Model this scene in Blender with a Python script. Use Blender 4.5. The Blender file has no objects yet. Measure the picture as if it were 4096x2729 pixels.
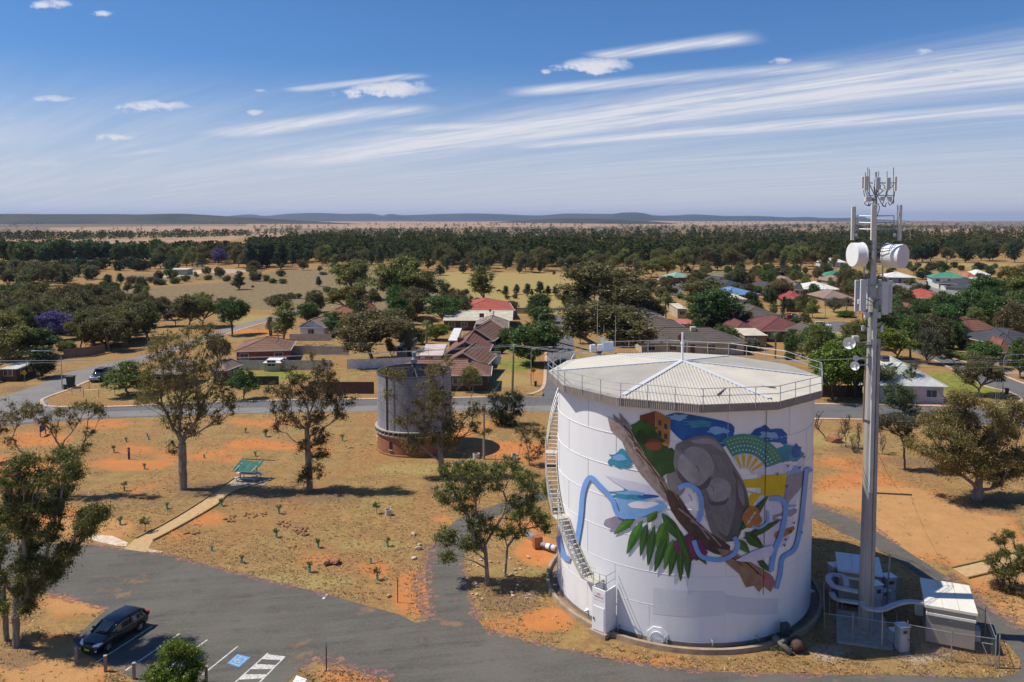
import bpy, bmesh, math, random
import numpy as np
from mathutils import Vector, Matrix
from mathutils.geometry import tessellate_polygon

HAZE = 0.00004
R_ = math.radians
scene = bpy.context.scene
COL = scene.collection

# ------------------------------------------------------------------ camera
F = 3150.0; PITCH = R_(3.1); V0 = 885 + F * math.tan(PITCH); CH = 27.4
cam_d = bpy.data.cameras.new('camera'); cam = bpy.data.objects.new('camera', cam_d); COL.objects.link(cam)
cam_d.sensor_width = 36; cam_d.lens = 36 * F / 4096; cam_d.shift_y = -(1364.5 - V0) / 4096
cam_d.clip_start = 1; cam_d.clip_end = 60000
cam.location = (0, 0, CH); cam.rotation_euler = (R_(90) - PITCH, 0, 0)
scene.camera = cam
scene.view_settings.view_transform = 'Standard'; scene.view_settings.look = 'None'
scene.view_settings.gamma = 1; scene.view_settings.exposure = 0.22
scene.cycles.use_denoising = True
scene.cycles.max_bounces = 5; scene.cycles.diffuse_bounces = 2; scene.cycles.glossy_bounces = 2
scene.cycles.transparent_max_bounces = 12; scene.cycles.volume_bounces = 0
scene.cycles.sample_clamp_indirect = 4

# ------------------------------------------------------------------ node helpers
class S:
    """A shader socket with arithmetic."""
    def __init__(s, t, k): s.t, s.k = t, k
    def _op(s, op, *b):
        n = s.t.nodes.new('ShaderNodeMath'); n.operation = op
        for i, x in enumerate((s,) + b):
            if isinstance(x, S): s.t.links.new(x.k, n.inputs[i])
            else: n.inputs[i].default_value = x
        return S(s.t, n.outputs[0])
    def __add__(s, o): return s._op('ADD', o)
    def __sub__(s, o): return s._op('SUBTRACT', o)
    def __mul__(s, o): return s._op('MULTIPLY', o)
    def __truediv__(s, o): return s._op('DIVIDE', o)
    def mx(s, o): return s._op('MAXIMUM', o)
    def mn(s, o): return s._op('MINIMUM', o)
    def ab(s): return s._op('ABSOLUTE')
    def pw(s, o): return s._op('POWER', o)
    def sin(s): return s._op('SINE')
    def gt(s, o): return s._op('GREATER_THAN', o)
    def step(s, a, b):
        n = s.t.nodes.new('ShaderNodeMapRange'); n.interpolation_type = 'SMOOTHSTEP'; n.clamp = True
        s.t.links.new(s.k, n.inputs[0])
        n.inputs[1].default_value = a; n.inputs[2].default_value = b
        return S(s.t, n.outputs[0])
def mixc(t, f, a, b):
    n = t.nodes.new('ShaderNodeMix'); n.data_type = 'RGBA'
    for i, x in ((0, f), (6, a), (7, b)):
        if isinstance(x, S): t.links.new(x.k, n.inputs[i])
        elif i == 0: n.inputs[0].default_value = x
        else: n.inputs[i].default_value = (*x[:3], 1)
    return S(t, n.outputs[2])
def noise(t, vec, scale, detail=3, rough=.55, dim='3D', dist=0.):
    n = t.nodes.new('ShaderNodeTexNoise'); n.inputs['Scale'].default_value = scale
    n.inputs['Detail'].default_value = detail; n.inputs['Roughness'].default_value = rough
    n.inputs['Distortion'].default_value = dist
    if vec is not None: t.links.new(vec.k, n.inputs['Vector'])
    return S(t, n.outputs[0])
def sep(t, v):
    n = t.nodes.new('ShaderNodeSeparateXYZ'); t.links.new(v.k, n.inputs[0])
    return [S(t, o) for o in n.outputs]
def comb(t, x, y, z):
    n = t.nodes.new('ShaderNodeCombineXYZ')
    for i, a in enumerate((x, y, z)):
        if isinstance(a, S): t.links.new(a.k, n.inputs[i])
        else: n.inputs[i].default_value = a
    return S(t, n.outputs[0])

# ------------------------------------------------------------------ world and sun
SUN_EL = R_(58.0); SUN_DIR = Vector((-1.0, 0.07, 0)).normalized()   # horizontal direction towards the sun
world = bpy.data.worlds.new('World'); scene.world = world; world.use_nodes = True
wt = world.node_tree; wt.nodes.clear()
sky = wt.nodes.new('ShaderNodeTexSky'); sky.sky_type = 'NISHITA'; sky.sun_disc = False
sky.sun_elevation = SUN_EL; sky.sun_rotation = math.atan2(SUN_DIR.x, SUN_DIR.y)
sky.altitude = 150; sky.air_density = 1.0; sky.dust_density = 0.6; sky.ozone_density = 2.5
tc = wt.nodes.new('ShaderNodeTexCoord'); dv = S(wt, tc.outputs['Generated'])
dx, dy, dz = sep(wt, dv)
den = dz.mx(0.0) + 0.035
pxs, pys = dx / den, dy / den                              # the cloud deck: a flat layer seen in perspective
al = pxs * 0.70 - pys * 0.71; ac = pxs * 0.71 + pys * 0.70  # along / across the wind
flow = comb(wt, al * 0.10, ac * 0.8, 0.0)
wob = noise(wt, comb(wt, al * 0.16, ac * 0.22, 3.0), 1.0, 4) - 0.5
streak = noise(wt, comb(wt, al * 0.25, ac * 3.4, 1.0), 1.0, 9, .68, dist=.35)
fine = noise(wt, comb(wt, al * 1.3, ac * 7.0, 7.0), 1.0, 8, .66, dist=.6)
yy = dy.mx(.05); ua, ub = dx / yy, dz / yy
puff = noise(wt, comb(wt, ua, ub * 1.6, 2.0), 34.0, 9, .68)
# long cirrus bands: (line through p0 -> p1 on the deck, half width, fade at both ends)
def deck(u, v):
    x, z = (u - 2048) / F, (885 - v) / F
    return (x / (z + .035), 1 / (z + .035))
clouds = None
def addc(m):
    global clouds
    clouds = m if clouds is None else clouds.mx(m)
for (a, b, w0, w1, gain, fa, fb) in (
    ((900, 690), (4300, 225), .46, .60, 1.25, .30, 1.6),
    ((1900, 600), (4300, 410), .26, .30, 1.2, .16, 1.6),
    ((1350, 535), (2900, 452), .30, .12, 1.2, .35, .2),
    ((820, 550), (1800, 420), .30, .16, 1.2, .25, .2),
    ((1980, 392), (3500, 246), .20, .24, 1.1, .2, .15),
    ((2330, 240), (3060, 140), .16, .16, 1.1, .15, .2),
    ((1150, 372), (1740, 302), .11, .09, 1.1, .2, .2),
    ((400, 622), (760, 585), .12, .12, .6, .3, .3),
    ((2300, 665), (3600, 590), .17, .15, .55, .3, .3),
    ((3400, 385), (4300, 330), .10, .09, .5, .3, .6),
    ((3600, 640), (4300, 560), .2, .2, .4, .3, .6)):
    A, B = deck(*a), deck(*b); L = math.hypot(B[0]-A[0], B[1]-A[1]); ux, uy = (B[0]-A[0])/L, (B[1]-A[1])/L
    s = ((pxs - A[0]) * ux + (pys - A[1]) * uy) / L
    q = (pxs - A[0]) * (-uy) + (pys - A[1]) * ux + wob * 0.55
    wd = (s * (w1 - w0) + w0) * (A[1] * .12 + .35)
    core = ((q.ab() / wd.mx(.02)) * -1.0 + 1.0).step(-.25, 1.0)
    ends = s.step(0, fa) * ((s * -1.0) + 1.0).step(-1.0 + .999, fb) if fb < 1 else s.step(0, fa)
    addc(core * ends * (streak * 1.0 + fine * .5 - .10).step(.18, .95) * gain)
# small fair-weather puffs
for (u, v, ru, rv, g) in ((240,32,85,20,1),(434,68,42,13,.95),(640,430,150,30,1),(470,552,95,17,1),(1560,362,190,42,1.1),(2385,270,150,36,1.15),
                          (2185,292,22,12,.8),(3668,218,48,17,1),(3115,252,45,16,.8),(1032,452,36,14,.8),(1050,370,26,11,.55),(235,398,90,15,.7),
                          (3900,290,230,40,.9),(60,478,40,6,.4),(180,655,150,22,.35)):
    x, z = (u - 2048) / F, (885 - v) / F
    ea = (ua - x) * (F / ru) + (puff - .5) * 2.2; eb = (ub - z) * (F / rv) + (puff - .5) * 3.0
    r = ea * ea + eb * eb * 1.15 + (puff * -1.0 + .5) * 1.6
    addc((r * -1.0 + 1.25).step(0, 1.5) * dy.gt(.05) * (puff * 1.1 + .4).mn(1.0) * g)
veil = (dz * -1.0 + .20).step(0.0, .16) * ((streak - .35) * 1.0).step(0, .38) * .42
cl = (clouds.mx(veil) * (fine * .8 + .55)).mx(0.0).mn(.90)
tint = wt.nodes.new('ShaderNodeMix'); tint.data_type = 'RGBA'; tint.blend_type = 'MULTIPLY'; tint.inputs[0].default_value = 1
wt.links.new(sky.outputs[0], tint.inputs[6]); tint.inputs[7].default_value = (.60, 1.0, 1.50, 1)
hz = (dz * -1.0 + .20).step(0, .20)
skyc = mixc(wt, hz * .80, S(wt, tint.outputs[2]), (9.3, 9.2, 10.2))
outc = mixc(wt, cl, skyc, (11.0, 11.0, 11.6))
bg = wt.nodes.new('ShaderNodeBackground'); bg.inputs['Strength'].default_value = 0.062
wt.links.new(outc.k, bg.inputs[0])
wo = wt.nodes.new('ShaderNodeOutputWorld'); wt.links.new(bg.outputs[0], wo.inputs[0])

sun_d = bpy.data.lights.new('sun', 'SUN'); sun_d.energy = 4.4; sun_d.angle = R_(.53); sun_d.color = (1, .93, .82)
sun = bpy.data.objects.new('sun', sun_d); COL.objects.link(sun)
to_sun = Vector((SUN_DIR.x * math.cos(SUN_EL), SUN_DIR.y * math.cos(SUN_EL), math.sin(SUN_EL)))
sun.rotation_euler = to_sun.to_track_quat('Z', 'Y').to_euler(); sun.location = to_sun * 200

# ------------------------------------------------------------------ photo pixel -> direction -> place
def ray(u, v):
    cx, cy = (u - 2048) / F, -(v - V0) / F
    return np.array([cx, math.cos(PITCH) + cy * math.sin(PITCH), -math.sin(PITCH) + cy * math.cos(PITCH)])
def G(u, v, z=0.0):                                        # where the ray meets the level z
    d = ray(u, v); t = (z - CH) / d[2]; return Vector((d[0]*t, d[1]*t, z))
def D(u, v, Y):                                            # where the ray meets the depth of a thing already placed
    d = ray(u, v); t = Y / d[1]; return Vector((d[0]*t, Y, CH + d[2]*t))
def proj(x, y, z):
    z = z - CH; w = y*math.cos(PITCH) - z*math.sin(PITCH); up = y*math.sin(PITCH) + z*math.cos(PITCH)
    w = np.where(np.asarray(w) < 1, 1, w)
    return 2048 + F*x/w, V0 - F*up/w

# ------------------------------------------------------------------ materials
MATS = {}
def mat(name, c1, c2=None, scale=3., rough=.85, metal=0., bump=0., bscale=None, spec=.3, detail=4, obj_rand=0., stretch=None):
    if name in MATS: return MATS[name]
    m = bpy.data.materials.new(name); m.use_nodes = True; t = m.node_tree
    b = t.nodes['Principled BSDF']; b.inputs['Roughness'].default_value = rough; b.inputs['Metallic'].default_value = metal
    b.inputs['Specular IOR Level'].default_value = spec
    if c2 is None: c2 = tuple(x * .78 for x in c1)
    g = t.nodes.new('ShaderNodeNewGeometry'); v = S(t, g.outputs['Position'])
    if stretch:
        x, y, z = sep(t, v); v = comb(t, x*stretch[0], y*stretch[1], z*stretch[2])
    n = noise(t, v, scale, detail)
    c = mixc(t, n.step(.3, .7), c1, c2)
    if obj_rand:
        oi = t.nodes.new('ShaderNodeObjectInfo'); r = S(t, oi.outputs['Random'])
        h = t.nodes.new('ShaderNodeHueSaturation'); t.links.new(c.k, h.inputs['Color'])
        t.links.new((r * (2*obj_rand) + (1 - obj_rand)).k, h.inputs['Value']); c = S(t, h.outputs[0])
    t.links.new(c.k, b.inputs['Base Color'])
    if bump:
        bn = t.nodes.new('ShaderNodeBump'); bn.inputs['Strength'].default_value = bump; bn.inputs['Distance'].default_value = .05
        t.links.new(noise(t, v, bscale or scale*6, 4).k, bn.inputs['Height']); t.links.new(bn.outputs[0], b.inputs['Normal'])
    MATS[name] = m; return m

def leafmat(name, c1, c2, trans=.42, var=.28, gloss=.03):
    m = bpy.data.materials.new(name); m.use_nodes = True; t = m.node_tree; t.nodes.clear()
    at = t.nodes.new('ShaderNodeAttribute'); at.attribute_name = 'leaf'; a = S(t, at.outputs['Fac'])
    oi = t.nodes.new('ShaderNodeObjectInfo'); r = S(t, oi.outputs['Random'])
    c = mixc(t, a, c1, c2)
    h = t.nodes.new('ShaderNodeHueSaturation'); t.links.new(c.k, h.inputs['Color'])
    t.links.new((r * (2*var) + (1 - var)).k, h.inputs['Value'])
    t.links.new(((r * 7.3)._op('FRACT') * .05 + .475).k, h.inputs['Hue'])
    d = t.nodes.new('ShaderNodeBsdfDiffuse'); tr = t.nodes.new('ShaderNodeBsdfTranslucent'); gl = t.nodes.new('ShaderNodeBsdfGlossy')
    gl.inputs['Roughness'].default_value = .5
    for n in (d, tr): t.links.new(h.outputs[0], n.inputs['Color'])
    gl.inputs['Color'].default_value = (1, 1, .9, 1)
    mx = t.nodes.new('ShaderNodeMixShader'); mx.inputs[0].default_value = trans
    t.links.new(d.outputs[0], mx.inputs[1]); t.links.new(tr.outputs[0], mx.inputs[2])
    m2 = t.nodes.new('ShaderNodeMixShader'); m2.inputs[0].default_value = gloss
    t.links.new(mx.outputs[0], m2.inputs[1]); t.links.new(gl.outputs[0], m2.inputs[2])
    o = t.nodes.new('ShaderNodeOutputMaterial'); t.links.new(m2.outputs[0], o.inputs[0])
    return m

WHITE = mat('white_paint', (.80, .80, .79), (.74, .745, .74), .6, .5)
STEEL = mat('galvanised', (.42, .44, .45), (.33, .35, .37), 4, .45, .6)
DARKSTEEL = mat('dark_steel', (.10, .11, .12), (.06, .065, .07), 5, .6, .3)
CONC = mat('concrete', (.40, .37, .32), (.30, .275, .23), 2.5, .9, bump=.2)
BLACK = mat('black_rubber', (.02, .02, .022), (.03, .03, .03), 8, .7)
TIMBER = mat('weathered_timber', (.22, .17, .12), (.14, .11, .08), 6, .9, bump=.3)
GLASS = mat('dark_glass', (.03, .04, .05), (.05, .06, .07), 2, .08, spec=.8)

# ------------------------------------------------------------------ mesh helpers
OFF = {}
def tagset(o, label=None, cat=None, group=None, kind=None):
    if label: o['label'] = label
    if cat: o['category'] = cat
    if group: o['group'] = group
    if kind: o['kind'] = kind
    return o
def link(name, me, m=None, parent=None, smooth=False):
    o = bpy.data.objects.new(name, me); COL.objects.link(o)
    if m is not None and not me.materials: me.materials.append(m)
    if parent is not None: o.parent = parent
    if smooth: me.shade_smooth()
    return o
def thing(name, label, cat, loc=(0, 0, 0), group=None, rz=0.):
    o = bpy.data.objects.new(name, None); COL.objects.link(o); o.location = loc; o.rotation_euler = (0, 0, rz)
    o.empty_display_size = .2
    OFF[o.name] = Vector(loc)
    return tagset(o, label, cat, group)
def fastmesh(name, V, Q, attr=None, tri=False):
    V = np.asarray(V, np.float32); Q = np.asarray(Q, np.int32); k = Q.shape[1]
    me = bpy.data.meshes.new(name); me.vertices.add(len(V)); me.vertices.foreach_set('co', V.ravel())
    me.loops.add(Q.size); me.loops.foreach_set('vertex_index', Q.ravel())
    me.polygons.add(len(Q)); me.polygons.foreach_set('loop_start', np.arange(0, Q.size, k, dtype=np.int32))
    if attr is not None:
        a = me.attributes.new('leaf', 'FLOAT', 'FACE'); a.data.foreach_set('value', np.asarray(attr, np.float32))
    me.update(calc_edges=True); return me
class MB:
    def __init__(s): s.v = []; s.f = []
    def add(s, vs, fs):
        o = len(s.v); s.v += [Vector(x) for x in vs]; s.f += [tuple(i + o for i in f) for f in fs]; return s
    def box(s, c, size, rz=0., rot=None):
        hx, hy, hz = (x / 2 for x in size); M = rot or Matrix.Rotation(rz, 3, 'Z'); c = Vector(c)
        vs = [c + M @ Vector((x*hx, y*hy, z*hz)) for z in (-1, 1) for y in (-1, 1) for x in (-1, 1)]
        return s.add(vs, [(0,2,3,1), (4,5,7,6), (0,1,5,4), (2,6,7,3), (0,4,6,2), (1,3,7,5)])
    def beam(s, a, b, w, h=None, up=(0, 0, 1)):
        a, b = Vector(a), Vector(b); d = b - a; L = d.length
        if L < 1e-6: return s
        y = d / L; x = y.cross(Vector(up))
        if x.length < 1e-4: x = y.cross(Vector((1, 0, 0)))
        x.normalize(); z = x.cross(y); M = Matrix((x, y, z)).transposed()
        return s.box((a + b) / 2, (w, L, h or w), rot=M)
    def tube(s, a, b, r0, r1=None, n=8, cap=True):
        a, b = Vector(a), Vector(b); r1 = r0 if r1 is None else r1; y = (b - a)
        if y.length < 1e-6: return s
        y.normalize(); x = y.cross(Vector((0, 0, 1)))
        if x.length < 1e-3: x = Vector((1, 0, 0))
        x.normalize(); z = x.cross(y)
        vs = []
        for p, r in ((a, r0), (b, r1)):
            vs += [p + (x*math.cos(2*math.pi*i/n) + z*math.sin(2*math.pi*i/n))*r for i in range(n)]
        fs = [(i, (i+1) % n, n+(i+1) % n, n+i) for i in range(n)]
        if cap: fs += [tuple(range(n))[::-1], tuple(range(n, 2*n))]
        return s.add(vs, fs)
    def path(s, pts, r, n=6):
        for a, b in zip(pts[:-1], pts[1:]): s.tube(a, b, r, n=n)
        return s
    def lathe(s, c, prof, n=32, a0=0., a1=2*math.pi):
        c = Vector(c); full = abs(a1 - a0 - 2*math.pi) < 1e-6; m = n if full else n + 1
        vs = [c + Vector((r*math.cos(a0+(a1-a0)*i/n), r*math.sin(a0+(a1-a0)*i/n), z)) for r, z in prof for i in range(m)]
        fs = []
        for j in range(len(prof) - 1):
            for i in range(n):
                k = (i+1) % m
                fs.append((j*m+i, j*m+k, (j+1)*m+k, (j+1)*m+i))
        return s.add(vs, fs)
    def mesh(s, name, off=(0, 0, 0)):
        off = Vector(off); me = bpy.data.meshes.new(name)
        me.from_pydata([tuple(x - off) for x in s.v], [], s.f)
        bm = bmesh.new(); bm.from_mesh(me); bmesh.ops.recalc_face_normals(bm, faces=bm.faces); bm.to_mesh(me); bm.free()
        return me
    def build(s, name, m, parent=None, smooth=False, local=False, bevel=0.):
        off = Vector((0, 0, 0))
        if parent is not None and not local:
            q = parent
            while q.parent is not None: q = q.parent
            off = OFF.get(q.name, Vector((0, 0, 0)))
        o = link(name, s.mesh(name, off), m, parent, smooth)
        if bevel:
            b = o.modifiers.new('bevel', 'BEVEL'); b.width = bevel; b.segments = 2; b.limit_method = 'ANGLE'
        return o
def sheet(name, pts, z, m, label=None, kind='structure', parent=None, edge=0.):
    """A flat polygon sheet on the ground; thick edge optional."""
    P = [Vector((p[0], p[1], z)) for p in pts]
    tris = tessellate_polygon([P])
    mb = MB(); mb.add(P, [tuple(t) for t in tris])
    if edge:
        n = len(P); mb.add(P + [p - Vector((0, 0, edge)) for p in P], [(i, (i+1) % n, n+(i+1) % n, n+i) for i in range(n)])
    o = mb.build(name, m, parent)
    if o.data.polygons and sum(p.normal.z for p in o.data.polygons) < 0 and not edge: o.data.flip_normals()
    if kind and parent is None: tagset(o, label, None, None, kind)
    return o
def smoothpts(pts, k=4):
    """Catmull-Rom through 2-D/3-D points."""
    P = [Vector(p) for p in pts]; out = []
    for i in range(len(P) - 1):
        a, b, c, d = P[max(i-1, 0)], P[i], P[i+1], P[min(i+2, len(P)-1)]
        for j in range(k):
            t = j / k
            out.append(.5*((2*b) + (c-a)*t + (2*a-5*b+4*c-d)*t*t + (3*b-a-3*c+d)*t**3))
    out.append(P[-1]); return out
def strip(name, pts, width, z, m, h=0., label=None, side=0., kind='structure', jitter=0., rng=None):
    """A ribbon (or a raised kerb when h > 0) along ground points."""
    P = [Vector((p[0], p[1], 0)) for p in pts]; vs = []; fs = []
    for i, p in enumerate(P):
        d = (P[min(i+1, len(P)-1)] - P[max(i-1, 0)]); d.z = 0; d.normalize(); nrm = Vector((-d.y, d.x, 0))
        j0 = j1 = 0
        if jitter: j0, j1 = rng.uniform(-jitter, jitter), rng.uniform(-jitter, jitter)
        a, b = p + nrm*(width*(.5+side)+j0), p + nrm*(-width*(.5-side)+j1)
        if h: vs += [a, a+Vector((0, 0, z+h)), b+Vector((0, 0, z+h*.75)), b]
        else: vs += [a+Vector((0, 0, z)), b+Vector((0, 0, z))]
    k = 4 if h else 2
    for i in range(len(P)-1):
        o = i*k
        for j in range(k-1): fs.append((o+j, o+j+1, o+k+j+1, o+k+j))
    if h: fs += [(0, 1, 2, 3), tuple(len(vs)-4+i for i in (3, 2, 1, 0))]
    mb = MB(); mb.add(vs, fs); o = mb.build(name, m)
    if not h and sum(p.normal.z for p in o.data.polygons) < 0: o.data.flip_normals()
    return tagset(o, label, None, None, kind)
# ================================================================== ground
def pip(u, v, poly):
    ins = np.zeros(u.shape, bool); n = len(poly)
    for i in range(n):
        x0, y0 = poly[i]; x1, y1 = poly[(i+1) % n]
        c = ((y0 > v) != (y1 > v)) & (u < (x1-x0)*(v-y0)/((y1-y0) or 1e-9) + x0)
        ins ^= c
    return ins
rows = [6.0]
while rows[-1] < 26000: rows.append(rows[-1] * (1.0155 if rows[-1] > 36 else 1.12))
rows = np.array(rows); cols = np.concatenate([np.linspace(-3, -.95, 14)[:-1], np.linspace(-.95, .95, 176), np.linspace(.95, 3, 14)[1:]])
YY, TT = np.meshgrid(rows, cols, indexing='ij'); XX = YY * TT; ZZ = np.zeros_like(XX)
def vnoise(x, y, s, seed=0):
    """cheap value noise for the lie of the land and for scattering"""
    x, y = np.asarray(x, float)*s + seed*17.3, np.asarray(y, float)*s + seed*9.1
    xi, yi = np.floor(x), np.floor(y); fx, fy = x-xi, y-yi; fx, fy = fx*fx*(3-2*fx), fy*fy*(3-2*fy)
    def h(a, b): return np.modf(np.abs(np.sin(a*127.1 + b*311.7 + seed*74.7)*43758.5453))[0]
    return (h(xi, yi)*(1-fx)+h(xi+1, yi)*fx)*(1-fy) + (h(xi, yi+1)*(1-fx)+h(xi+1, yi+1)*fx)*fy
far = np.clip((YY - 900) / 4000, 0, 1)
def land(x, y):                                   # gentle swell of the far plain; level in town
    f = np.clip((np.asarray(y, float) - 900) / 4000, 0, 1)
    return f * (vnoise(x, y, 1/900., 3) - .35) * 26 + f * (vnoise(x, y, 1/2600., 5) - .4) * 30 * np.clip((y-2500)/4000., 0, 1)
ZZ = land(XX, YY)
U, V = proj(XX, YY, ZZ)
def zone(polys, val=1.):
    m = np.zeros(U.shape)
    for p in polys: m = np.maximum(m, pip(U, V, p) * val)
    return m
def ell(u, v, ru, rv, n=14): return [(u+ru*math.cos(2*math.pi*i/n), v+rv*math.sin(2*math.pi*i/n)) for i in range(n)]
orange = zone([ell(1080,1785,150,14), ell(880,1800,110,8), ell(1280,1800,90,14), ell(760,1830,120,13), ell(520,1858,175,24), ell(560,1800,110,12), ell(1000,1770,110,14),
    ell(930,1845,60,14), ell(100,1890,240,70), ell(120,2060,200,60), ell(380,2110,170,45), ell(700,2130,60,20), ell(1280,2230,70,22), ell(1380,2075,100,14),
    ell(1660,2350,70,70), ell(1500,2310,60,20), ell(1650,2420,70,40), ell(1780,2080,60,22), ell(2180,2480,120,60), ell(2150,2200,90,60), ell(2080,2110,80,30), ell(2000,2500,110,26),
    ell(200,2660,240,110), ell(330,2420,190,36), ell(2060,1800,180,36), ell(2560,2650,240,22), ell(1780,1740,150,20), ell(1960,1690,90,14),
    ell(3500,1990,270,45), ell(3750,2120,330,110), ell(3420,1930,180,34), ell(4000,2250,200,110), ell(4080,2450,110,60), ell(3680,2030,200,50),
    ell(1500,2270,90,25), ell(1230,2420,90,10), ell(1450,2700,190,44), ell(1160,2000,120,16), ell(820,2080,90,26),
    ell(130,1760,160,30), ell(1050,1690,260,12), ell(420,1700,200,14)], 1.)
orange = np.maximum(orange, zone([ell(1300,1960,120,20), ell(600,1960,160,26), ell(1850,2000,90,30), ell(2050,1840,130,30)], .5))
orange = np.maximum(orange, zone([ell(1000,1322,190,9), ell(2150,1500,50,45), ell(640,1545,30,6), ell(3420,1850,200,30), ell(1090,1345,90,6), ell(950,1340,60,5)], .75))
green = zone([ell(1060,1500,230,20), ell(1600,1450,110,13), ell(1480,1440,60,9), ell(2080,1460,90,32), ell(2070,1395,70,12), ell(3800,1540,260,52), ell(3760,1395,90,20), ell(3990,1400,120,30),
    ell(2060,1292,50,7), ell(3290,1355,70,12), ell(3360,1335,60,10), ell(4060,1460,50,16), ell(3870,1203,90,6), ell(3480,1080,60,8), ell(2740,1152,30,5), ell(3360,1590,80,12), ell(1440,1545,160,10)], 1.)
straw = zone([[(1740,1085),(2310,1095),(2340,1150),(2300,1265),(1800,1255),(1650,1180)], ell(1000,1280,140,22), ell(480,1290,80,20), ell(1350,1560,160,12), ell(700,1590,340,22),
    ell(1150,1415,160,18), ell(3560,1060,140,10), ell(3850,1060,240,9), ell(2560,1180,150,70), ell(3950,1240,120,22), ell(3300,1250,110,16), ell(1180,2330,300,34), ell(1480,2180,170,24), ell(1650,1880,210,22), ell(1500,1820,160,14), ell(3350,1760,160,30),
    ell(3500,1990,270,45), ell(3750,2120,330,110), ell(4000,2250,200,110), ell(4080,2450,110,60), ell(3680,2030,200,50), ell(200,2660,240,110), ell(330,2420,190,36), ell(380,2110,170,45), ell(1950,1520,190,34), ell(700,1545,200,14), ell(2000,1880,150,24)], .9)
bare = zone([[(0,1175),(400,1160),(900,1130),(1100,1080),(1360,1072),(1760,1085),(1800,1190),(1600,1255),(1250,1245),(900,1240),(500,1240),(0,1225)], ell(700,1110,260,16)], .9)
litter = zone([ell(750,1960,150,30), ell(1240,1985,230,44), ell(1800,1960,130,30), ell(2060,2410,170,60), ell(1990,2330,110,40), ell(1000,2010,170,30), ell(380,1990,190,30), ell(3560,1850,220,26), ell(3980,2030,170,44),
    ell(60,2620,120,80), ell(2100,1990,120,28), ell(3380,1790,130,24), ell(100,1560,120,20), ell(200,1490,200,14), ell(4030,2330,80,40), ell(820,1930,110,20), ell(650,2020,130,20)], .95)
pinkf = zone([[(-200,960),(500,955),(900,945),(1100,930),(900,965),(500,975),(-200,985)], [(300,880),(520,882),(500,892),(280,892)], [(1000,890),(2100,880),(2600,872),(3100,878),(3400,892),(2600,905),(2000,908),(1500,915),(1000,912)],
    [(200,912),(700,905),(1050,905),(1050,930),(700,935),(240,928)], [(3700,918),(4200,915),(4200,932),(3800,935)], ell(2330,905,40,12), ell(2530,918,30,6), ell(1100,945,120,14), ell(2380,1010,30,10)], 1.)
gravel = zone([ell(1850,1040,90,4), ell(880,1085,130,10), ell(3320,2610,130,36), ell(3690,2620,180,30), ell(2120,2380,50,30)], .9)
def soften(a, k=3):
    for _ in range(k):
        p = np.pad(a, 1, mode='edge'); a = (p[:-2, 1:-1] + p[2:, 1:-1] + p[1:-1, :-2] + p[1:-1, 2:] + 2*p[1:-1, 1:-1]) / 6
    return a
orange, litter, straw, green, bare, gravel = (soften(a) for a in (orange, litter, straw, green, bare, gravel))
nr, nc = XX.shape; idx = np.arange(nr*nc).reshape(nr, nc)
Q = np.stack([idx[:-1, :-1], idx[:-1, 1:], idx[1:, 1:], idx[1:, :-1]], -1).reshape(-1, 4)
GV = np.stack([XX, YY, ZZ], -1).reshape(-1, 3)
ex = np.array([[-900, -900, -.06], [900, -900, -.06], [900, 6.3, -.06], [-900, 6.3, -.06]])
GV2 = np.concatenate([GV, ex]); Q2 = np.concatenate([Q, [[len(GV), len(GV)+1, len(GV)+2, len(GV)+3]]])
gm = fastmesh('ground', GV2, Q2)
for nm, ch in (('za', (orange, green, bare, litter)), ('zb', (straw, pinkf, gravel, far))):
    a = gm.attributes.new(nm, 'FLOAT_COLOR', 'POINT'); c = np.stack(ch, -1).reshape(-1, 4)
    c = np.concatenate([c, np.zeros((4, 4))]).astype(np.float32); a.data.foreach_set('color', c.ravel())
gmat = bpy.data.materials.new('earth_and_grass'); gmat.use_nodes = True; t = gmat.node_tree
b = t.nodes['Principled BSDF']; b.inputs['Roughness'].default_value = .95; b.inputs['Specular IOR Level'].default_value = .1
pos = S(t, t.nodes.new('ShaderNodeNewGeometry').outputs['Position'])
def attr(nm):
    n = t.nodes.new('ShaderNodeAttribute'); n.attribute_name = nm
    s = t.nodes.new('ShaderNodeSeparateColor'); t.links.new(n.outputs['Color'], s.inputs[0])
    return [S(t, o) for o in s.outputs] + [S(t, n.outputs['Alpha'])]
zo, zg, zbare, zl = attr('za'); zs, zp, zgr, zf = attr('zb')
nL = noise(t, pos, .09, 5, .6); nM = noise(t, pos, .55, 5, .65); nS = noise(t, pos, 2.6, 5, .7); nX = noise(t, pos, 11, 3, .6)
dist = noise(t, pos, .22, 6, .7)
dry = mixc(t, (nM*.5+nS*.5).step(.36, .64), (.37, .232, .088), (.20, .125, .054))
dry = mixc(t, nX.step(.5, .72) * .55, dry, (.47, .33, .145))
soil = mixc(t, (nM*.6+nX*.4).step(.35, .65), (.56, .215, .068), (.44, .175, .062))
soil = mixc(t, (zs*1.1 + (nL-.5)*1.2).step(.2, .9), soil, mixc(t, (nM*.5+nX*.5).step(.35, .65), (.53, .285, .115), (.41, .215, .088)))
dry = mixc(t, (noise(t, pos, .13, 5, .65)*.6 + nS*.4).step(.50, .62)*.7, dry, mixc(t, nX.step(.4, .6), (.235, .195, .068), (.34, .275, .105)))
c = mixc(t, (nL*.65 + nS*.35).step(.45, .58) * .8, dry, mixc(t, nS.step(.4, .6), (.385, .20, .078), (.255, .14, .062)))
c = mixc(t, (zs + (nM-.5)*1.0).step(.3, .75), c, mixc(t, nS.step(.35, .65), (.385, .285, .108), (.275, .205, .078)))
c = mixc(t, (zbare + (nM-.5)*.6).step(.3, .8), c, mixc(t, (nM*.6+nS*.4).step(.4, .6), (.255, .187, .10), (.172, .128, .07)))
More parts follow.
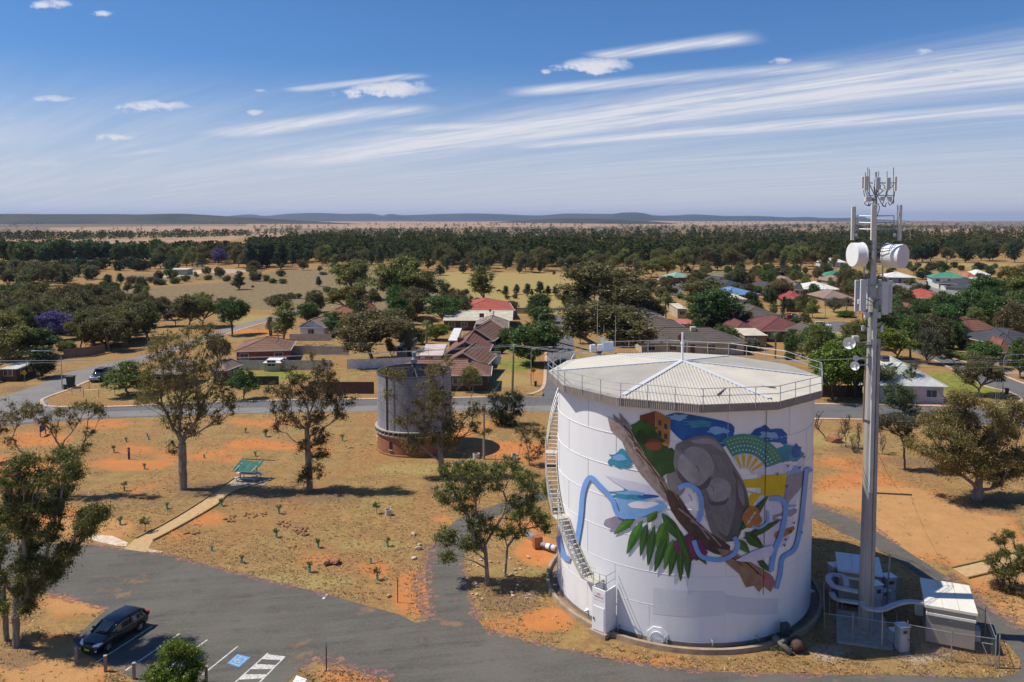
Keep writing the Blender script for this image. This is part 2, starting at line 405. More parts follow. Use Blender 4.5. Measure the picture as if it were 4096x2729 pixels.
c = mixc(t, (zo + (dist-.5)*1.7 + (nS-.5)*.9).step(.20, .72) * .95, c, soil)
c = mixc(t, (zl + (dist-.5)*1.5 + (nS-.5)*1.2).step(.45, .85) * .8, c, mixc(t, nX.step(.4, .62), (.13, .085, .05), (.27, .18, .10)))
c = mixc(t, (zg + (nM-.5)*.9).step(.3, .8), c, mixc(t, (nM*.5+nS*.5).step(.38, .62), (.135, .165, .028), (.29, .255, .06)))
c = mixc(t, (zgr + (nS-.5)*.8).step(.35, .7), c, mixc(t, nX.step(.45, .6), (.46, .36, .29), (.30, .25, .21)))
# the far plain: paddocks of stubble, bare soil and scrub
nF = noise(t, comb(t, sep(t, pos)[0]*.0016, sep(t, pos)[1]*.0035, 0.), 1, 4, .5)
c = mixc(t, zf.step(.0, .25) * .85, c, mixc(t, nF.step(.4, .6), (.235, .17, .105), (.13, .11, .07)))
c = mixc(t, (zp + (nF-.5)*.4).step(.3, .7), c, (.36, .235, .145))
t.links.new(c.k, b.inputs['Base Color'])
bn = t.nodes.new('ShaderNodeBump'); bn.inputs['Strength'].default_value = .7; bn.inputs['Distance'].default_value = .25
t.links.new((nS*.6 + nX*.4).k, bn.inputs['Height']); t.links.new(bn.outputs[0], b.inputs['Normal'])
gm.materials.append(gmat)
ground = link('ground', gm); tagset(ground, kind='structure', label='dry grass and orange earth stretching to the horizon')

# ------------------------------------------------------------------ roads
def roadmat(name, c1, c2, patches=0.):
    m = bpy.data.materials.new(name); m.use_nodes = True; t = m.node_tree; b = t.nodes['Principled BSDF']
    b.inputs['Roughness'].default_value = .9; b.inputs['Specular IOR Level'].default_value = .2
    p = S(t, t.nodes.new('ShaderNodeNewGeometry').outputs['Position'])
    x, y, z = sep(t, p)
    n1, n2 = noise(t, p, .18, 5, .6), noise(t, p, 5, 5, .8)
    n3 = noise(t, comb(t, x*.12+y*.05, y*1.3-x*.25, 0.), 1, 4, .6)          # scuffs along the way cars turn
    n4 = noise(t, p, .55, 5, .65)
    c = mixc(t, (n1*.6+n3*.4).step(.35, .65), c1, c2)
    c = mixc(t, n2.step(.35, .75)*.45, c, tuple(k*1.55 for k in c1))
    c = mixc(t, (n4*.6+n3*.4).step(.52, .68)*.6, c, tuple(k*.66 for k in c2))
    if patches: c = mixc(t, (n1*.5+n4*.5).step(.55, .66)*patches, c, (.33, .185, .10))
    t.links.new(c.k, b.inputs['Base Color'])
    bn = t.nodes.new('ShaderNodeBump'); bn.inputs['Strength'].default_value = .35; bn.inputs['Distance'].default_value = .02
    t.links.new(n2.k, bn.inputs['Height']); t.links.new(bn.outputs[0], b.inputs['Normal'])
    return m
ASPH = roadmat('asphalt_grey_brown', (.122, .112, .094), (.080, .076, .068), .6)
ASPH2 = roadmat('asphalt_street', (.135, .132, .130), (.105, .104, .106))
ASPH3 = roadmat('asphalt_old_pale', (.215, .20, .185), (.17, .16, .15))
PINKG = mat('pink_gravel', (.33, .18, .125), (.21, .12, .115), 1.1, .95, bump=.5, detail=6)
t = PINKG.node_tree; t.links.new(noise(t, S(t, t.nodes.new('ShaderNodeNewGeometry').outputs['Position']), 2.2, 6, .75).step(.46, .56).k, t.nodes['Principled BSDF'].inputs['Alpha'])
KERB = mat('kerb_concrete', (.58, .40, .27), (.47, .33, .24), 1.2, .9)
TURF = mat('crushed_stone_path', (.52, .35, .17), (.43, .28, .135), 2.5, .95, bump=.3)
Zb1 = lambda x, y: (x/2.2988, 800 + y/2.2988)
def gp(L, z=0.): return [G(u, v, z) for u, v in L]
rr = random.Random(4)
# car park and the service road that circles the tank
cp_top = [(-420,2150),(0,2158),(160,2172),(353,2179),(480,2193),(580,2207),(718,2232),(939,2293),(1060,2317),(1307,2378),(1484,2428),(1600,2460)]
cp_mouth = [(1660,2492),(1704,2484),(1721,2452)]
side_l = [(1707,2363),(1701,2274),(1716,2215),(1736,2179),(1769,2132),(1828,2078),(1887,2052),(1990,2018),(2140,1975),(2260,1945)]
side_r = [(2260,1988),(2140,2010),(2030,2049),(1941,2084),(1887,2132),(1862,2190),(1855,2238),(1858,2304),(1870,2369),(1887,2428),(1905,2472)]
cp_right = [(1940,2516),(2030,2546),(2148,2576),(2289,2604),(2450,2636),(2600,2662),(2760,2682),(3043,2696),(3400,2701),(3572,2700),(3842,2711),(3990,2712),(4074,2690),(4080,2640),(4037,2581),(3916,2502),(3819,2400),(3700,2320),(3600,2250),(3480,2180),(3363,2130),(3246,2070),(3150,2030)]
ring_top = [(3150,1975),(3246,2014),(3442,2088),(3600,2186),(3712,2260),(3851,2349),(3963,2437),(4096,2521),(4330,2640)]
cp_bot = [(4330,2900),(3000,2920),(2000,2920),(1400,2830),(1560,2722),(1449,2691),(1318,2648),(1259,2643),(1200,2680),(1150,2729),(1050,2860),(700,2800),(530,2712),(430,2662),(331,2612),(290,2560),(430,2432),(331,2409),(254,2381),(182,2370),(0,2352),(-420,2330)]
road = sheet('car_park', [tuple(p)[:2] for p in gp(cp_top + cp_mouth + side_l + side_r + cp_right + ring_top + cp_bot)], .012, ASPH, 'grey asphalt car park and service road round the tank')
def ribbon(L, w, **k):
    return strip('gravel_shoulder', smoothpts([p.to_2d().to_3d() for p in gp(L)], 6), w, .022, PINKG, label='strip of pinkish gravel spilling along the asphalt edge', jitter=.3, rng=rr, **k)
ribbon([(287,2181),(480,2195),(718,2234),(939,2296),(1200,2352),(1350,2390)], .5)
ribbon([(1742,2172),(1712,2216),(1698,2280),(1702,2362),(1715,2440),(1700,2484)], 1.4)
ribbon([(1855,2235),(1860,2304),(1872,2369),(1890,2430),(1915,2480)], .5)
ribbon([(1940,2518),(2148,2579),(2289,2607),(2600,2664),(2760,2684),(3043,2698),(3572,2702),(3842,2713)], .4)
ribbon([(3246,2011),(3442,2085),(3600,2182)], .8)
ribbon([(3780,2300),(3851,2346),(3963,2433),(4096,2517)], 1.2)
ribbon([(1210,2682),(1259,2640),(1318,2645),(1449,2688),(1560,2722)], 1.1)
ribbon([(190,2372),(331,2411),(425,2440)], .7)
# back streets (far ones first), each with a rolled concrete kerb
STREETS = []
def street(name, L, z, m, label):
    STREETS.append(L)
    return sheet(name, [tuple(p)[:2] for p in gp(L)], z, m, label)
main_top = [(-600,1660),(0,1640),(204,1628),(439,1629),(796,1614),(1100,1604),(1778,1594),(2058,1587),(2200,1590),(2700,1600),(3254,1619),(3682,1626),(3977,1635),(4120,1640),(4700,1655)]
main_bot = [(4700,1740),(3959,1702),(3450,1678),(3254,1675),(2700,1655),(2216,1646),(1778,1641),(1495,1645),(1100,1652),(918,1657),(434,1675),(178,1690),(0,1708),(-600,1760)]
street('street', main_top + main_bot, .008, ASPH2, 'grey asphalt street crossing behind the park')
strip('street_repair', [p for p in gp([(-100,1690),(434,1658),(918,1643),(1495,1634),(2216,1634)])], 3.4, .014, ASPH3, label='older pale lane of the street behind the park')
street('side_street', [(-40,1700),(0,1590),(153,1540),(265,1492),(408,1458),(612,1412),(760,1362),(880,1322),(990,1290),(1074,1269),(1180,1240),(1215,1250),(1120,1277),(1020,1302),(888,1343),(796,1375),(633,1433),(459,1489),(357,1524),(286,1555),(215,1580),(185,1600),(220,1640)], .016, ASPH3, 'pale asphalt street climbing past the scrub')
street('dead_end_street', [(2164,1600),(2178,1536),(2181,1487),(2186,1400),(2196,1330),(2203,1280),(2212,1260),(2286,1260),(2292,1280),(2290,1330),(2300,1420),(2330,1500),(2420,1600)], .020, ASPH2, 'asphalt dead-end street lined with trees')
street('corner_street', [(4160,1640),(4084,1595),(4026,1568),(3923,1541),(3825,1487),(3736,1443),(3640,1400),(3560,1385),(3580,1372),(3660,1385),(3742,1414),(3850,1448),(3981,1492),(4096,1537),(4300,1600)], .024, ASPH2, 'asphalt street curving between lawns')
street('cul_de_sac', [(3250,1300),(3330,1287),(3420,1292),(3480,1305),(3490,1330),(3430,1342),(3360,1332),(3300,1320)], .024, ASPH2, 'asphalt turning circle among the houses')
street('culvert_street', [(2660,1165),(2690,1135),(2760,1131),(2790,1137),(2740,1150),(2730,1170),(2700,1185)], .024, ASPH2, 'curving asphalt street below the wood')
street('estate_street', [(3520,1128),(3640,1120),(3760,1135),(3960,1185),(4000,1196),(3900,1203),(3760,1185),(3660,1150),(3540,1142)], .024, ASPH3, 'pale asphalt street between new houses')
sheet('driveway', [tuple(p)[:2] for p in gp([(3690,1580),(3790,1578),(3800,1626),(3700,1620)])], .03, mat('brick_paving', (.36, .20, .17), (.28, .155, .14), 8), 'reddish paved driveway by the white iron roof house')
sheet('driveway', [tuple(p)[:2] for p in gp([(4000,1478),(4150,1478),(4150,1500),(4010,1498)])], .03, mat('brown_paving', (.36, .24, .16), (.30, .2, .14), 6), 'brown driveway opposite the corner lawn')
for L in ([(215,1580),(172,1598),(168,1611),(204,1627),(439,1628),(796,1613),(1100,1603),(1500,1597),(1778,1593),(2040,1587),(2120,1578),(2164,1560),(2178,1533),(2181,1487),(2186,1400),(2198,1310)],
          [(215,1580),(286,1555),(357,1524),(459,1489),(633,1433),(796,1375),(888,1343),(1020,1302),(1120,1277)],
          [(3254,1617),(3682,1624),(3977,1633),(4060,1622),(4084,1600),(4070,1585),(4026,1566),(3923,1539),(3825,1485),(3736,1441)],
          [(3742,1413),(3850,1446),(3981,1490),(4096,1535),(4300,1598)], [(3254,1677),(3450,1680),(3959,1705)], [(3300,1321),(3360,1334),(3430,1344),(3492,1332),(3482,1304),(3420,1290),(3330,1285)],
          [(2692,1133),(2760,1130),(2790,1138),(2742,1150)]):
    strip('kerb', smoothpts([p for p in gp(L)], 5), .55, .0, KERB, h=.11, label='pale concrete kerb')
# track across the scrub, dirt yard
sheet('dirt_yard', [tuple(p)[:2] for p in gp([(600,1108),(700,1098),(790,1082),(830,1075),(850,1082),(790,1098),(720,1105),(640,1112)])], .02, mat('pale_dirt', (.55, .42, .30), (.45, .34, .24), .2), 'pale gravel yard by the long cream shed')
# painted bay lines, disabled bay and walkway bars, on the asphalt
PAINT = mat('road_paint_white', (.66, .65, .61), (.36, .35, .32), 6, .8, detail=8)
BLUEP = mat('road_paint_blue', (.10, .27, .55), (.13, .30, .52), 5, .8)
def mark(name, pts, m, z=.020):
    o = sheet(name, [tuple(p)[:2] for p in pts], z, m, kind=None, parent=road); return o
def line(a, b, w=.11, m=PAINT, z=.020):
    a, b = G(*a), G(*b); d = (b-a).normalized(); n = Vector((-d.y, d.x, 0))*w/2
    return mark('bay_line', [a+n, b+n, b-n, a-n], m, z)
Z5 = lambda x, y: (x/1.811, 2000 + y/1.811)
line(Z5(700,1178), Z5(1105,915)); line(Z5(908,1238), Z5(1300,970)); line(Z5(1150,1268), Z5(1502,1015)); line(Z5(1465,1270), Z5(1722,1063))
line((1307,2376), (1292,2398), .2)
mark('blue_panel', [G(*Z5(x, y)) for x, y in ((1645,1185),(1720,1118),(1815,1142),(1732,1215))], BLUEP)
q = [G(*Z5(x, y)) for x, y in ((1645,1185),(1720,1118),(1815,1142),(1732,1215))]
qa, qb, qd = q[0], q[1]-q[0], q[3]-q[0]
def bay(s, tt): return qa + qb*s + qd*tt
for (s0, t0, s1, t1) in ((.10,.10,.90,.14),(.10,.86,.90,.90),(.10,.14,.14,.86),(.86,.14,.90,.86)):
    mark('bay_border', [bay(s0,t0), bay(s1,t0), bay(s1,t1), bay(s0,t1)], PAINT, .025)
# wheelchair figure: head, body, seat, leg and wheel arc
mark('wheelchair_symbol', [bay(.74+.05*math.cos(a), .42+.07*math.sin(a)) for a in np.linspace(0, 6.28, 11)[:-1]], PAINT, .025)
mark('wheelchair_symbol', [bay(*p) for p in ((.66,.39),(.66,.46),(.55,.46),(.55,.60),(.50,.60),(.50,.39))], PAINT, .025)
mark('wheelchair_symbol', [bay(*p) for p in ((.50,.60),(.53,.66),(.34,.74),(.32,.68),(.46,.60))], PAINT, .025)
arc = [(.46+.19*math.cos(a), .46+.20*math.sin(a)) for a in np.linspace(1.2, 5.6, 14)]
mark('wheelchair_symbol', [bay(*p) for p in arc] + [bay(.46+.14*math.cos(a), .46+.145*math.sin(a)) for a in np.linspace(5.6, 1.2, 14)], PAINT, .025)
wa, wb, wc, wd_ = (G(*Z5(*p)) for p in ((1937,1110),(2070,1137),(1880,1330),(1690,1330)))
def wk(s, tt): return (wa*(1-s)+wb*s)*(1-tt) + (wd_*(1-s)+wc*s)*tt
mark('walkway_bar', [wk(0,0), wk(.07,0), wk(.07,1.4), wk(0,1.4)], PAINT); mark('walkway_bar', [wk(.93,0), wk(1,0), wk(1,1.4), wk(.93,1.4)], PAINT)
for k in range(5):
    a = .02 + k*.34; mark('walkway_bar', [wk(.07,a+.02), wk(.93,a-.02), wk(.93,a+.13), wk(.07,a+.19)], PAINT)

# ------------------------------------------------------------------ stone paths with sleeper edging
def sleeper_path(Lft, Rgt, label, close=True):
    o = sheet('path', [tuple(p)[:2] for p in gp(Lft + Rgt[::-1])], .03, TURF, label)
    for L in (Lft, Rgt):
        P = gp(L)
        for a, b in zip(P[:-1], P[1:]):
            n = max(1, int((b-a).length / 2.4))
            for i in range(n):
                p, q = a.lerp(b, i/n), a.lerp(b, (i+.985)/n); mb = MB()
                mb.beam(p + Vector((0, 0, .07)), q + Vector((0, 0, .07)), .12, .16); mb.build('sleeper', MATS.get('yellow_sleeper') or mat('yellow_sleeper', (.34, .25, .11), (.24, .18, .08), 5), o)
    return o
Z7 = lambda x, y: (x/1.96, 1300 + y/1.96)
pathA = sleeper_path([(543,2156),(590,2133),(640,2108),(720,2062),(795,2015),(850,1976),(893,1945),(935,1916),(990,1914)],
                     [(612,2164),(660,2140),(740,2096),(815,2054),(870,2020),(905,1985),(950,1962),(1010,1945),(1085,1922)], 'straight stone path edged with timber sleepers, leading to the picnic shelter')
sheet('path_apron', [tuple(p)[:2] for p in gp([(495,2198),(543,2156),(612,2164),(585,2210)])], .026, TURF, 'stone path apron meeting the car park')
sheet('sand_spill', [tuple(p)[:2] for p in gp([(380,2140),(450,2145),(512,2172),(505,2186),(470,2185),(400,2170),(330,2150)])], .02, mat('white_sand', (.66, .55, .44), (.5, .38, .26), 1.5), 'pale sand beside the path apron')
sheet('sand_spill', [tuple(p)[:2] for p in gp([(592,2196),(650,2207),(640,2214),(585,2208)])], .02, MATS['white_sand'], 'pale sand beside the path apron')
pathB = sleeper_path([(3808,2274),(3965,2238),(4110,2200),(4300,2150)], [(3872,2315),(3960,2294),(4110,2250),(4300,2200)], 'stone path edged with timber sleepers beside the young pine')

# ------------------------------------------------------------------ dry grass tufts (uncountable)
rg = np.random.default_rng(11)
N = 32000; uu = rg.uniform(-60, 4150, N); vv = 1640 + (2729-1640)*rg.random(N)**.8
pts = np.array([tuple(G(a, c))[:2] for a, c in zip(uu, vv)])
tn = vnoise(pts[:, 0], pts[:, 1], .18, 2)*.6 + vnoise(pts[:, 0], pts[:, 1], .6, 4)*.4
def onroad(u, v):
    m = pip(u, v, cp_top + cp_mouth + side_l + side_r + cp_right + ring_top + cp_bot) | pip(u, v, main_top + main_bot)
    m |= pip(u, v, [(495,2198),(543,2156),(890,1945),(935,1912),(1090,1918),(950,1962),(612,2164),(585,2210)]) | pip(u, v, [(3808,2274),(4110,2200),(4110,2250),(3872,2315)])
    return m
def inside(u, v, polys):
    m = np.zeros(u.shape, bool)
    for p in polys: m |= pip(u, v, p)
    return m
bald = [ell(1080,1785,150,14), ell(760,1830,120,13), ell(520,1858,175,24), ell(2150,2200,90,60), ell(2180,2480,90,50), ell(3500,1990,270,45), ell(3750,2120,330,110), ell(4000,2250,200,110), ell(100,1890,240,70), ell(200,2660,240,110), ell(330,2420,190,36)]
keep = (tn > .36) & ~onroad(uu, vv) & ~(inside(uu, vv, bald) & (rg.random(N) < .93)) & (np.hypot(pts[:, 0]-12.75, pts[:, 1]-58.5) > 10.6)
pts = pts[keep]; n = len(pts)
ang = rg.uniform(0, 6.28, (n, 4)); hgt = rg.uniform(.03, .12, (n, 4)); rad = rg.uniform(.05, .2, (n, 4)); wdt = rg.uniform(.03, .08, (n, 4))
bx = pts[:, 0:1] + np.cos(ang)*rad*.3; by = pts[:, 1:2] + np.sin(ang)*rad*.3
px_, py_ = -np.sin(ang)*wdt, np.cos(ang)*wdt
tri = np.stack([np.stack([bx-px_, by-py_, 0*bx-.01], -1), np.stack([bx+px_, by+py_, 0*bx-.01], -1), np.stack([bx+np.cos(ang)*rad, by+np.sin(ang)*rad, hgt], -1)], 2).reshape(-1, 3)
tm = fastmesh('dry_grass', tri, np.arange(len(tri)).reshape(-1, 3), attr=np.repeat(rg.random(n), 4))
GRASSM = leafmat('dry_grass', (.27, .21, .075), (.54, .39, .165), .4, .0)
tagset(link('dry_grass', tm, GRASSM), 'dry straw-coloured grass tufts scattered over the park', 'grass', None, 'stuff')
# ================================================================== trees
BARK = mat('gum_bark', (.34, .285, .225), (.17, .14, .11), 2.2, .95, bump=.5, stretch=(3, 3, .6))
BARKD = mat('dark_bark', (.13, .10, .08), (.075, .06, .05), 3, .95, bump=.4, stretch=(3, 3, .6))
LEAF = dict(
    euc=leafmat('leaf_eucalypt', (.105, .100, .028), (.285, .235, .075)),
    eucg=leafmat('leaf_eucalypt_green', (.098, .122, .030), (.270, .275, .072)),
    olive=leafmat('leaf_olive', (0.085, 0.086, 0.031), (0.208, 0.179, 0.072)),
    green=leafmat('leaf_green', (0.041, 0.084, 0.020), (0.116, 0.189, 0.041)),
    bright=leafmat('leaf_bright', (0.069, 0.115, 0.014), (0.172, 0.236, 0.025)),
    pine=leafmat('leaf_pine', (0.036, 0.063, 0.027), (0.093, 0.129, 0.054), .2),
    dark=leafmat('leaf_dark', (0.025, 0.045, 0.017), (0.063, 0.092, 0.031), .2),
    grey=leafmat('leaf_greygreen', (0.094, 0.097, 0.055), (0.182, 0.171, 0.099)),
    gold=leafmat('leaf_golden', (0.095, 0.088, 0.014), (0.200, 0.165, 0.030)),
    purple=leafmat('leaf_jacaranda', (0.085, 0.060, 0.190), (0.200, 0.155, 0.360), .35, .1),
    palm=leafmat('leaf_palm', (0.045, 0.070, 0.014), (0.150, 0.165, 0.040)),
    dryleaf=leafmat('leaf_dead', (0.120, 0.085, 0.050), (0.220, 0.160, 0.100)))
TRIS = [0]
def skeleton(rng, clusters, trunk_pts, r0, up_bias=.25, wig=.06, rtip=.02):
    """Grow limbs from the trunk to every leaf cluster; returns nodes, parent index, radius."""
    nodes = [np.array(p, float) for p in trunk_pts]; plen = [float(np.linalg.norm(p-nodes[0])) for p in nodes]; par = [-1] + list(range(len(nodes)-1)); load = []
    first = max(1, int(len(nodes)*.45)); order = sorted(range(len(clusters)), key=lambda i: np.linalg.norm(clusters[i]-nodes[-1]))
    for i in order:
        c = clusters[i]; arr = np.array(nodes[first:]); d = np.linalg.norm(arr - c, axis=1) + .45*np.array(plen[first:])
        d = d + np.clip(arr[:, 2] - c[2] + .12*d, 0, None)*1.6
        k = int(d.argmin()) + first; p = nodes[k]; L = np.linalg.norm(c - p); seg = max(1, min(4, int(L/1.3)+1))
        for s in range(1, seg+1):
            tt = s/seg; q = p*(1-tt) + c*tt; q[2] += up_bias*L*.25*math.sin(math.pi*tt)
            if s < seg: q = q + rng.normal(0, wig*L, 3)
            nodes.append(q); par.append(k if s == 1 else len(nodes)-2); plen.append(plen[k] + L*tt)
        load.append(len(nodes)-1)
    w = np.zeros(len(nodes))
    for l in load: w[l] += 1
    for i in range(len(nodes)-1, 0, -1): w[par[i]] += w[i]
    r = rtip * np.maximum(w, .8)**.5
    sc = r0 / max(r[0], 1e-6); r = np.maximum(rtip*.7, r*(1 + (sc-1)*np.clip(w/w[0], 0, 1)**.6))
    return np.array(nodes), par, r
def limbs_mesh(nodes, par, r, name='trunk', minr=0., sides=6):
    V = []; Q = []
    ch = {}
    for i in range(1, len(nodes)):
        if r[i] < minr: continue
        a, b2 = nodes[par[i]], nodes[i]; d = b2-a; L = np.linalg.norm(d)
        if L < 1e-4: continue
        d = d/L; x = np.cross(d, [0, 0, 1.]); 
        if np.linalg.norm(x) < .05: x = np.array([1., 0, 0])
        x /= np.linalg.norm(x); z = np.cross(x, d); n = sides if r[i] > .07 else 4; ra = min(r[par[i]], r[i]*1.35); o = len(V)
        if par[i] < 1 or par[i] == i-1: ra = r[par[i]] if r[par[i]] < r[i]*1.6 else r[i]*1.25
        for p, rad in ((a - d*ra*.3, ra), (b2, r[i])):
            for k in range(n): V.append(p + (x*math.cos(6.2832*k/n) + z*math.sin(6.2832*k/n))*rad)
        for k in range(n): Q.append((o+k, o+(k+1) % n, o+n+(k+1) % n, o+n+k))
    me = fastmesh(name, V, Q); TRIS[0] += 2*len(Q); me.shade_smooth(); return me
def leaves_mesh(rng, centers, radii, n_each, size, aspect=.4, droop=.5, name='crown', flat=.75):
    """Leaf-sized bent quads gathered in clusters."""
    C = np.repeat(centers, n_each, 0); Rr = np.repeat(radii, n_each); n = len(C)
    d = rng.normal(0, 1, (n, 3)); d /= np.linalg.norm(d, axis=1, keepdims=True)
    rr_ = np.abs(rng.normal(0, .62, n)); P = C + d*(rr_*Rr)[:, None]*np.array([1, 1, flat])
    ax = rng.normal(0, 1, (n, 3)) + d*.5; ax[:, 2] -= droop; ax /= np.linalg.norm(ax, axis=1, keepdims=True)
    sd = np.cross(ax, rng.normal(0, 1, (n, 3))); sd /= np.linalg.norm(sd, axis=1, keepdims=True)
    l = size*rng.uniform(.6, 1.3, n)[:, None]; w = l*aspect*.5
    v0 = P - ax*l*.5; v2 = P + ax*l*.5; mid = P + np.cross(ax, sd)*l*.08
    V = np.stack([v0, mid + sd*w, v2, mid - sd*w], 1).reshape(-1, 3)
    Q = np.arange(n*4).reshape(-1, 4); TRIS[0] += 2*n
    tone = np.repeat(rng.random(len(centers)), n_each)*.55 + rng.random(n)*.45
    return fastmesh(name, V, Q, attr=tone)
def blob_centers(rng, blobs):
    """blobs: (cx,cy,cz,rx,ry,rz,n) ellipsoids; cluster centres lean to the outside."""
    out = []
    for cx, cy, cz, rx, ry, rz, n in blobs:
        d = rng.normal(0, 1, (n, 3)); d /= np.linalg.norm(d, axis=1, keepdims=True)
        out.append(np.array([cx, cy, cz]) + d*(rng.random(n)**.33)[:, None]*np.array([rx, ry, rz]))
    return np.concatenate(out)
def tree_meshes(seed, blobs, trunk, r0, rc, n_leaf, size, aspect=.4, droop=.5, sides=6, minr=0., up=.25, wig=.06, rtip=.02, flat=.75, bare=0.):
    rng = np.random.default_rng(seed); C = blob_centers(rng, blobs)
    nodes, par, r = skeleton(rng, C, trunk, r0, up, wig, rtip)
    tm = limbs_mesh(nodes, par, r, 'trunk', minr, sides)
    if bare: C = C[rng.random(len(C)) > bare]
    cm = leaves_mesh(rng, C, rc*rng.uniform(.6, 1.25, len(C)), n_leaf, size, aspect, droop, 'crown', flat)
    return tm, cm
def plant(name, label, cat, loc, tm, cm, bark, leaf, group=None, rz=0., sc=1., scz=None, part='crown'):
    o = thing(name, label, cat, loc, group, rz); o.scale = (sc, sc, scz or sc)
    if tm is not None: link('trunk', tm, bark, o)
    if cm is not None: link(part, cm, leaf, o)
    return o

# ---- hero eucalypts of the park, shaped clump by clump after the photograph
def hero(name, label, base, clumps, r0, leaf, fork, lean=(0, 0), seed=1, rc=.62, n_leaf=90, size=.24, aspect=.36, trunks=None, bark=None, depth=.75, cat='tree', wig=.055, rtip=.0105, bare=0., droop=.6, up=.3, dY=0.):
    g = G(*base); Y = g.y; k = Y/F; blobs = []; rng = random.Random(seed)
    for (u, v, ru, rv, n) in clumps:
        c = D(u, v, Y) - g; ww = ru*k
        blobs.append((c.x, rng.uniform(-1, 1)*depth*1.2 + dY, max(c.z, .4), ww, max(ww, .6)*depth, rv*k, int(n*1.9)+1))
    top = D(fork[0], fork[1], Y) - g; m = 5
    tr = [np.array([top.x*(i/m)**1.15, rng.uniform(-.08, .08)*(i > 0), top.z*i/m]) for i in range(m+1)]
    tr[0][2] = -.15
    tm, cm = tree_meshes(seed, blobs, tr, r0*.66, rc*1.05, int(n_leaf*1.08), size*.80, aspect, droop, 7, 0., up, wig, rtip, bare=bare)
    return plant(name, label, cat, g, tm, cm, bark or BARK, LEAF[leaf])
Z7c = lambda x, y, a, b2, n: (x/1.96, 1300+y/1.96, a/1.96, b2/1.96, n)
Z8c = lambda x, y, a, b2, n: (1000+x/1.9617, 1250+y/1.9617, a/1.9617, b2/1.9617, n)
Z6c = lambda x, y, a, b2, n: (1200+x/1.6875, 1800+y/1.6875, a/1.6875, b2/1.6875, n)
Z5c = lambda x, y, a, b2, n: (x/1.811, 2000+y/1.811, a/1.811, b2/1.811, n)
Z3c = lambda x, y, a, b2, n: (3200+x/2.24, 1300+y/2.24, a/2.24, b2/2.24, n)
Z4c = lambda x, y, a, b2, n: (3200+x/2.151, 2000+y/2.151, a/2.151, b2/2.151, n)
# vase-shaped gum beside the shelter
hero('eucalyptus_tree', 'tall vase-shaped eucalypt with many rising limbs and brown-green foliage, beside the path', (733, 1958),
     [Z7c(1330,150,150,110,20), Z7c(1520,100,170,120,20), Z7c(1690,200,130,160,18), Z7c(1250,330,160,130,22), Z7c(1450,320,180,160,34), Z7c(1640,420,150,170,28), Z7c(1230,520,130,120,18), Z7c(1400,540,170,150,34), Z7c(1560,620,110,140,20),
      Z7c(1780,560,90,70,12), Z7c(1330,720,110,120,18), Z7c(1700,730,50,60,6), Z7c(1450,820,100,80,12), Z7c(1150,430,60,60,5), Z7c(1350,960,40,70,5), Z7c(1830,640,40,60,4), Z7c(1100,600,50,40,4), Z7c(1200,140,60,80,5), Z7c(1600,20,70,50,5)],
     .62, 'euc', Z7(1430,930), seed=3, rc=.62, n_leaf=58, size=.26, wig=.035, up=.1)
# gnarled gum between the shelter and the old tank
hero('eucalyptus_tree', 'gnarled open eucalypt with a leafy trunk, between the shelter and the old steel tank', (1239, 1960),
     [Z8c(380,520,80,60,10), Z8c(540,500,90,80,12), Z8c(640,520,70,70,9), Z8c(250,600,120,60,12), Z8c(420,640,110,80,16), Z8c(560,660,110,90,16), Z8c(230,740,100,80,12), Z8c(360,820,120,80,14), Z8c(520,800,90,90,13), Z8c(690,680,90,50,9),
      Z8c(700,780,70,60,8), Z8c(560,960,90,90,14), Z8c(230,890,40,50,4), Z8c(530,1090,90,80,13), Z8c(440,1260,60,80,12), Z8c(410,1030,40,50,4), Z8c(550,1220,40,60,5), Z8c(320,420,60,50,3), Z8c(600,400,60,60,3), Z8c(130,610,40,40,3), Z8c(800,680,50,40,3), Z8c(470,340,50,50,2)],
     .50, 'euc', Z8c(440,800,1,1,1)[:2], seed=8, rc=.60, n_leaf=66, size=.25, wig=.07)
# wide-limbed gum in front of the old tank
hero('eucalyptus_tree', 'wide eucalypt with long bare outer branches, in front of the old steel tank', (1771, 1908),
     [Z8c(1150,480,110,40,8), Z8c(1450,460,90,70,12), Z8c(1420,600,110,80,14), Z8c(1720,520,60,90,12), Z8c(1500,700,110,100,18), Z8c(1240,830,110,80,13), Z8c(1400,830,110,110,16), Z8c(1600,860,110,90,18), Z8c(1280,1030,90,70,13), Z8c(1400,960,100,90,14),
      Z8c(1590,960,100,80,14), Z8c(1760,760,90,80,11), Z8c(1580,1020,80,60,9), Z8c(1100,620,50,70,4), Z8c(1780,900,60,60,6), Z8c(1330,720,60,60,5), Z8c(1860,930,40,30,3), Z8c(1560,400,60,60,4), Z8c(1060,460,50,30,3)],
     .50, 'euc', Z8c(1490,1080,1,1,1)[:2], seed=14, rc=.62, n_leaf=66, size=.25, wig=.07)
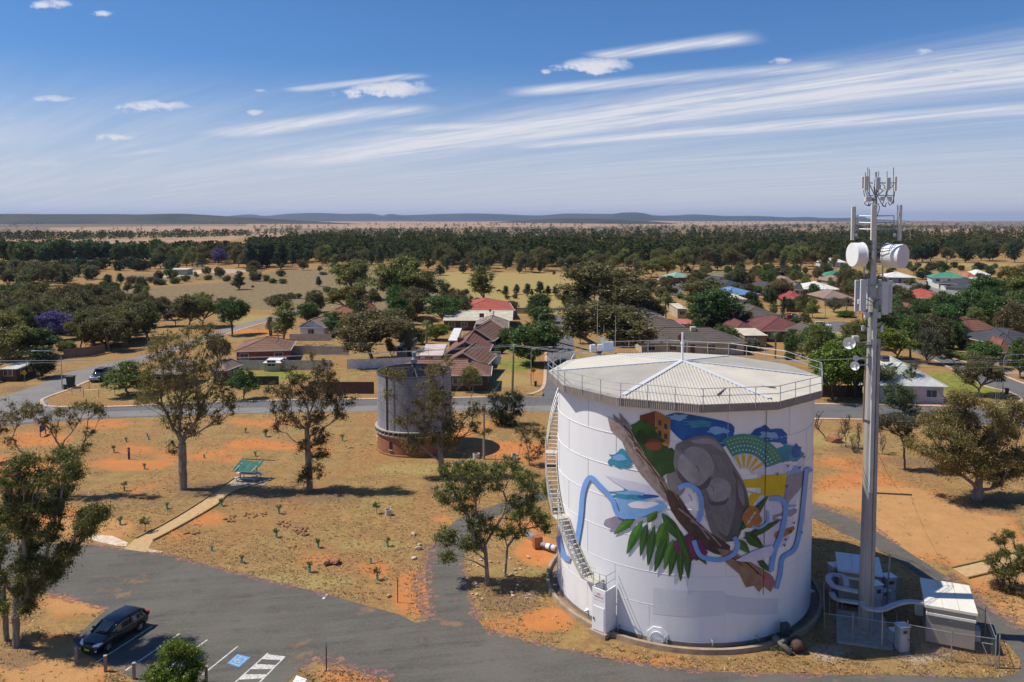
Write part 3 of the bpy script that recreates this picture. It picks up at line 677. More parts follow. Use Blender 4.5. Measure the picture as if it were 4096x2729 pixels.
# leaning gums on the roadside in front of the painted tank
hero('eucalyptus_tree', 'slender eucalypt with a spreading green crown at the bend of the service road', (1950, 2338),
     [Z6c(1010,170,80,60,12), Z6c(1130,110,110,50,14), Z6c(1260,110,110,60,15), Z6c(1400,140,110,70,15), Z6c(1520,190,90,80,13), Z6c(990,270,80,70,12), Z6c(1120,260,120,80,16), Z6c(1290,220,100,60,10), Z6c(1110,390,100,70,12), Z6c(1200,480,70,80,10),
      Z6c(980,620,80,70,13), Z6c(1000,720,60,50,7), Z6c(1180,610,80,70,13), Z6c(1110,660,60,50,7), Z6c(1460,370,80,60,9), Z6c(1570,300,50,90,8), Z6c(1280,520,60,60,6)],
     .24, 'eucg', Z6c(1250,640,1,1,1)[:2], seed=22, rc=.50, n_leaf=85, size=.22, wig=.05)
hero('eucalyptus_tree', 'thin leaning eucalypt with drooping foliage, on the stony bank beside the painted tank', (2021, 2306),
     [Z6c(1440,430,80,70,11), Z6c(1560,430,70,70,10), Z6c(1640,510,60,60,10), Z6c(1380,520,70,60,9), Z6c(1480,520,60,50,7), Z6c(1670,560,30,40,4), Z6c(1560,360,50,50,6)],
     .14, 'eucg', Z6c(1400,650,1,1,1)[:2], seed=27, rc=.45, n_leaf=80, size=.21, wig=.06)
# big forked gum at the car park edge with its thicker mate
hero('eucalyptus_tree', 'large smooth-barked eucalypt with a forked trunk, shading the parked black car', (62, 2590),
     [Z5c(90,60,110,60,20), Z5c(250,20,130,50,18), Z5c(400,60,100,70,18), Z5c(90,190,110,70,20), Z5c(250,170,90,70,14), Z5c(420,190,80,70,14), Z5c(30,340,60,90,12), Z5c(190,330,90,70,14), Z5c(280,450,130,90,24), Z5c(150,480,110,90,16), Z5c(600,230,60,60,20),
      Z5c(540,320,80,50,19), Z5c(430,460,70,60,17), Z5c(380,540,80,60,15), Z5c(220,620,110,80,20), Z5c(150,720,90,70,14), Z5c(760,60,75,60,20), Z5c(690,130,60,40,10), Z5c(560,160,60,50,10), Z5c(640,120,40,40,6), Z5c(250,740,50,50,8), Z5c(20,560,50,60,8),
      Z7c(230,1060,110,60,14), Z7c(420,1050,110,70,16), Z7c(120,1180,130,80,18), Z7c(350,1180,150,70,20), Z7c(560,1170,110,70,15), Z7c(120,1320,130,90,18), Z7c(410,1330,110,70,16), Z7c(230,1430,110,80,15), Z7c(600,1080,60,60,6)],
     .34, 'eucg', Z5c(115,700,1,1,1)[:2], seed=31, rc=.52, n_leaf=85, size=.20, wig=.05, depth=.9)
hero('eucalyptus_tree', 'pale-trunked eucalypt leaning beside the forked gum at the car park edge', (28, 2562),
     [Z5c(-60,300,120,90,16), Z5c(-120,120,110,100,16), Z5c(-40,620,80,90,12), Z5c(20,760,70,70,10), Z5c(-160,480,90,90,12), Z5c(20,100,70,80,8)],
     .27, 'eucg', Z5c(20,640,1,1,1)[:2], seed=33, rc=.52, n_leaf=80, size=.20)
# thin open gums at the left, behind it
hero('eucalyptus_tree', 'open eucalypt with fans of bare limbs tufted at the tips, beside the purple sign', (205, 1985),
     [Z7c(180,690,90,60,12), Z7c(290,640,90,50,12), Z7c(370,720,60,60,7), Z7c(70,760,60,60,6), Z7c(490,690,70,50,8), Z7c(620,640,70,40,8), Z7c(740,650,80,40,11), Z7c(800,690,50,40,5), Z7c(560,760,70,60,5), Z7c(430,830,50,60,4), Z7c(50,930,60,60,6), Z7c(670,840,60,50,4), Z7c(640,960,50,60,6), Z7c(600,1010,60,50,6), Z7c(100,600,40,40,2)],
     .22, 'euc', Z7(300,1150), seed=41, rc=.50, n_leaf=60, size=.23, wig=.03, up=.1)
hero('eucalyptus_tree', 'sparse eucalypt at the street corner beside the purple sign', (-20, 1850),
     [Z7c(-20,720,70,60,9), Z7c(20,800,50,60,6), Z7c(-120,800,90,80,9), Z7c(-60,900,80,60,8)], .2, 'euc', Z7(-40,960), seed=44, rc=.5, n_leaf=60, size=.25)
# slim young gums and the weeping tree near the concrete rings
hero('eucalyptus_tree', 'slim multi-stemmed young eucalypt behind the concrete rings', (2118, 1862),
     [Z8c(2140,920,60,50,8), Z8c(2220,930,70,60,10), Z8c(2290,960,60,70,9), Z8c(2160,1030,50,60,6), Z8c(2260,1080,60,60,6), Z8c(2200,1130,40,40,4)], .10, 'euc', Z8c(2180,1080,1,1,1)[:2], seed=51, rc=.5, n_leaf=60, size=.22, wig=.03)
hero('weeping_tree', 'dense dark weeping tree by the street, beside the wooden power pole', (2022, 1702),
     [Z8c(1960,690,80,50,14), Z8c(2050,680,80,60,14), Z8c(1920,780,70,60,12), Z8c(2000,790,90,70,18), Z8c(2090,760,60,70,12), Z8c(1960,850,60,40,8), Z8c(2060,850,50,40,7), Z8c(1900,640,40,40,4), Z8c(2120,670,40,30,4)], .22, 'pine', Z8c(2010,830,1,1,1)[:2], seed=55, rc=.75, n_leaf=80, size=.30, aspect=.25, droop=1.6, bark=BARKD)
hero('shrub', 'small leafy shrub beside the spiral stair of the painted tank', (2200, 2035), [Z6c(1650,220,30,40,7), Z6c(1660,280,28,40,6)], .05, 'eucg', Z6c(1655,300,1,1,1)[:2], seed=57, rc=.5, n_leaf=60, size=.2, cat='shrub')
hero('shrub_tree', 'bushy green young tree growing beside the bay lines, in front of the car park bollards', (705, 2800),
     [Z5c(1250,1060,50,40,9), Z5c(1220,1130,90,50,14), Z5c(1320,1150,90,60,15), Z5c(1180,1220,110,60,18), Z5c(1310,1250,120,70,22), Z5c(1400,1230,70,60,12), Z5c(1150,1310,100,60,16), Z5c(1300,1350,140,60,20), Z5c(1420,1330,60,60,9)], .10, 'bright', Z5c(1270,1360,1,1,1)[:2], seed=61, rc=.34, n_leaf=110, size=.15, aspect=.5, depth=1.)
# right-hand side
hero('eucalyptus_tree', 'massive low-branching old eucalypt with a dark crown on the orange earth', (3908, 1998),
     [Z3c(1420,640,110,70,16), Z3c(1540,690,110,60,16), Z3c(1650,740,90,60,10), Z3c(1260,880,140,80,22), Z3c(1440,830,130,90,24), Z3c(1560,900,130,100,24), Z3c(1190,960,110,70,15), Z3c(1360,980,140,80,18), Z3c(1130,1110,130,60,18), Z3c(1270,1150,140,80,22), Z3c(1420,1100,130,90,20),
      Z3c(1560,1080,130,90,18), Z3c(1700,1050,120,90,20), Z3c(1850,980,140,90,24), Z3c(1960,850,110,90,18), Z3c(1920,720,110,60,14), Z3c(1780,860,80,60,8), Z3c(1330,1260,130,80,18), Z3c(1500,1250,130,80,18), Z3c(1650,1230,120,80,16), Z3c(1800,1180,130,90,20), Z3c(1950,1150,120,100,20), Z3c(1850,1320,120,80,15), Z3c(1750,1380,100,60,10), Z3c(1980,1320,90,80,12), Z3c(1060,1090,60,50,6), Z3c(1750,740,50,40,4)],
     .75, 'euc', Z3c(1610,1350,1,1,1)[:2], seed=71, rc=.80, n_leaf=80, size=.27, wig=.08, depth=1.)
hero('acacia_tree', 'small grey-green wattle with thin forked stems beside the concrete mast', (3620, 1882),
     [Z3c(760,840,80,40,10), Z3c(850,840,90,60,14), Z3c(950,850,90,60,14), Z3c(1000,900,60,60,9), Z3c(760,900,70,50,9), Z3c(920,940,90,60,13), Z3c(960,1000,60,50,7), Z3c(720,860,40,40,4)], .17, 'grey', Z3c(930,1100,1,1,1)[:2], seed=75, rc=.55, n_leaf=75, size=.22, bark=BARKD)
hero('pine_tree', 'dark upright cypress pine on the street verge behind the concrete mast', (3618, 1660),
     [Z3c(830,590,60,50,12), Z3c(900,610,90,60,18), Z3c(980,660,90,60,18), Z3c(860,690,100,60,20), Z3c(950,740,110,50,18), Z3c(800,640,50,40,7), Z3c(870,540,40,30,6)], .2, 'pine', Z3c(920,760,1,1,1)[:2], seed=78, rc=.8, n_leaf=90, size=.28, aspect=.25, bark=BARKD)
hero('pine_tree', 'slim pine rising in front of the white iron roof house', (3628, 1600),
     [Z3c(1000,370,35,40,6), Z3c(980,430,60,40,9), Z3c(930,480,70,50,11), Z3c(1010,500,60,40,8), Z3c(960,560,70,50,10), Z3c(1040,590,50,50,8), Z3c(880,510,40,40,5)], .16, 'pine', Z3c(960,600,1,1,1)[:2], seed=79, rc=.7, n_leaf=80, size=.26, aspect=.25, bark=BARKD)
hero('eucalyptus_tree', 'light-leaved small tree over the fence of the white iron roof house', (3518, 1606),
     [Z3c(720,390,60,50,10), Z3c(760,450,70,50,12), Z3c(830,420,60,50,10), Z3c(710,500,60,50,9), Z3c(800,510,60,40,8)], .16, 'eucg', Z3c(715,590,1,1,1)[:2], seed=80, rc=.7, n_leaf=70, size=.26)
hero('pine_tree', 'young feathery cypress pine beside the sleeper-edged path by the mast compound', (4038, 2362),
     [Z4c(1800,290,40,40,10), Z4c(1760,370,60,50,12), Z4c(1840,390,50,50,10), Z4c(1730,460,70,50,13), Z4c(1840,460,60,50,11), Z4c(1680,540,80,50,13), Z4c(1790,560,80,60,13), Z4c(1730,620,90,50,12), Z4c(1840,640,90,60,13), Z4c(1880,540,40,60,6), Z4c(1800,720,80,50,8), Z4c(1640,600,30,30,3)],
     .09, 'eucg', Z4c(1800,560,1,1,1)[:2], seed=83, rc=.32, n_leaf=70, size=.17, aspect=.28, bark=BARKD)
hero('shrub', 'dry low shrub under the young cypress pine', (4030, 2370), [Z4c(1700,740,60,40,8), Z4c(1760,790,70,30,9), Z4c(1880,780,60,40,9)], .04, 'dryleaf', Z4c(1770,780,1,1,1)[:2], seed=84, rc=.35, n_leaf=50, size=.15, cat='shrub')
# thin leafless saplings by the boulder
for i, (x, y, tp, w) in enumerate(((370,1095,810,46), (412,1098,785,40), (525,1108,860,40), (735,1162,910,44), (470,1135,980,34))):
    hero('bare_sapling', 'thin nearly leafless sapling on the dry grass beside the old boulder', Z3c(x, y, 1, 1, 1)[:2],
         [Z3c(x, tp+40, w*.8, 40, 10), Z3c(x, tp+110, w, 50, 10), Z3c(x+4, tp+170, w*.8, 40, 6)], .06, 'dryleaf', Z3c(x, y-60, 1, 1, 1)[:2], seed=90+i, rc=.4, n_leaf=12, size=.16, wig=.05, rtip=.016, bark=BARKD)['group'] = 'bare saplings by the boulder'
hero('bare_tree', 'dead leaning sapling with bare twigs at the wall of the painted tank', Z3c(235,1020,1,1,1)[:2], [Z3c(150,830,60,60,12), Z3c(190,800,40,40,6), Z3c(130,900,40,40,5)], .1, 'dryleaf', Z3c(150,920,1,1,1)[:2], seed=97, rc=.3, n_leaf=3, size=.12, rtip=.02, bark=BARKD)
print('hero tris', TRIS)

# ---- prototypes for the town and the bush, unit height 1 so they can be scaled
PROTO = {}
def proto(key, blobs, fork, r0, rc, n_leaf, size, leaf, bark=BARK, variants=2, aspect=.5, droop=.3, sides=5, minr=.004, up=.25, wig=.06, rtip=.004, flat=.8):
    L = []
    for s in range(variants):
        rng = random.Random(sum(map(ord, key))*7 + s)
        bl = [(cx*rng.uniform(.75, 1.25) + rng.uniform(-.04, .04), cy*rng.uniform(.75, 1.25) + rng.uniform(-.04, .04), cz + rng.uniform(-.03, .03), rx*rng.uniform(.85, 1.15), ry*rng.uniform(.85, 1.15), rz*rng.uniform(.9, 1.1), n) for cx, cy, cz, rx, ry, rz, n in blobs]
        tr = [np.array([rng.uniform(-.012, .012)*i, rng.uniform(-.012, .012)*i, fork*i/3 - (.02 if i == 0 else 0)]) for i in range(4)]
        tm, cm = tree_meshes(sum(map(ord, key)) + 31*s, bl, tr, r0, rc, n_leaf, size, aspect, droop, sides, minr, up, wig, rtip, flat)
        L.append((tm, cm))
    PROTO[key] = (L, bark, leaf)
proto('gum', [(-.17,.05,.58,.19,.19,.16,34), (.17,-.05,.62,.20,.20,.16,36), (.02,.1,.80,.20,.20,.16,36), (-.05,-.16,.70,.18,.18,.14,26), (.22,.12,.44,.14,.14,.11,16), (-.24,-.08,.42,.14,.14,.11,16)], .24, .017, .085, 105, .031, 'euc', variants=3)
proto('gumg', [(-.14,.05,.56,.20,.20,.18,36), (.15,-.05,.58,.20,.20,.18,36), (.02,.08,.79,.20,.20,.16,34), (0,-.1,.40,.26,.24,.14,32)], .2, .017, .085, 105, .031, 'eucg', variants=3)
proto('tall', [(0,0,.75,.13,.13,.2,34), (.06,.03,.48,.15,.15,.18,30), (-.06,-.02,.6,.13,.13,.2,28)], .28, .014, .07, 105, .028, 'eucg', variants=2)
proto('round', [(0,0,.56,.36,.36,.36,110), (0,0,.74,.28,.28,.2,36), (.1,.1,.35,.28,.28,.16,26)], .18, .02, .095, 105, .036, 'green', BARKD, 3, aspect=.6)
proto('bright', [(-.15,0,.56,.28,.28,.30,60), (.18,.05,.58,.27,.27,.29,56), (0,0,.76,.26,.26,.2,36)], .18, .02, .09, 105, .035, 'bright', BARKD, 2, aspect=.6)
proto('cypress', [(0,0,.30,.21,.21,.22,50), (0,0,.55,.165,.165,.18,42), (0,0,.78,.095,.095,.18,28)], .1, .018, .075, 90, .034, 'pine', BARKD, 3, aspect=.4, up=.1)
proto('column', [(0,0,.25,.085,.085,.24,34), (0,0,.55,.085,.085,.25,34), (0,0,.82,.05,.05,.16,18)], .1, .02, .045, 90, .027, 'dark', BARKD, 1, aspect=.4)
proto('umbrella', [(-.22,0,.66,.28,.28,.22,52), (.22,.05,.66,.28,.28,.22,52), (0,0,.80,.28,.28,.18,44), (.1,.1,.50,.28,.28,.14,28)], .34, .024, .10, 105, .036, 'green', BARKD, 2)
proto('wattle', [(-.3,0,.52,.27,.27,.28,48), (.28,.06,.52,.28,.27,.28,50), (0,0,.74,.32,.30,.22,50), (.05,-.2,.42,.34,.24,.24,34)], .14, .024, .115, 100, .041, 'olive', BARKD, 3)
proto('shrub', [(0,0,.42,.48,.48,.38,80), (.15,.1,.58,.3,.3,.3,26)], .08, .02, .16, 66, .074, 'grey', BARKD, 3, aspect=.45)
proto('shrubg', [(0,0,.44,.5,.5,.40,84)], .08, .02, .15, 72, .070, 'olive', BARKD, 2, aspect=.5)
def put(key, label, u, v, vtop, w=None, leaf=None, name=None, group=None, z=0., cat=None, rng=random.Random(5), ground=None):
    """A town or bush tree: its foot stands at the pixel, its height follows from that distance."""
    g = ground if ground is not None else G(u, v, z); H = (D(u, vtop, g.y) - g).z
    L, bark, lf = PROTO[key]; lf = leaf or lf; i = rng.randrange(len(L)); tm, cm = L[i]
    if not cm.materials: cm.materials.append(None)
    if not tm.materials: tm.materials.append(bark)
    base = {'gum': .62, 'gumg': .62, 'tall': .36, 'round': .78, 'bright': .86, 'cypress': .46, 'column': .26, 'umbrella': 1., 'wattle': 1.15, 'shrub': 1.1, 'shrubg': 1.1}[key]
    sx = H if w is None else 1.13*(w*g.y/F) / base; H *= 1.05
    nm = name or {'gum': 'eucalyptus_tree', 'gumg': 'eucalyptus_tree', 'tall': 'eucalyptus_tree', 'round': 'broadleaf_tree', 'bright': 'broadleaf_tree', 'cypress': 'cypress_pine', 'column': 'cypress_tree', 'umbrella': 'umbrella_pine', 'wattle': 'wattle_tree', 'shrub': 'shrub', 'shrubg': 'shrub'}[key]
    c = cat or ('shrub' if key.startswith('shrub') else 'tree')
    o = thing(nm, label, c, g, group, rng.uniform(0, 6.28)); o.scale = (sx, sx, H)
    link('trunk', tm, None, o); s_ = link('crown', cm, None, o).material_slots[0]; s_.link = 'OBJECT'; s_.material = LEAF[lf]
    return o
# palms
def palm(label, u, v, vtop, skirt=False, seed=1, nf=22, name='palm_tree'):
    g = G(u, v); H = (D(u, vtop, g.y)-g).z; rng = random.Random(seed); o = thing(name, label, 'palm', g)
    th = H*.82 if not skirt else H*.80; mb = MB(); bend = rng.uniform(-.3, .3)
    pts = [Vector((bend*(i/6)**2, 0, th*i/6)) for i in range(7)]
    for i, (a, b2) in enumerate(zip(pts[:-1], pts[1:])): mb.tube(a, b2, .26-.02*i if not skirt else .42, .24-.02*i if not skirt else .42, 8, cap=False)
    mb.build('trunk', BARKD if skirt else BARK, o, local=True, smooth=True)
    def frond(name_, n, elev, L, leafm, droop):
        V = []; Q = []; tone = []
        for k in range(n):
            a = 6.283*k/n + rng.uniform(-.2, .2); e = elev + rng.uniform(-.35, .35); p = Vector((bend, 0, th)); dirv = Vector((math.cos(a)*math.cos(e), math.sin(a)*math.cos(e), math.sin(e)))
            m = 9; tn_ = rng.random()
            for j in range(m):
                q = p + dirv*(L/m); dirv = (dirv + Vector((0, 0, -droop/m*2.2))).normalized(); sd = dirv.cross(Vector((0, 0, 1)))
                sd = sd.normalized() if sd.length > .01 else Vector((1, 0, 0)); wl = L*.26*math.sin(math.pi*(j+.9)/(m+1.2))
                for s in (-1, 1):
                    for hh in (0, .5):
                        b0 = p.lerp(q, hh); tip = b0 + sd*s*wl + dirv*wl*.55 - Vector((0, 0, wl*.55)); b1 = b0 + dirv*L/m*.28
                        k0 = len(V); V += [b0, b1, tip, tip]; Q.append((k0, k0+1, k0+2)); tone.append(tn_*.6 + rng.random()*.4); V.pop()
                p = q
        me = fastmesh(name_, np.array([tuple(x) for x in V]), np.array(Q), attr=tone); link(name_, me, leafm, o)
    frond('crown', nf, .45, min(H*.33, 2.9) if not skirt else min(H*.24, 2.2), LEAF['palm'], 1.5)
    if skirt: frond('dead_skirt', 26, -1.1, H*.55, LEAF['dryleaf'], .8)
    return o
# ================================================================== the painted water tank
TX, TY, TR = 12.75, 58.5, 9.3; TC = Vector((TX, TY, 0)); WT = 15.55
def pol(a, r, z): return Vector((TX + r*math.cos(a), TY + r*math.sin(a), z))
def cyl(u, v, r=TR):                                        # where a photo direction meets the wall
    d = ray(u, v); ox, oy = -TX, -TY; A = d[0]**2+d[1]**2; B = 2*(ox*d[0]+oy*d[1]); C = ox*ox+oy*oy-r*r
    disc = max(B*B-4*A*C, 0.); t_ = (-B-math.sqrt(disc))/(2*A); a = math.atan2(d[1]*t_-TY, d[0]*t_-TX); return (a-2*math.pi if a > 1 else a), CH+d[2]*t_
def wallmat():
    m = bpy.data.materials.new('tank_white_paint'); m.use_nodes = True; t = m.node_tree; b = t.nodes['Principled BSDF']
    b.inputs['Roughness'].default_value = .45; b.inputs['Specular IOR Level'].default_value = .35
    p = S(t, t.nodes.new('ShaderNodeNewGeometry').outputs['Position']); x, y, z = sep(t, p)
    n1 = noise(t, comb(t, x*.9, y*.9, z*.10), 1, 5, .6); n2 = noise(t, p, .5, 4)
    c = mixc(t, n1.step(.45, .75)*.35, (.80, .80, .80), (.69, .69, .68))
    c = mixc(t, n2.step(.5, .8)*.25, c, (.72, .73, .74))
    c = mixc(t, ((z*-1.0+2.2).step(0, 1.9))*(n1.step(.4, .6))*.25, c, (.60, .56, .50))   # rust and splash stains by the foot
    t.links.new(c.k, b.inputs['Base Color'])
    bn = t.nodes.new('ShaderNodeBump'); bn.inputs['Strength'].default_value = .15; bn.inputs['Distance'].default_value = .03
    t.links.new(n2.k, bn.inputs['Height']); t.links.new(bn.outputs[0], b.inputs['Normal']); return m
TW = wallmat()
tank = thing('water_tank', 'huge white cylindrical water tank with a colourful mural and pale conical roof', 'water tank', (TX, TY, 0))
# steel courses: seven rings of plates, each a few millimetres proud of the one above
ncr = 7; hh = (WT-.3)/ncr
for k in range(ncr):
    r = TR - .004*k; MB().lathe(TC, [(r, .3+hh*k), (r, .3+hh*(k+1))], 144).build('wall_course', TW, tank, smooth=True)
SEAM = mat('weld_seam', (.77, .76, .73), (.71, .70, .67), 4, .5)
for k in range(1, ncr):
    z = .3+hh*k; MB().lathe(TC, [(TR-.02, z-.018), (TR+.008, z-.012), (TR+.008, z+.012), (TR-.02, z+.018)], 128).build('weld_seam', SEAM, tank)
for k in range(ncr):
    for j in range(12):
        a = 2*math.pi*(j + .5*(k % 2))/12 + .1; mb = MB(); mb.beam(pol(a, TR-.002, .3+hh*k), pol(a, TR-.002, .3+hh*(k+1)), .018, .018); mb.build('weld_seam', SEAM, tank)
MB().lathe(TC, [(TR+.02, .06), (TR+.02, .32), (TR-.1, .34)], 96).build('wall_foot', mat('stained_concrete', (.33, .26, .19), (.24, .18, .14), 2), tank)
# concrete ring kerb with a dark gutter inside
MB().lathe(TC, [(TR+.02, .05), (TR+.62, .05)], 96).build('gutter', mat('wet_gutter', (.20, .15, .11), (.28, .20, .14), 1.5), tank)
MB().lathe(TC, [(TR+.60, .0), (TR+.60, .34), (TR+.84, .34), (TR+.86, -.05)], 96).build('ring_kerb', mat('old_kerb', (.40, .30, .20), (.26, .19, .13), 1.4, .95, bump=.3), tank)
# roof: six hipped sectors of ribbed sheet over a twelve-sided eave
ROOFM = mat('tank_roof_sheet', (.53, .49, .41), (.46, .425, .355), .7, .5); ROOFW = ROOFM
FASC = mat('tank_fascia', (.30, .265, .225), (.24, .21, .18), 2, .6)
EA = R_(-6); AP = Vector((TX, TY, 16.95)); RC = 10.05; EZ = 15.93
corners = [pol(EA + R_(30*k), RC, EZ) for k in range(12)]
for s in range(6):
    A, M_, B = corners[(2*s) % 12], corners[(2*s+1) % 12], corners[(2*s+2) % 12]
    am = EA + R_(30*(2*s+1)); out = Vector((math.cos(am), math.sin(am), 0)); tan = Vector((-out.y, out.x, 0))
    mb = MB(); w = (B-A).length; n = 46
    # each rib runs up the slope: a raised trapezoid strip, ends cut on the hip
    def edge(x):                                             # outer end of the sheet at sideways offset x
        f = x/w + .5
        return A.lerp(M_, f*2) if f < .5 else M_.lerp(B, f*2-1)
    prev = None; V_ = []; Fc = []
    for i in range(n+1):
        for (fx, dz_) in ((0., 0.), (.18, .035), (.50, .035), (.68, 0.)):
            x = min(max((i+fx)/n - .5, -.5), .5)*w; e = edge(x)
            top = TC + tan*x + out*(abs(x)/math.tan(R_(30))); zt = AP.z + (EZ-AP.z)*abs(x)/(w/2)
            k = len(V_); V_ += [Vector((e.x, e.y, EZ + dz_)) + out*.03, Vector((top.x, top.y, zt + dz_))]
            if k: Fc.append((k-2, k, k+1, k-1))
    mb.add(V_, Fc); mb.build('roof_panel', ROOFM, tank)
HIP = mat('hip_cap', (.62, .64, .66), (.56, .58, .60), 2, .4)
for k in range(6):
    c0 = corners[2*k]; mb = MB(); mb.beam(AP+Vector((0, 0, .06)), c0.lerp(AP, .07)+Vector((0, 0, .07)), .32, .05); mb.build('hip_cap', HIP, tank)
for k in range(12):                                          # corrugated fascia, ledge and eave lining side by side
    a, b2 = corners[k], corners[(k+1) % 12]; mid = (a+b2)/2; out = (mid-TC); out.z = 0; out.normalize(); n = 38; V_ = []; Fc = []
    for i in range(n*2+1):
        p = a.lerp(b2, i/(2*n)) + out*(.03 if i % 2 else 0.); V_ += [p+Vector((0, 0, .06)), p+Vector((0, 0, -.46))]
        if i: Fc.append((2*i-2, 2*i, 2*i+1, 2*i-1))
    MB().add(V_, Fc).build('fascia', FASC, tank)
    ia, ib = a-(a-TC).normalized()*0, b2
    q = [a+Vector((0, 0, -.44)), b2+Vector((0, 0, -.44)), pol(EA+R_(30*(k+1)), TR-.15, 15.5), pol(EA+R_(30*k), TR-.15, 15.5)]
    MB().add(q, [(0, 1, 2, 3)]).build('eave_lining', FASC, tank)
# guard rail round the roof
RAIL = mat('rail_galvanised', (.50, .52, .53), (.40, .42, .43), 4, .45, .5)
for k in range(12):
    a, b2 = corners[k]+Vector((0, 0, .05)), corners[(k+1) % 12]+Vector((0, 0, .05)); a, b2 = TC+(a-TC)*1.004, TC+(b2-TC)*1.004; a.z = b2.z = EZ+.04
    for hz_ in (1.02, .55):
        mb = MB(); mb.tube(a+Vector((0, 0, hz_)), b2+Vector((0, 0, hz_)), .025, n=6); mb.build('guard_rail', RAIL, tank)
    for i in range(3):
        p = a.lerp(b2, i/3+.04); mb = MB(); mb.tube(p-Vector((0, 0, .35)), p+Vector((0, 0, 1.02)), .027, n=6); mb.build('rail_post', RAIL, tank)
# vent pole at the top
MB().tube(AP, AP+Vector((0, 0, 1.35)), .09, n=10).tube(AP+Vector((0, 0, 1.25)), AP+Vector((0, 0, 1.4)), .13, n=10).tube(AP+Vector((0, 0, 1.4)), AP+Vector((0, 0, 2.15)), .075, n=10).build('vent_pole', WHITE, tank)
MB().tube(AP+Vector((-.08, .1, 1.75)), AP+Vector((-.08, .16, 1.75)), .26, n=14).build('vent_disc', mat('rusty_disc', (.16, .07, .04), (.10, .05, .035), 6), tank)
# instrument boxes and whip aerials at the back of the roof edge
for (u, v, w, h) in ((2370, 1393, .42, .62), (2403, 1391, .62, .55), (2431, 1387, .95, .82)):
    p = D(u, v, TY+8.4); MB().box(p, (w, .35, h), .2).build('instrument_box', WHITE if w < .9 else mat('pale_blue_box', (.55, .66, .72), (.5, .6, .66), 2, .5), tank, bevel=.02)
for (u, v0, v1, r) in ((2388,1418,1185,.03),(2460,1405,1265,.028),(2413,1400,1300,.02)):
    MB().tube(D(u, v0, TY+8.3), D(u+3, v1, TY+8.3), r, r*.6, 6).build('whip_aerial', RAIL, tank)
MB().box(D(2411, 1359, TY+8.25), (.4, .05, .4)).build('small_panel_aerial', WHITE, tank)
MB().beam(D(2411, 1405, TY+8.3), D(2411, 1365, TY+8.3), .05).build('aerial_post', RAIL, tank)
for (a0, a1, b0, b1) in ((2870,1580,2905,1553),(3005,1541,3103,1551)):
    MB().beam(G(a0, a1, 16.2), G(b0, b1, 16.25), .1, .06).build('roof_cleat', DARKSTEEL, tank)
# spiral stair on the sunny side: treads, stringers, handrail, landings
def helix(s): return None
a_b, z_b = cyl(2348, 2304, TR+.5); a_m, z_m = cyl(2252, 2075, TR+.5)
STEP = mat('stair_steel', (.50, .47, .40), (.40, .37, .31), 3, .6)
slope = (z_m - z_b)/abs(a_m - a_b)
flights = [(a_b, z_b, a_m, z_m)]
a2 = a_m - .10; z_c = 9.7; a3 = a2 - (z_c - z_m)/slope; flights.append((a2, z_m, a3, z_c)); a4 = a3 - .10; a5 = a4 - (15.3-z_c)/slope; flights.append((a4, z_c, a5, 15.3))
print('stair', a_b, z_b, a_m, z_m, slope)
for (A0, Z0, A1, Z1) in flights:
    n = max(2, int((Z1-Z0)/.24))
    for i in range(n):
        f = (i+.5)/n; a = A0+(A1-A0)*f; z = Z0+(Z1-Z0)*f
        M = Matrix.Rotation(a, 3, 'Z'); MB().box(pol(a, TR+.50, z), (.80, .26, .05), a).build('tread', STEP, tank)
    for rr_ in (TR+.10, TR+.92):
        mb = MB(); pts = [pol(A0+(A1-A0)*i/16, rr_, Z0+(Z1-Z0)*i/16) for i in range(17)]
        for p, q in zip(pts[:-1], pts[1:]): mb.beam(p, q, .05, .24)
        mb.build('stringer', STEP, tank)
    for dz_ in (1.0, .55):
        mb = MB(); mb.path([pol(A0+(A1-A0)*i/16, TR+.92, Z0+(Z1-Z0)*i/16+dz_) for i in range(17)], .022); mb.build('handrail', RAIL, tank)
    for i in range(0, 17, 4):
        p = pol(A0+(A1-A0)*i/16, TR+.92, Z0+(Z1-Z0)*i/16); mb = MB(); mb.tube(p, p+Vector((0, 0, 1.)), .022, n=6); mb.build('rail_post', RAIL, tank)
for (a0, a1, z) in ((a_b, a_b+.115, z_b), (a_m, a_m-.10, z_m), (a3, a3-.10, z_c), (a5, a5-.1, 15.3)):
    mb = MB(); n = 5; V_ = []; Fc = []
    for i in range(n+1):
        a = a0+(a1-a0)*i/n; V_ += [pol(a, TR+.04, z), pol(a, TR+.95, z), pol(a, TR+.95, z-.09), pol(a, TR+.04, z-.09)]
        if i: k = 4*i; Fc += [(k-4+j, k+j, k+(j+1) % 4, k-4+(j+1) % 4) for j in range(4)]
    Fc += [(0, 1, 2, 3), (4*n, 4*n+1, 4*n+2, 4*n+3)]
    mb.add(V_, Fc).build('landing', STEP, tank)
    mb = MB(); mb.path([pol(a0+(a1-a0)*i/4, TR+.92, z+1.0) for i in range(5)], .022); mb.build('handrail', RAIL, tank)
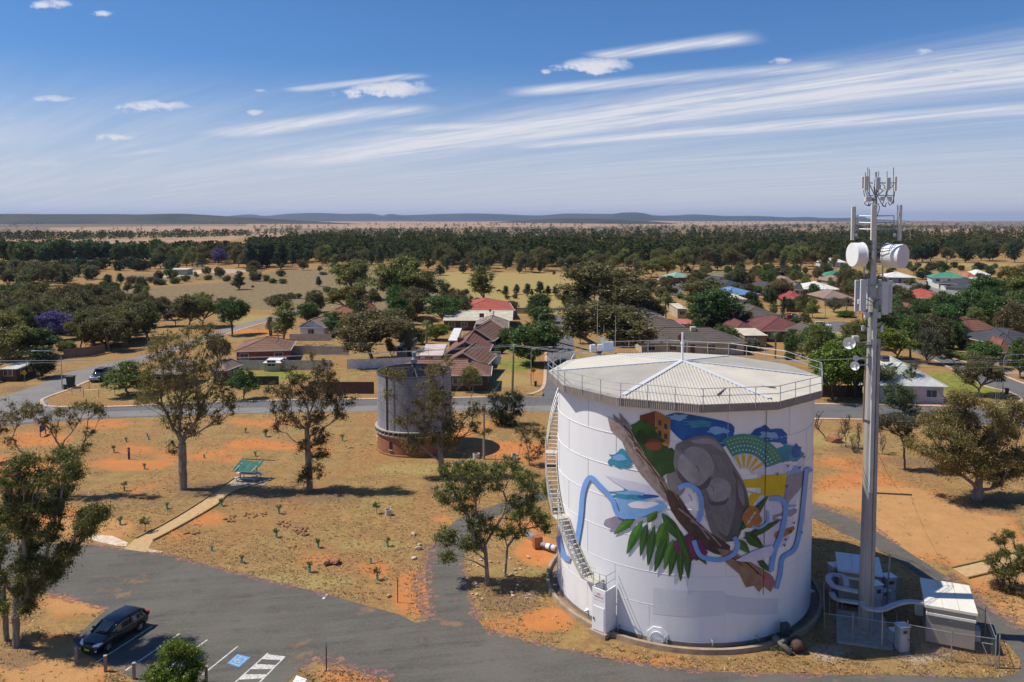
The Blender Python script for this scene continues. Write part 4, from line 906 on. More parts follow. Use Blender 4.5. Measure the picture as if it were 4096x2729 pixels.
# security cabinet under the lower landing, with its door and hoop rails
ac = a_b + .165; cb = pol(ac, TR+.62, 0); rad = Vector((math.cos(ac), math.sin(ac), 0)); tg = Vector((-rad.y, rad.x, 0)); hC = z_b - .1
cbz = lambda t_, r_, z: pol(ac, TR, 0) + tg*t_ + rad*r_ + Vector((0, 0, z))
CW = .52
for (t0, r0_, t1, r1_) in ((-CW, .06, -CW, 1.2), (CW, .06, CW, 1.2), (-CW, 1.2, CW, 1.2)):
    p, q = cbz(t0, r0_, .32), cbz(t1, r1_, .32); n_ = (q-p).normalized().cross(Vector((0, 0, 1)))*.04
    V_ = [p-n_, q-n_, q+n_, p+n_]; V_ += [x+Vector((0, 0, hC-.32)) for x in V_]
    MB().add(V_, [(0,1,2,3),(4,5,6,7),(0,1,5,4),(1,2,6,5),(2,3,7,6),(3,0,4,7)]).build('cabinet_panel', WHITE, tank)
dq = [cbz(t_, 1.245, z) for t_, z in ((-.43, .42), (.43, .42), (.43, 2.0), (-.43, 2.0))]
def slab(q, th, d): return MB().add(list(q)+[x+d*th for x in q], [(0,1,2,3),(7,6,5,4),(0,1,5,4),(1,2,6,5),(2,3,7,6),(3,0,4,7)])
dr = slab(dq, .035, rad).build('door', WHITE, tank)
MB().box(cbz(-.36, 1.31, 1.15), (.07, .07, .16), ac).build('handle', mat('rust', (.25, .11, .05), (.16, .07, .04), 9), dr)
MB().box(cbz(0, .62, .17), (1.6, 1.3, .34), ac).build('cabinet_base', MATS['old_kerb'], tank)
sg = slab([cbz(t_, 1.245, z) for t_, z in ((-.42, hC-.75), (.42, hC-.75), (.42, hC-.2), (-.42, hC-.2))], .008, rad).build('notice_plate', mat('notice_white', (.78, .76, .76), (.72, .7, .7), 4, .5), tank)
REDT = mat('notice_red', (.45, .06, .07), (.4, .05, .06), 5, .6)
def words(txt, c, right, up, size, m, parent, name='lettering', off=None):
    cu = bpy.data.curves.new(name+'_curve', 'FONT'); cu.body = txt; cu.size = size; cu.align_x = 'CENTER'; cu.align_y = 'CENTER'; cu.extrude = .002
    t_o = bpy.data.objects.new('tmp', cu); me = bpy.data.meshes.new_from_object(t_o); bpy.data.objects.remove(t_o); bpy.data.curves.remove(cu); o = bpy.data.objects.new(name, me); COL.objects.link(o); nn = right.cross(up)
    M = Matrix((right, up, nn)).transposed().to_4x4(); q = parent
    while q.parent is not None: q = q.parent
    M.translation = Vector(c) - OFF.get(q.name, Vector((0, 0, 0))); o.matrix_local = M; o.data.materials.append(m); o.parent = parent; return o
words('NO', cbz(0, 1.262, hC-.33), tg, Vector((0, 0, 1)), .17, REDT, tank); words('TRESPASSING', cbz(0, 1.262, hC-.52), tg, Vector((0, 0, 1)), .115, REDT, tank)
for (t0) in (-CW, 0., CW):
    MB().tube(cbz(t0, 1.15, hC-.1), cbz(t0, 1.15, hC+1.0), .025, n=6).build('rail_post', RAIL, tank)
for z in (.5, 1.0):
    MB().path([cbz(-CW, 1.15, hC+z), cbz(CW, 1.15, hC+z), cbz(CW, .1, hC+z)], .024).build('handrail', RAIL, tank)
# octagonal manhole plate with bolted cover, drain taps and outlet pipes
am, zm = cyl(2630, 2548); rd = Vector((math.cos(am), math.sin(am), 0)); tg2 = Vector((-rd.y, rd.x, 0)); pc = pol(am, TR, zm)
MB().add([pc+rd*d_+tg2*(.72*math.cos(R_(22.5+45*i)))+Vector((0, 0, .72*math.sin(R_(22.5+45*i)))) for d_ in (-.05, .07) for i in range(8)], [tuple(range(8)), tuple(range(8, 16))]+[(i, (i+1) % 8, 8+(i+1) % 8, 8+i) for i in range(8)]).build('manhole_plate', WHITE, tank)
cov = MB().tube(pc+rd*.05, pc+rd*.24, .40, n=24).tube(pc+rd*.19, pc+rd*.25, .46, n=24).build('manhole_cover', WHITE, tank)
for i in range(16):
    p = pc+rd*.25+tg2*.42*math.cos(2*math.pi*i/16)+Vector((0, 0, .42*math.sin(2*math.pi*i/16))); MB().tube(p, p+rd*.05, .035, n=6).build('bolt', RAIL, cov)
for s in (-.12, .12): MB().path([pc+rd*.25+tg2*(s-.06), pc+rd*.36+tg2*(s-.06), pc+rd*.36+tg2*(s+.06), pc+rd*.25+tg2*(s+.06)], .018).build('cover_handle', RAIL, cov)
for (u, v) in ((2480, 2538), (2660, 2592), (2846, 2600), (3023, 2570)):
    a, z = cyl(u, v); p = pol(a, TR, .55); r_ = Vector((math.cos(a), math.sin(a), 0)); MB().tube(p-r_*.05, p+r_*.28, .05).tube(p+r_*.28, p+r_*.28-Vector((0, 0, .22)), .045).build('drain_tap', RAIL, tank)
for (a, z) in ((-.12, 1.2), (-.32, .7), (cyl(2232, 2300)[0], 1.0), (cyl(2350, 2470)[0], .55)):
    p = pol(a, TR, z); r_ = Vector((math.cos(a), math.sin(a), 0)); MB().add([p+Vector((0, 0, .1)), p+Vector((-r_.y, r_.x, 0))*.14+Vector((0, 0, .1)), p-Vector((-r_.y, r_.x, 0))*.14+Vector((0, 0, .1)), p+r_*.32+Vector((0, 0, .02)), p-Vector((0, 0, .16))], [(0,1,3),(0,3,2),(1,4,3),(2,3,4)]).build('anchor_bracket', WHITE, tank)
MB().path([pol(cyl(3063, 1720)[0], TR+.05, 15.4), pol(cyl(3063, 1720)[0], TR+.05, 3.2)], .018).build('wall_conduit', DARKSTEEL, tank)
# rusty valve pipework at the sunny foot, and old pipes in the shade
vp = thing('valve_pipe', 'rusty valve box and grey pipe joining the painted tank at its foot', 'pipe', G(2180, 2170))
pa, pb = G(2225, 2195, .45), G(2150, 2172, .45)
MB().tube(pa, pb, .20, n=14).build('pipe', mat('grey_pipe', (.28, .27, .29), (.2, .2, .22), 4, .6), vp, smooth=True)
MB().tube(pa.lerp(pb, .02), pa.lerp(pb, .5), .235, n=14).build('white_sleeve', WHITE, vp, smooth=True); MB().tube(pa.lerp(pb, .22), pa.lerp(pb, .32), .25, n=14).build('blue_band', mat('blue_band', (.04, .12, .40), (.05, .14, .42), 3, .5), vp, smooth=True)
MB().box(pb+Vector((0, 0, .12)), (.72, .62, .95), .35).build('valve_box', mat('rust_box', (.36, .13, .05), (.26, .09, .04), 4, .8), vp, bevel=.03)
MB().beam(G(2145,2158,.25), G(2105,2132,.2), .5, .35).build('trench_pipe', MATS['grey_pipe'], vp)
mat('brown_drum', (.12, .07, .05), (.07, .045, .035), 4, .9)
op = thing('outlet_pipe', 'old mossy outlet pipes half buried in weeds at the shaded foot of the painted tank', 'pipe', G(3135, 2560))
MB().tube(G(3095, 2545, .75), G(3165, 2615, .1), .20, n=12).tube(G(3125, 2560, .62), G(3135, 2573, .48), .30, n=12).build('pipe', mat('mossy_pipe', (.20, .19, .16), (.12, .12, .10), 5, .9), op, smooth=True)
MB().tube(G(3175, 2560, .55), G(3200, 2600, .25), .42, n=16).build('flanged_drum', MATS['brown_drum'], op, smooth=True); MB().box(G(3140, 2520, .75), (.5, .4, .9), .3).build('valve_head', DARKSTEEL, op)
rngw = np.random.default_rng(5); wc = np.array([tuple(G(3085+rngw.uniform(0, 90), 2530+rngw.uniform(-10, 70), .35)-op.location) for _ in range(14)])
link('weeds', leaves_mesh(rngw, wc, np.full(14, .3), 50, .18, .2, -.3), LEAF['olive'], op)

# ---- the mural: a plain stand-in of flat painted shapes with the same spread and colours
def paint(name, c, c2=None, sc=1.2): return mat('paint_'+name, c, c2 or tuple(x*.6 for x in c), sc, .5, detail=8)
layer = [0]
def patch(pts, m, smooth=0, close=True):
    """Flat paint on the curved wall: outline given as photo positions on the wall."""
    layer[0] += 1; r = TR + .004 + .0004*layer[0]
    pp = [cyl(u, v) for u, v in pts]
    if smooth: 
        q = smoothpts([(a, z, 0) for a, z in pp + pp[:1]], smooth)[:-1]; pp = [(x.x, x.y) for x in q]
    P = [Vector((a*TR, z, 0)) for a, z in pp]; bm = bmesh.new(); vs = [bm.verts.new(p) for p in P]
    for tr in tessellate_polygon([P]):
        try: bm.faces.new([vs[i] for i in tr])
        except ValueError: pass
    for _ in range(7):
        es = [e for e in bm.edges if abs(e.verts[0].co.x-e.verts[1].co.x) > .13]
        if not es: break
        bmesh.ops.subdivide_edges(bm, edges=es, cuts=1); bmesh.ops.triangulate(bm, faces=bm.faces)
    for v_ in bm.verts:
        a, z = v_.co.x/TR, v_.co.y; v_.co = Vector((r*math.cos(a), r*math.sin(a), z))
    bmesh.ops.recalc_face_normals(bm, faces=bm.faces)
    if sum(f.normal.dot(Vector((f.calc_center_median().x, f.calc_center_median().y, 0))) for f in bm.faces) < 0: bmesh.ops.reverse_faces(bm, faces=bm.faces)
    me = bpy.data.meshes.new('mural_patch'); bm.to_mesh(me); bm.free(); return link('mural_patch', me, m, tank)
def band(pts, w, m):
    c = smoothpts([(u, v, 0) for u, v in pts], 8); Lh = []; Rh = []
    for i, p in enumerate(c):
        d = c[min(i+1, len(c)-1)]-c[max(i-1, 0)]; d.normalize(); n_ = Vector((-d.y, d.x, 0))*w/2; Lh.append(tuple(p+n_)[:2]); Rh.append(tuple(p-n_)[:2])
    return patch(Lh + Rh[::-1], m)
def rag(cx, cy, rx, ry, m, n=22, seed=1, amp=.22):
    q = random.Random(seed); return patch([(cx+rx*math.cos(6.283*i/n)*(1+q.uniform(-amp, amp)), cy+ry*math.sin(6.283*i/n)*(1+q.uniform(-amp, amp))) for i in range(n)], m, 3)
W = lambda x, y: (2100 + x/1.06, 1250 + y/1.06)              # wall positions
WP = lambda L: [W(*p) for p in L]
NAVY = paint('deep_blue', (.012, .075, .30), (.02, .13, .42)); TEAL = paint('teal', (.03, .20, .32), (.05, .28, .38)); LAV = paint('lavender', (.55, .53, .68), (.66, .65, .74)); SKYB = paint('sky_blue', (.18, .36, .62), (.22, .42, .68))
RIB = paint('ribbon_blue', (.17, .33, .68), (.20, .38, .72)); YEL = paint('yellow', (.66, .47, .012), (.58, .40, .015)); DG = paint('dark_green', (.020, .055, .018), (.035, .085, .025)); MG = paint('leaf_green', (.045, .16, .02), (.03, .10, .015)); OCH = paint('ochre', (.42, .20, .055), (.33, .14, .045)); RED = paint('brick_red', (.20, .055, .03), (.15, .045, .03))
BR1 = paint('timber_grey', (.22, .17, .155), (.32, .26, .235), 3.); BR2 = paint('timber_dark', (.055, .035, .03), (.09, .06, .05), 3.); BR3 = paint('timber_brown', (.24, .14, .09), (.34, .22, .13), 3.); GR1 = paint('warm_grey', (.15, .145, .15), (.20, .19, .195)); GR2 = paint('pale_grey', (.34, .325, .335), (.25, .24, .25)); GR3 = paint('mid_grey', (.22, .21, .22), (.16, .155, .16)); PINK = paint('dusky_pink', (.45, .17, .16), (.36, .12, .13)); WHT = paint('off_white', (.74, .72, .72), (.66, .65, .66)); MAU = paint('mauve', (.25, .22, .29), (.33, .30, .36)); DOT = paint('dot_cream', (.62, .66, .50), (.55, .6, .45)); ESM = paint('green_blue', (.05, .22, .20), (.06, .26, .22)); LGT = paint('leaf_light', (.10, .24, .05), (.06, .16, .03)); MDG = paint('leaf_mid', (.030, .085, .022), (.045, .12, .03)); GR4 = paint('deep_grey', (.085, .08, .085), (.12, .115, .12)); DPK = paint('magenta_dusk', (.22, .035, .09), (.10, .03, .09))
# patched squares of fresh paint
for (u0, v0, u1, v1, m) in ((2612,2350,2900,2455,paint('patch_grey', (.70, .71, .73), (.67, .68, .70))), (2900,2380,3110,2450,paint('patch_grey2', (.66, .68, .72), (.63, .65, .69)))):
    patch([(u0, v0), (u1, v0+14), (u1, v1+6), (u0, v1)], m)
# sky-coloured washes
patch(WP([(590,440),(640,425),(690,432),(740,440),(800,452),(875,472),(888,505),(860,560),(780,590),(690,560),(620,500)]), NAVY, 2); rag(*W(1040,540), 75, 52, NAVY, 24, 3)
patch(WP([(1090,560),(1140,560),(1185,620),(1182,700),(1150,800),(1120,960),(1060,1000),(1000,960),(980,760),(1010,640)]), LAV, 3); rag(*W(1120,600), 55, 40, TEAL, 18, 6); rag(*W(1145,705), 36, 50, SKYB, 18, 7); rag(*W(1150,590), 22, 28, NAVY, 12, 8)
patch(WP([(1110,690),(1182,672),(1182,720),(1130,790),(1090,830)]), MAU, 2); patch(WP([(1060,930),(1140,905),(1130,935),(1060,960)]), OCH, 2); patch(WP([(1050,860),(1140,830),(1150,850),(1060,890)]), MAU, 2)
rag(*W(410,625), 55, 36, TEAL, 22, 9, .3); rag(*W(470,770), 95, 26, TEAL, 22, 10, .3); patch(WP([(340,690),(470,720),(640,760),(600,800),(430,750)]), LAV, 2); patch(WP([(385,790),(560,800),(600,830),(500,870),(410,850)]), SKYB, 3); rag(*W(500,815), 70, 14, WHT, 14, 12)
rag(*W(395,900), 48, 30, MAU, 20, 13, .3)
for (x, y, rx, ry, m, sd) in ((650,445,40,12,SKYB,31),(740,470,60,16,TEAL,32),(820,500,40,14,SKYB,33),(1030,520,36,14,SKYB,34),(1060,560,30,12,WHT,35),(400,615,26,12,SKYB,36),(450,765,50,9,SKYB,37),(520,780,40,8,NAVY,38),(1125,640,30,9,WHT,39),(1100,870,26,7,WHT,40),(1080,760,30,8,MAU,41),(1120,820,26,7,SKYB,42)): rag(*W(x, y), rx, ry, m, 16, sd, .35)
# walls of ochre with openings, foliage behind the bough
patch(WP([(487,437),(520,428),(552,418),(553,540),(560,590),(520,560),(487,500)]), RED); patch(WP([(553,418),(585,432),(617,452),(612,560),(590,600),(560,575)]), OCH)
for (x, y, w, h) in ((565,455,14,26),(590,470,14,26),(565,500,14,28),(590,512,14,26),(505,450,14,24)): patch(WP([(x,y),(x+w,y+4),(x+w,y+h),(x,y+h-3)]), BR2)
rag(*W(500,515), 62, 48, MG, 22, 14); rag(*W(520,570), 70, 60, DG, 24, 15); rag(*W(590,630), 62, 62, DG, 24, 16); rag(*W(545,560), 30, 26, RED, 14, 17)
# sun wheel: green-blue bands with cream dots and yellow rays
cx, cy = 930, 690
def fan(r0, r1, a0, a1, m, n=16):
    o = [(cx+r1*math.cos(R_(a)), cy-r1*math.sin(R_(a))*.98) for a in np.linspace(a0, a1, n)] + [(cx+r0*math.cos(R_(a)), cy-r0*math.sin(R_(a))*.98) for a in np.linspace(a1, a0, n)]
    return patch(WP(o), m)
fan(95, 178, 20, 122, ESM, 22); fan(30, 92, 10, 125, LAV, 16)
layer[0] += 1
for rr_, n_ in ((110, 13), (128, 15), (146, 16), (162, 18)):
    for i in range(n_):
        a = R_(26+90*i/(n_-1)); x, y = cx+rr_*math.cos(a), cy-rr_*.98*math.sin(a); L0 = layer[0]
        patch(WP([(x+3.6*math.cos(k*1.257), y+3.6*math.sin(k*1.257)) for k in range(5)]), DOT if n_ % 2 else YEL); layer[0] = L0
for a0 in (28, 48, 68, 88, 108): fan(34, 90, a0, a0+11, YEL, 5)
patch(WP([(905,712),(1000,702),(1000,742),(915,742)]), YEL); patch(WP([(1000,690),(1110,682),(1096,780),(1000,775)]), YEL); patch(WP([(905,748),(1000,770),(955,830)]), YEL); patch(WP([(920,760),(960,765),(935,800)]), WHT)
# grey smooth boulder forms in the middle (a plain stand-in)
patch(WP([(640,560),(720,525),(800,530),(850,590),(880,640),(935,740),(950,850),(900,930),(850,975),(790,930),(760,830),(735,760),(660,700),(630,640)]), GR1, 4)
patch(WP([(655,610),(700,570),(760,580),(800,640),(790,700),(740,740),(690,720),(650,680)]), GR2, 4); patch(WP([(790,830),(850,790),(920,830),(930,890),(880,950),(820,940)]), GR3, 4); patch(WP([(760,730),(820,700),(870,730),(860,790),(800,800)]), GR2, 4); patch(WP([(600,690),(650,675),(680,740),(650,780),(610,745)]), GR3, 4)
for (L, m) in (([(880,660),(930,745),(948,850),(900,930),(855,965),(880,880),(895,780)], GR4), ([(640,655),(690,715),(740,735),(790,690),(770,745),(700,745),(650,700)], GR4), ([(700,545),(760,532),(810,548),(840,590),(790,560),(730,556)], GR2), ([(800,880),(830,935),(880,945),(920,900),(900,960),(840,965)], GR4), ([(770,760),(790,800),(850,795),(862,770),(850,812),(785,815)], GR4), ([(790,600),(830,610),(860,660),(850,690),(815,650)], GR3), ([(900,700),(925,750),(930,820),(905,780)], GR3)): patch(WP(L), m, 3)
for i in range(26):
    x, y = 660+((i*73) % 250), 570+((i*41) % 330)
    if abs((x-640)*1.35-(y-540)) < 190: band([W(x, y), W(x+10, y+12), W(x+14, y+30)], 2.2, GR2 if i % 2 else GR4)
# the fallen bough running down across it all
patch(WP([(350,440),(380,455),(372,430),(405,458),(400,425),(440,470),(470,540),(520,620),(580,700),(640,790),(600,800),(540,740),(480,670),(430,590),(410,540),(365,500)]), BR1, 0)
patch(WP([(590,740),(650,775),(700,850),(780,930),(870,990),(840,1030),(760,1000),(680,920),(620,840)]), BR2, 2)
patch(WP([(815,1000),(880,1010),(960,1060),(1040,1110),(1058,1140),(1040,1185),(1010,1160),(990,1185),(970,1158),(935,1165),(910,1110),(850,1060)]), BR3, 0); patch(WP([(1010,1100),(1050,1120),(1058,1145),(1042,1182),(1020,1150),(985,1140)]), PINK, 0)
for (x0, y0, x1, y1) in ((440,520,560,690),(470,580,600,760),(650,830,780,960),(880,1030,990,1110),(420,480,470,570),(700,880,830,990)): band([W(x0,y0), W((x0+x1)/2+8,(y0+y1)/2-6), W(x1,y1)], 6, BR2 if x0 < 640 or x0 > 860 else BR1)
for i in range(22):
    f = i/22; x, y = 395+f*215+((i*29) % 5-2)*9, 470+f*290; band([W(x, y), W(x+14, y+16), W(x+34, y+48)], 2.6, BR2 if i % 3 else BR3)
for i in range(14):
    f = i/14; x, y = 850+f*150+((i*17) % 5-2)*7, 1020+f*90; band([W(x, y), W(x+16, y+10), W(x+34, y+24)], 2.4, BR2 if i % 2 else OCH)
rag(*W(690,1000), 70, 52, DPK, 22, 25, .25)
# leaves
def leafp(x0, y0, x1, y1, w, m):
    d = Vector((x1-x0, y1-y0, 0)); n_ = Vector((-d.y, d.x, 0)).normalized()*w; a = Vector((x0, y0, 0))
    o = [a, a+d*.25+n_*.8, a+d*.5+n_, a+d*.8+n_*.5, a+d, a+d*.8-n_*.45, a+d*.5-n_*.8, a+d*.25-n_*.7]; patch(WP([(p.x, p.y) for p in o]), m, 2); h_ = [a+d*.04, a+d*.25+n_*.7, a+d*.5+n_*.9, a+d*.8+n_*.42, a+d*.97]; patch(WP([(p.x, p.y) for p in h_]), LGT if m is MG else MDG, 2); band([W(*tuple(a)[:2]), W(*tuple(a+d*.5)[:2]), W(*tuple(a+d*.95)[:2])], 1.6, LGT)
for (x0, y0, x1, y1, w, m) in ((470,868,378,940,20,MG),(500,880,432,1025,22,MG),(520,890,490,1035,18,DG),(550,900,522,1075,20,DG),(590,900,600,1020,20,MG),(600,950,550,1100,22,DG),(630,960,590,1090,18,MG),(640,1000,612,1118,16,DG),(660,1000,660,1140,16,DG),(690,1000,692,1130,16,DG),(580,850,680,980,26,DG),(600,880,560,1000,24,MG),(640,900,700,1060,20,DG),(720,1000,770,1068,14,DG),
        (905,930,1030,775,20,DG),(920,960,1080,880,16,DG),(930,930,1010,1000,26,DG),(900,960,950,1020,20,MG),(980,1040,1040,1100,14,DG),(560,840,520,890,22,MG)): leafp(x0, y0, x1, y1, w, m)
rag(*W(960,870), 36, 44, OCH, 16, 27, .2)
for i in range(14):
    L0 = layer[0]; x, y = 945+40*((i*37) % 10)/10-8, 840+60*((i*53) % 10)/10; patch(WP([(x+4*math.cos(k*1.257), y+4*math.sin(k*1.257)) for k in range(5)]), DOT); layer[0] = L0
# river ribbons
band([W(220,990), W(238,880), W(250,760), W(278,700), W(320,735), W(370,790), W(400,855), W(470,862), W(540,835), W(585,815)], 20, RIB)
band([W(650,745), W(690,730), W(735,760), W(748,820), W(735,885)], 20, RIB); band([W(715,965), W(745,1030), W(820,1048), W(880,1025), W(900,985), W(885,950)], 18, RIB)
band([W(1035,790), W(1080,790), W(1102,830), W(1085,930), W(1055,1010), W(1040,1095)], 20, RIB); band([W(1190,660), W(1183,740), W(1165,900), W(1140,1000), W(1090,1040), W(1078,1110), W(1062,1170)], 18, RIB); band([W(1212,672), W(1198,662), W(1188,690)], 16, RIB); band([W(960,905), W(990,912), W(1025,885), W(1025,840)], 10, SKYB)
band([W(145,950), W(160,1010), W(178,1040), W(196,1046)], 22, RIB)
patch(WP([(890,1050),(960,1012),(1045,985),(1040,1030),(960,1055)]), LAV, 2)
for (x, y) in ((1110,648),(1065,682),(1105,735),(1135,890),(1120,925),(1100,960),(1095,985),(1178,610),(1160,655),(1168,930)):
    L0 = layer[0]; patch(WP([(x-7,y-5),(x,y+1),(x+8,y-7),(x+2,y+9)]), BR2); layer[0] = L0
# ================================================================== old riveted steel tank on its brick drum
og = G(1640, 1831); OR = 4.5; OC = Vector((og.x, og.y + OR, 0))
BRICK = bpy.data.materials.new('red_brick'); BRICK.use_nodes = True; t = BRICK.node_tree; b = t.nodes['Principled BSDF']; b.inputs['Roughness'].default_value = .9
p = S(t, t.nodes.new('ShaderNodeTexCoord').outputs['Object']); x, y, z = sep(t, p)
angs = t.nodes.new('ShaderNodeMath'); angs.operation = 'ARCTAN2'; t.links.new(y.k, angs.inputs[0]); t.links.new(x.k, angs.inputs[1])
bt = t.nodes.new('ShaderNodeTexBrick'); bt.inputs['Scale'].default_value = 1; bt.inputs['Brick Width'].default_value = .24; bt.inputs['Row Height'].default_value = .086; bt.inputs['Mortar Size'].default_value = .009
bt.inputs['Color1'].default_value = (.33, .115, .045, 1); bt.inputs['Color2'].default_value = (.24, .08, .035, 1); bt.inputs['Mortar'].default_value = (.28, .18, .11, 1)
t.links.new(comb(t, S(t, angs.outputs[0])*OR, z, 0.).k, bt.inputs['Vector']); t.links.new(mixc(t, noise(t, p, .8, 4).step(.45, .7)*.4, S(t, bt.outputs[0]), (.16, .07, .04)).k, b.inputs['Base Color'])
PLATE = mat('riveted_plate', (.30, .305, .335), (.22, .22, .245), 1.2, .6, .1, bump=.15, obj_rand=.12, stretch=(1, 1, .3))
OLDST = mat('old_iron', (.10, .075, .065), (.06, .05, .045), 3, .85)
old = thing('old_water_tank', 'old grey riveted steel water tank, open-topped, on a round brick base', 'water tank', OC)
prof = MB().lathe(OC, [(OR+.12, -.1), (OR+.12, .18), (OR, .24), (OR, 2.15)], 72).build('brick_base', BRICK, old)
MB().lathe(OC, [(OR-.3, 2.12), (OR+.06, 2.15), (OR+.22, 2.3), (OR+.24, 2.42), (OR+.05, 2.44)], 72).build('lower_cornice', CONC, old)
MB().lathe(OC, [(OR+.02, 2.40), (OR+.02, 2.85)], 72).build('bracket_band', OLDST, old)
for k in range(44):
    a = 2*math.pi*k/44; q = OC + Vector((math.cos(a)*(OR+.12), math.sin(a)*(OR+.12), 2.62)); MB().box(q, (.26, .06, .36), a).build('ledge_bracket', CONC, old)
MB().lathe(OC, [(OR-.1, 2.82), (OR+.26, 2.82), (OR+.26, 2.94), (OR-.1, 2.96)], 72).build('upper_ledge', CONC, old)
ncol, nrow = 16, 6; OZ0, OZ1 = 2.96, 9.3; rh = (OZ1-OZ0)/nrow; PM = {}
for k in range(nrow):
    for j in range(ncol):
        a0 = 2*math.pi*(j + .5*(k % 2))/ncol; key = k % 2
        if key not in PM:
            V_ = []; Fc = []; n = 6; aw = 2*math.pi/ncol; r = OR-.05
            for i in range(n+1):
                aa = aw*i/n*.985
                V_ += [Vector((r*math.cos(aa), r*math.sin(aa), .012)), Vector((r*math.cos(aa), r*math.sin(aa), rh-.012)), Vector(((r-.03)*math.cos(aa), (r-.03)*math.sin(aa), .012)), Vector(((r-.03)*math.cos(aa), (r-.03)*math.sin(aa), rh-.012))]
                if i: q = 4*i; Fc += [(q-4, q, q+1, q-3), (q-2, q-1, q+3, q+2), (q-3, q+1, q+3, q-1), (q-4, q-2, q+2, q)]
            PM[key] = MB().add(V_, Fc).mesh('plate'); PM[key].materials.append(PLATE)
        o = link('plate', PM[key], None, old); o.location = (0, 0, OZ0 + k*rh); o.rotation_euler = (0, 0, a0)
MB().lathe(OC, [(OR-.075, OZ0), (OR-.075, OZ1-.02)], 64).build('seam_lining', OLDST, old)
MB().lathe(OC, [(OR-.06, OZ1), (OR+.05, OZ1), (OR+.05, OZ1+.09), (OR-.16, OZ1+.09), (OR-.16, OZ1-.02)], 72).build('top_rim', OLDST, old)
MB().lathe(OC, [(.02, 6.2), (OR-.1, 6.2)], 48).build('tank_floor', mat('rusty_floor', (.10, .05, .035), (.05, .03, .025), 1.4), old)
for k in range(8):
    a = 2*math.pi*k/8+.2; MB().beam(OC+Vector((math.cos(a)*.5, math.sin(a)*.5, OZ1+.35)), OC+Vector((math.cos(a)*(OR-.1), math.sin(a)*(OR-.1), OZ1-.1)), .10, .16).build('roof_truss', OLDST, old)
MB().tube(OC+Vector((0, 0, 6.2)), OC+Vector((0, 0, 10.3)), .16, n=10).build('centre_post', OLDST, old)
MB().box(OC+Vector((0, 0, 10.5)), (.7, .6, .45)).tube(OC+Vector((0, 0, 10.7)), OC+Vector((0, 0, 11.1)), .3, .12, 12).tube(OC+Vector((0, 0, 11.1)), OC+Vector((0, 0, 11.6)), .22, .30, 12).build('siren', mat('siren_grey', (.36, .37, .38), (.26, .27, .28), 3, .5), old)
for (u) in (1546, 1570):
    a = math.atan2(-1, (u-1640)/145*1.0); d = (u-1640)/150*OR; q = OC+Vector((d, -math.sqrt(OR*OR-d*d)-.02, 0))
    if u == 1546: MB().beam(q+Vector((0, 0, 2.9)), q+Vector((0, 0, OZ1)), .16, .1).build('downpipe', OLDST, old)
    else:
        mb = MB(); mb.tube(q+Vector((-.2, -.05, 3)), q+Vector((-.2, -.05, OZ1)), .02, n=5).tube(q+Vector((.2, -.05, 3)), q+Vector((.2, -.05, OZ1)), .02, n=5); mb.build('ladder_rail', STEEL, old)
        for i in range(18): MB().tube(q+Vector((-.2, -.05, 3.1+i*.34)), q+Vector((.2, -.05, 3.1+i*.34)), .014, n=5).build('ladder_rung', STEEL, old)
d = (1564-1640)/148*OR; aw_ = math.atan2(-math.sqrt(OR*OR-d*d), d); q = OC + Vector((math.cos(aw_)*(OR+.01), math.sin(aw_)*(OR+.01), .75)); tg_ = Vector((-math.sin(aw_), math.cos(aw_), 0)); rd_ = Vector((math.cos(aw_), math.sin(aw_), 0))
out = [(-.22, 0), (.22, 0), (.22, .72)] + [(.22*math.cos(R_(k)), .72+.22*math.sin(R_(k))) for k in (30, 60, 90, 120, 150)] + [(-.22, .72)]
MB().add([q+tg_*a+Vector((0, 0, h))+rd_*.015 for a, h in out], [tuple(range(len(out)))]).build('arched_window', mat('dark_opening', (.012, .012, .012), (.02, .02, .02), 2), old)
MB().box(q+rd_*.05-Vector((0, 0, .06)), (.12, .6, .1), aw_).build('window_sill', CONC, old)
d = -.985*OR; MB().box(OC+Vector((-OR*.965, -OR*.28, 1.35)), (.05, .5, .62), R_(14)).build('wall_plaque', WHITE, old)

# ================================================================== telecommunications mast
mg = G(3458, 2528); MY = mg.y
mast = thing('telecom_mast', 'tall grey concrete telecommunications mast carrying dishes and panel antennas', 'mast', mg)
zat = lambda v: D(3480, v, MY).z
MCONC = mat('mast_concrete', (.40, .38, .34), (.30, .285, .26), .8, .85, bump=.15, stretch=(4, 4, .5))
mx = mg.x; MV = lambda x, y, z: Vector((mx+x, MY+y, z))
ztop = zat(1190)
MB().tube(MV(0, 0, 0), MV(0, 0, ztop), .44, .27, 10).build('lower_pole', MCONC, mast)
MB().tube(MV(0, 0, -.05), MV(0, 0, .35), .78, .70, 20).build('base_collar', CONC, mast)
MB().box(MV(-.02, -.40, zat(1600)), (.24, .16, zat(1260)-zat(1990)), .1).build('cable_cover', mat('cover_grey', (.47, .48, .48), (.40, .41, .42), 1.2, .5), mast)
MB().box(MV(.30, -.20, zat(1900)), (.22, .30, zat(1400)-zat(2480)), .2).build('side_riser', mat('riser_grey', (.34, .335, .32), (.28, .28, .27), 1.2, .6), mast)
zmid = zat(700); MB().tube(MV(0, 0, ztop-.3), MV(0, 0, zat(1000)), .20, .17, 10).tube(MV(0, 0, zat(1000)), MV(0, 0, zat(720)), .14, .11, 10).tube(MV(0, 0, zat(720)), MV(0, 0, zat(688)), .06, .05, 8).build('upper_pole', STEEL, mast)
for v in (1680, 1380, 1250): MB().tube(MV(0, 0, zat(v)-.04), MV(0, 0, zat(v)+.04), .40, n=12).build('strap', DARKSTEEL, mast)
for i in range(42):
    z = 3 + i*.42
    if z < ztop: MB().beam(MV(.36-.1*z/ztop, -.1, z), MV(.60-.1*z/ztop, -.1, z), .02).build('step_peg', DARKSTEEL, mast)
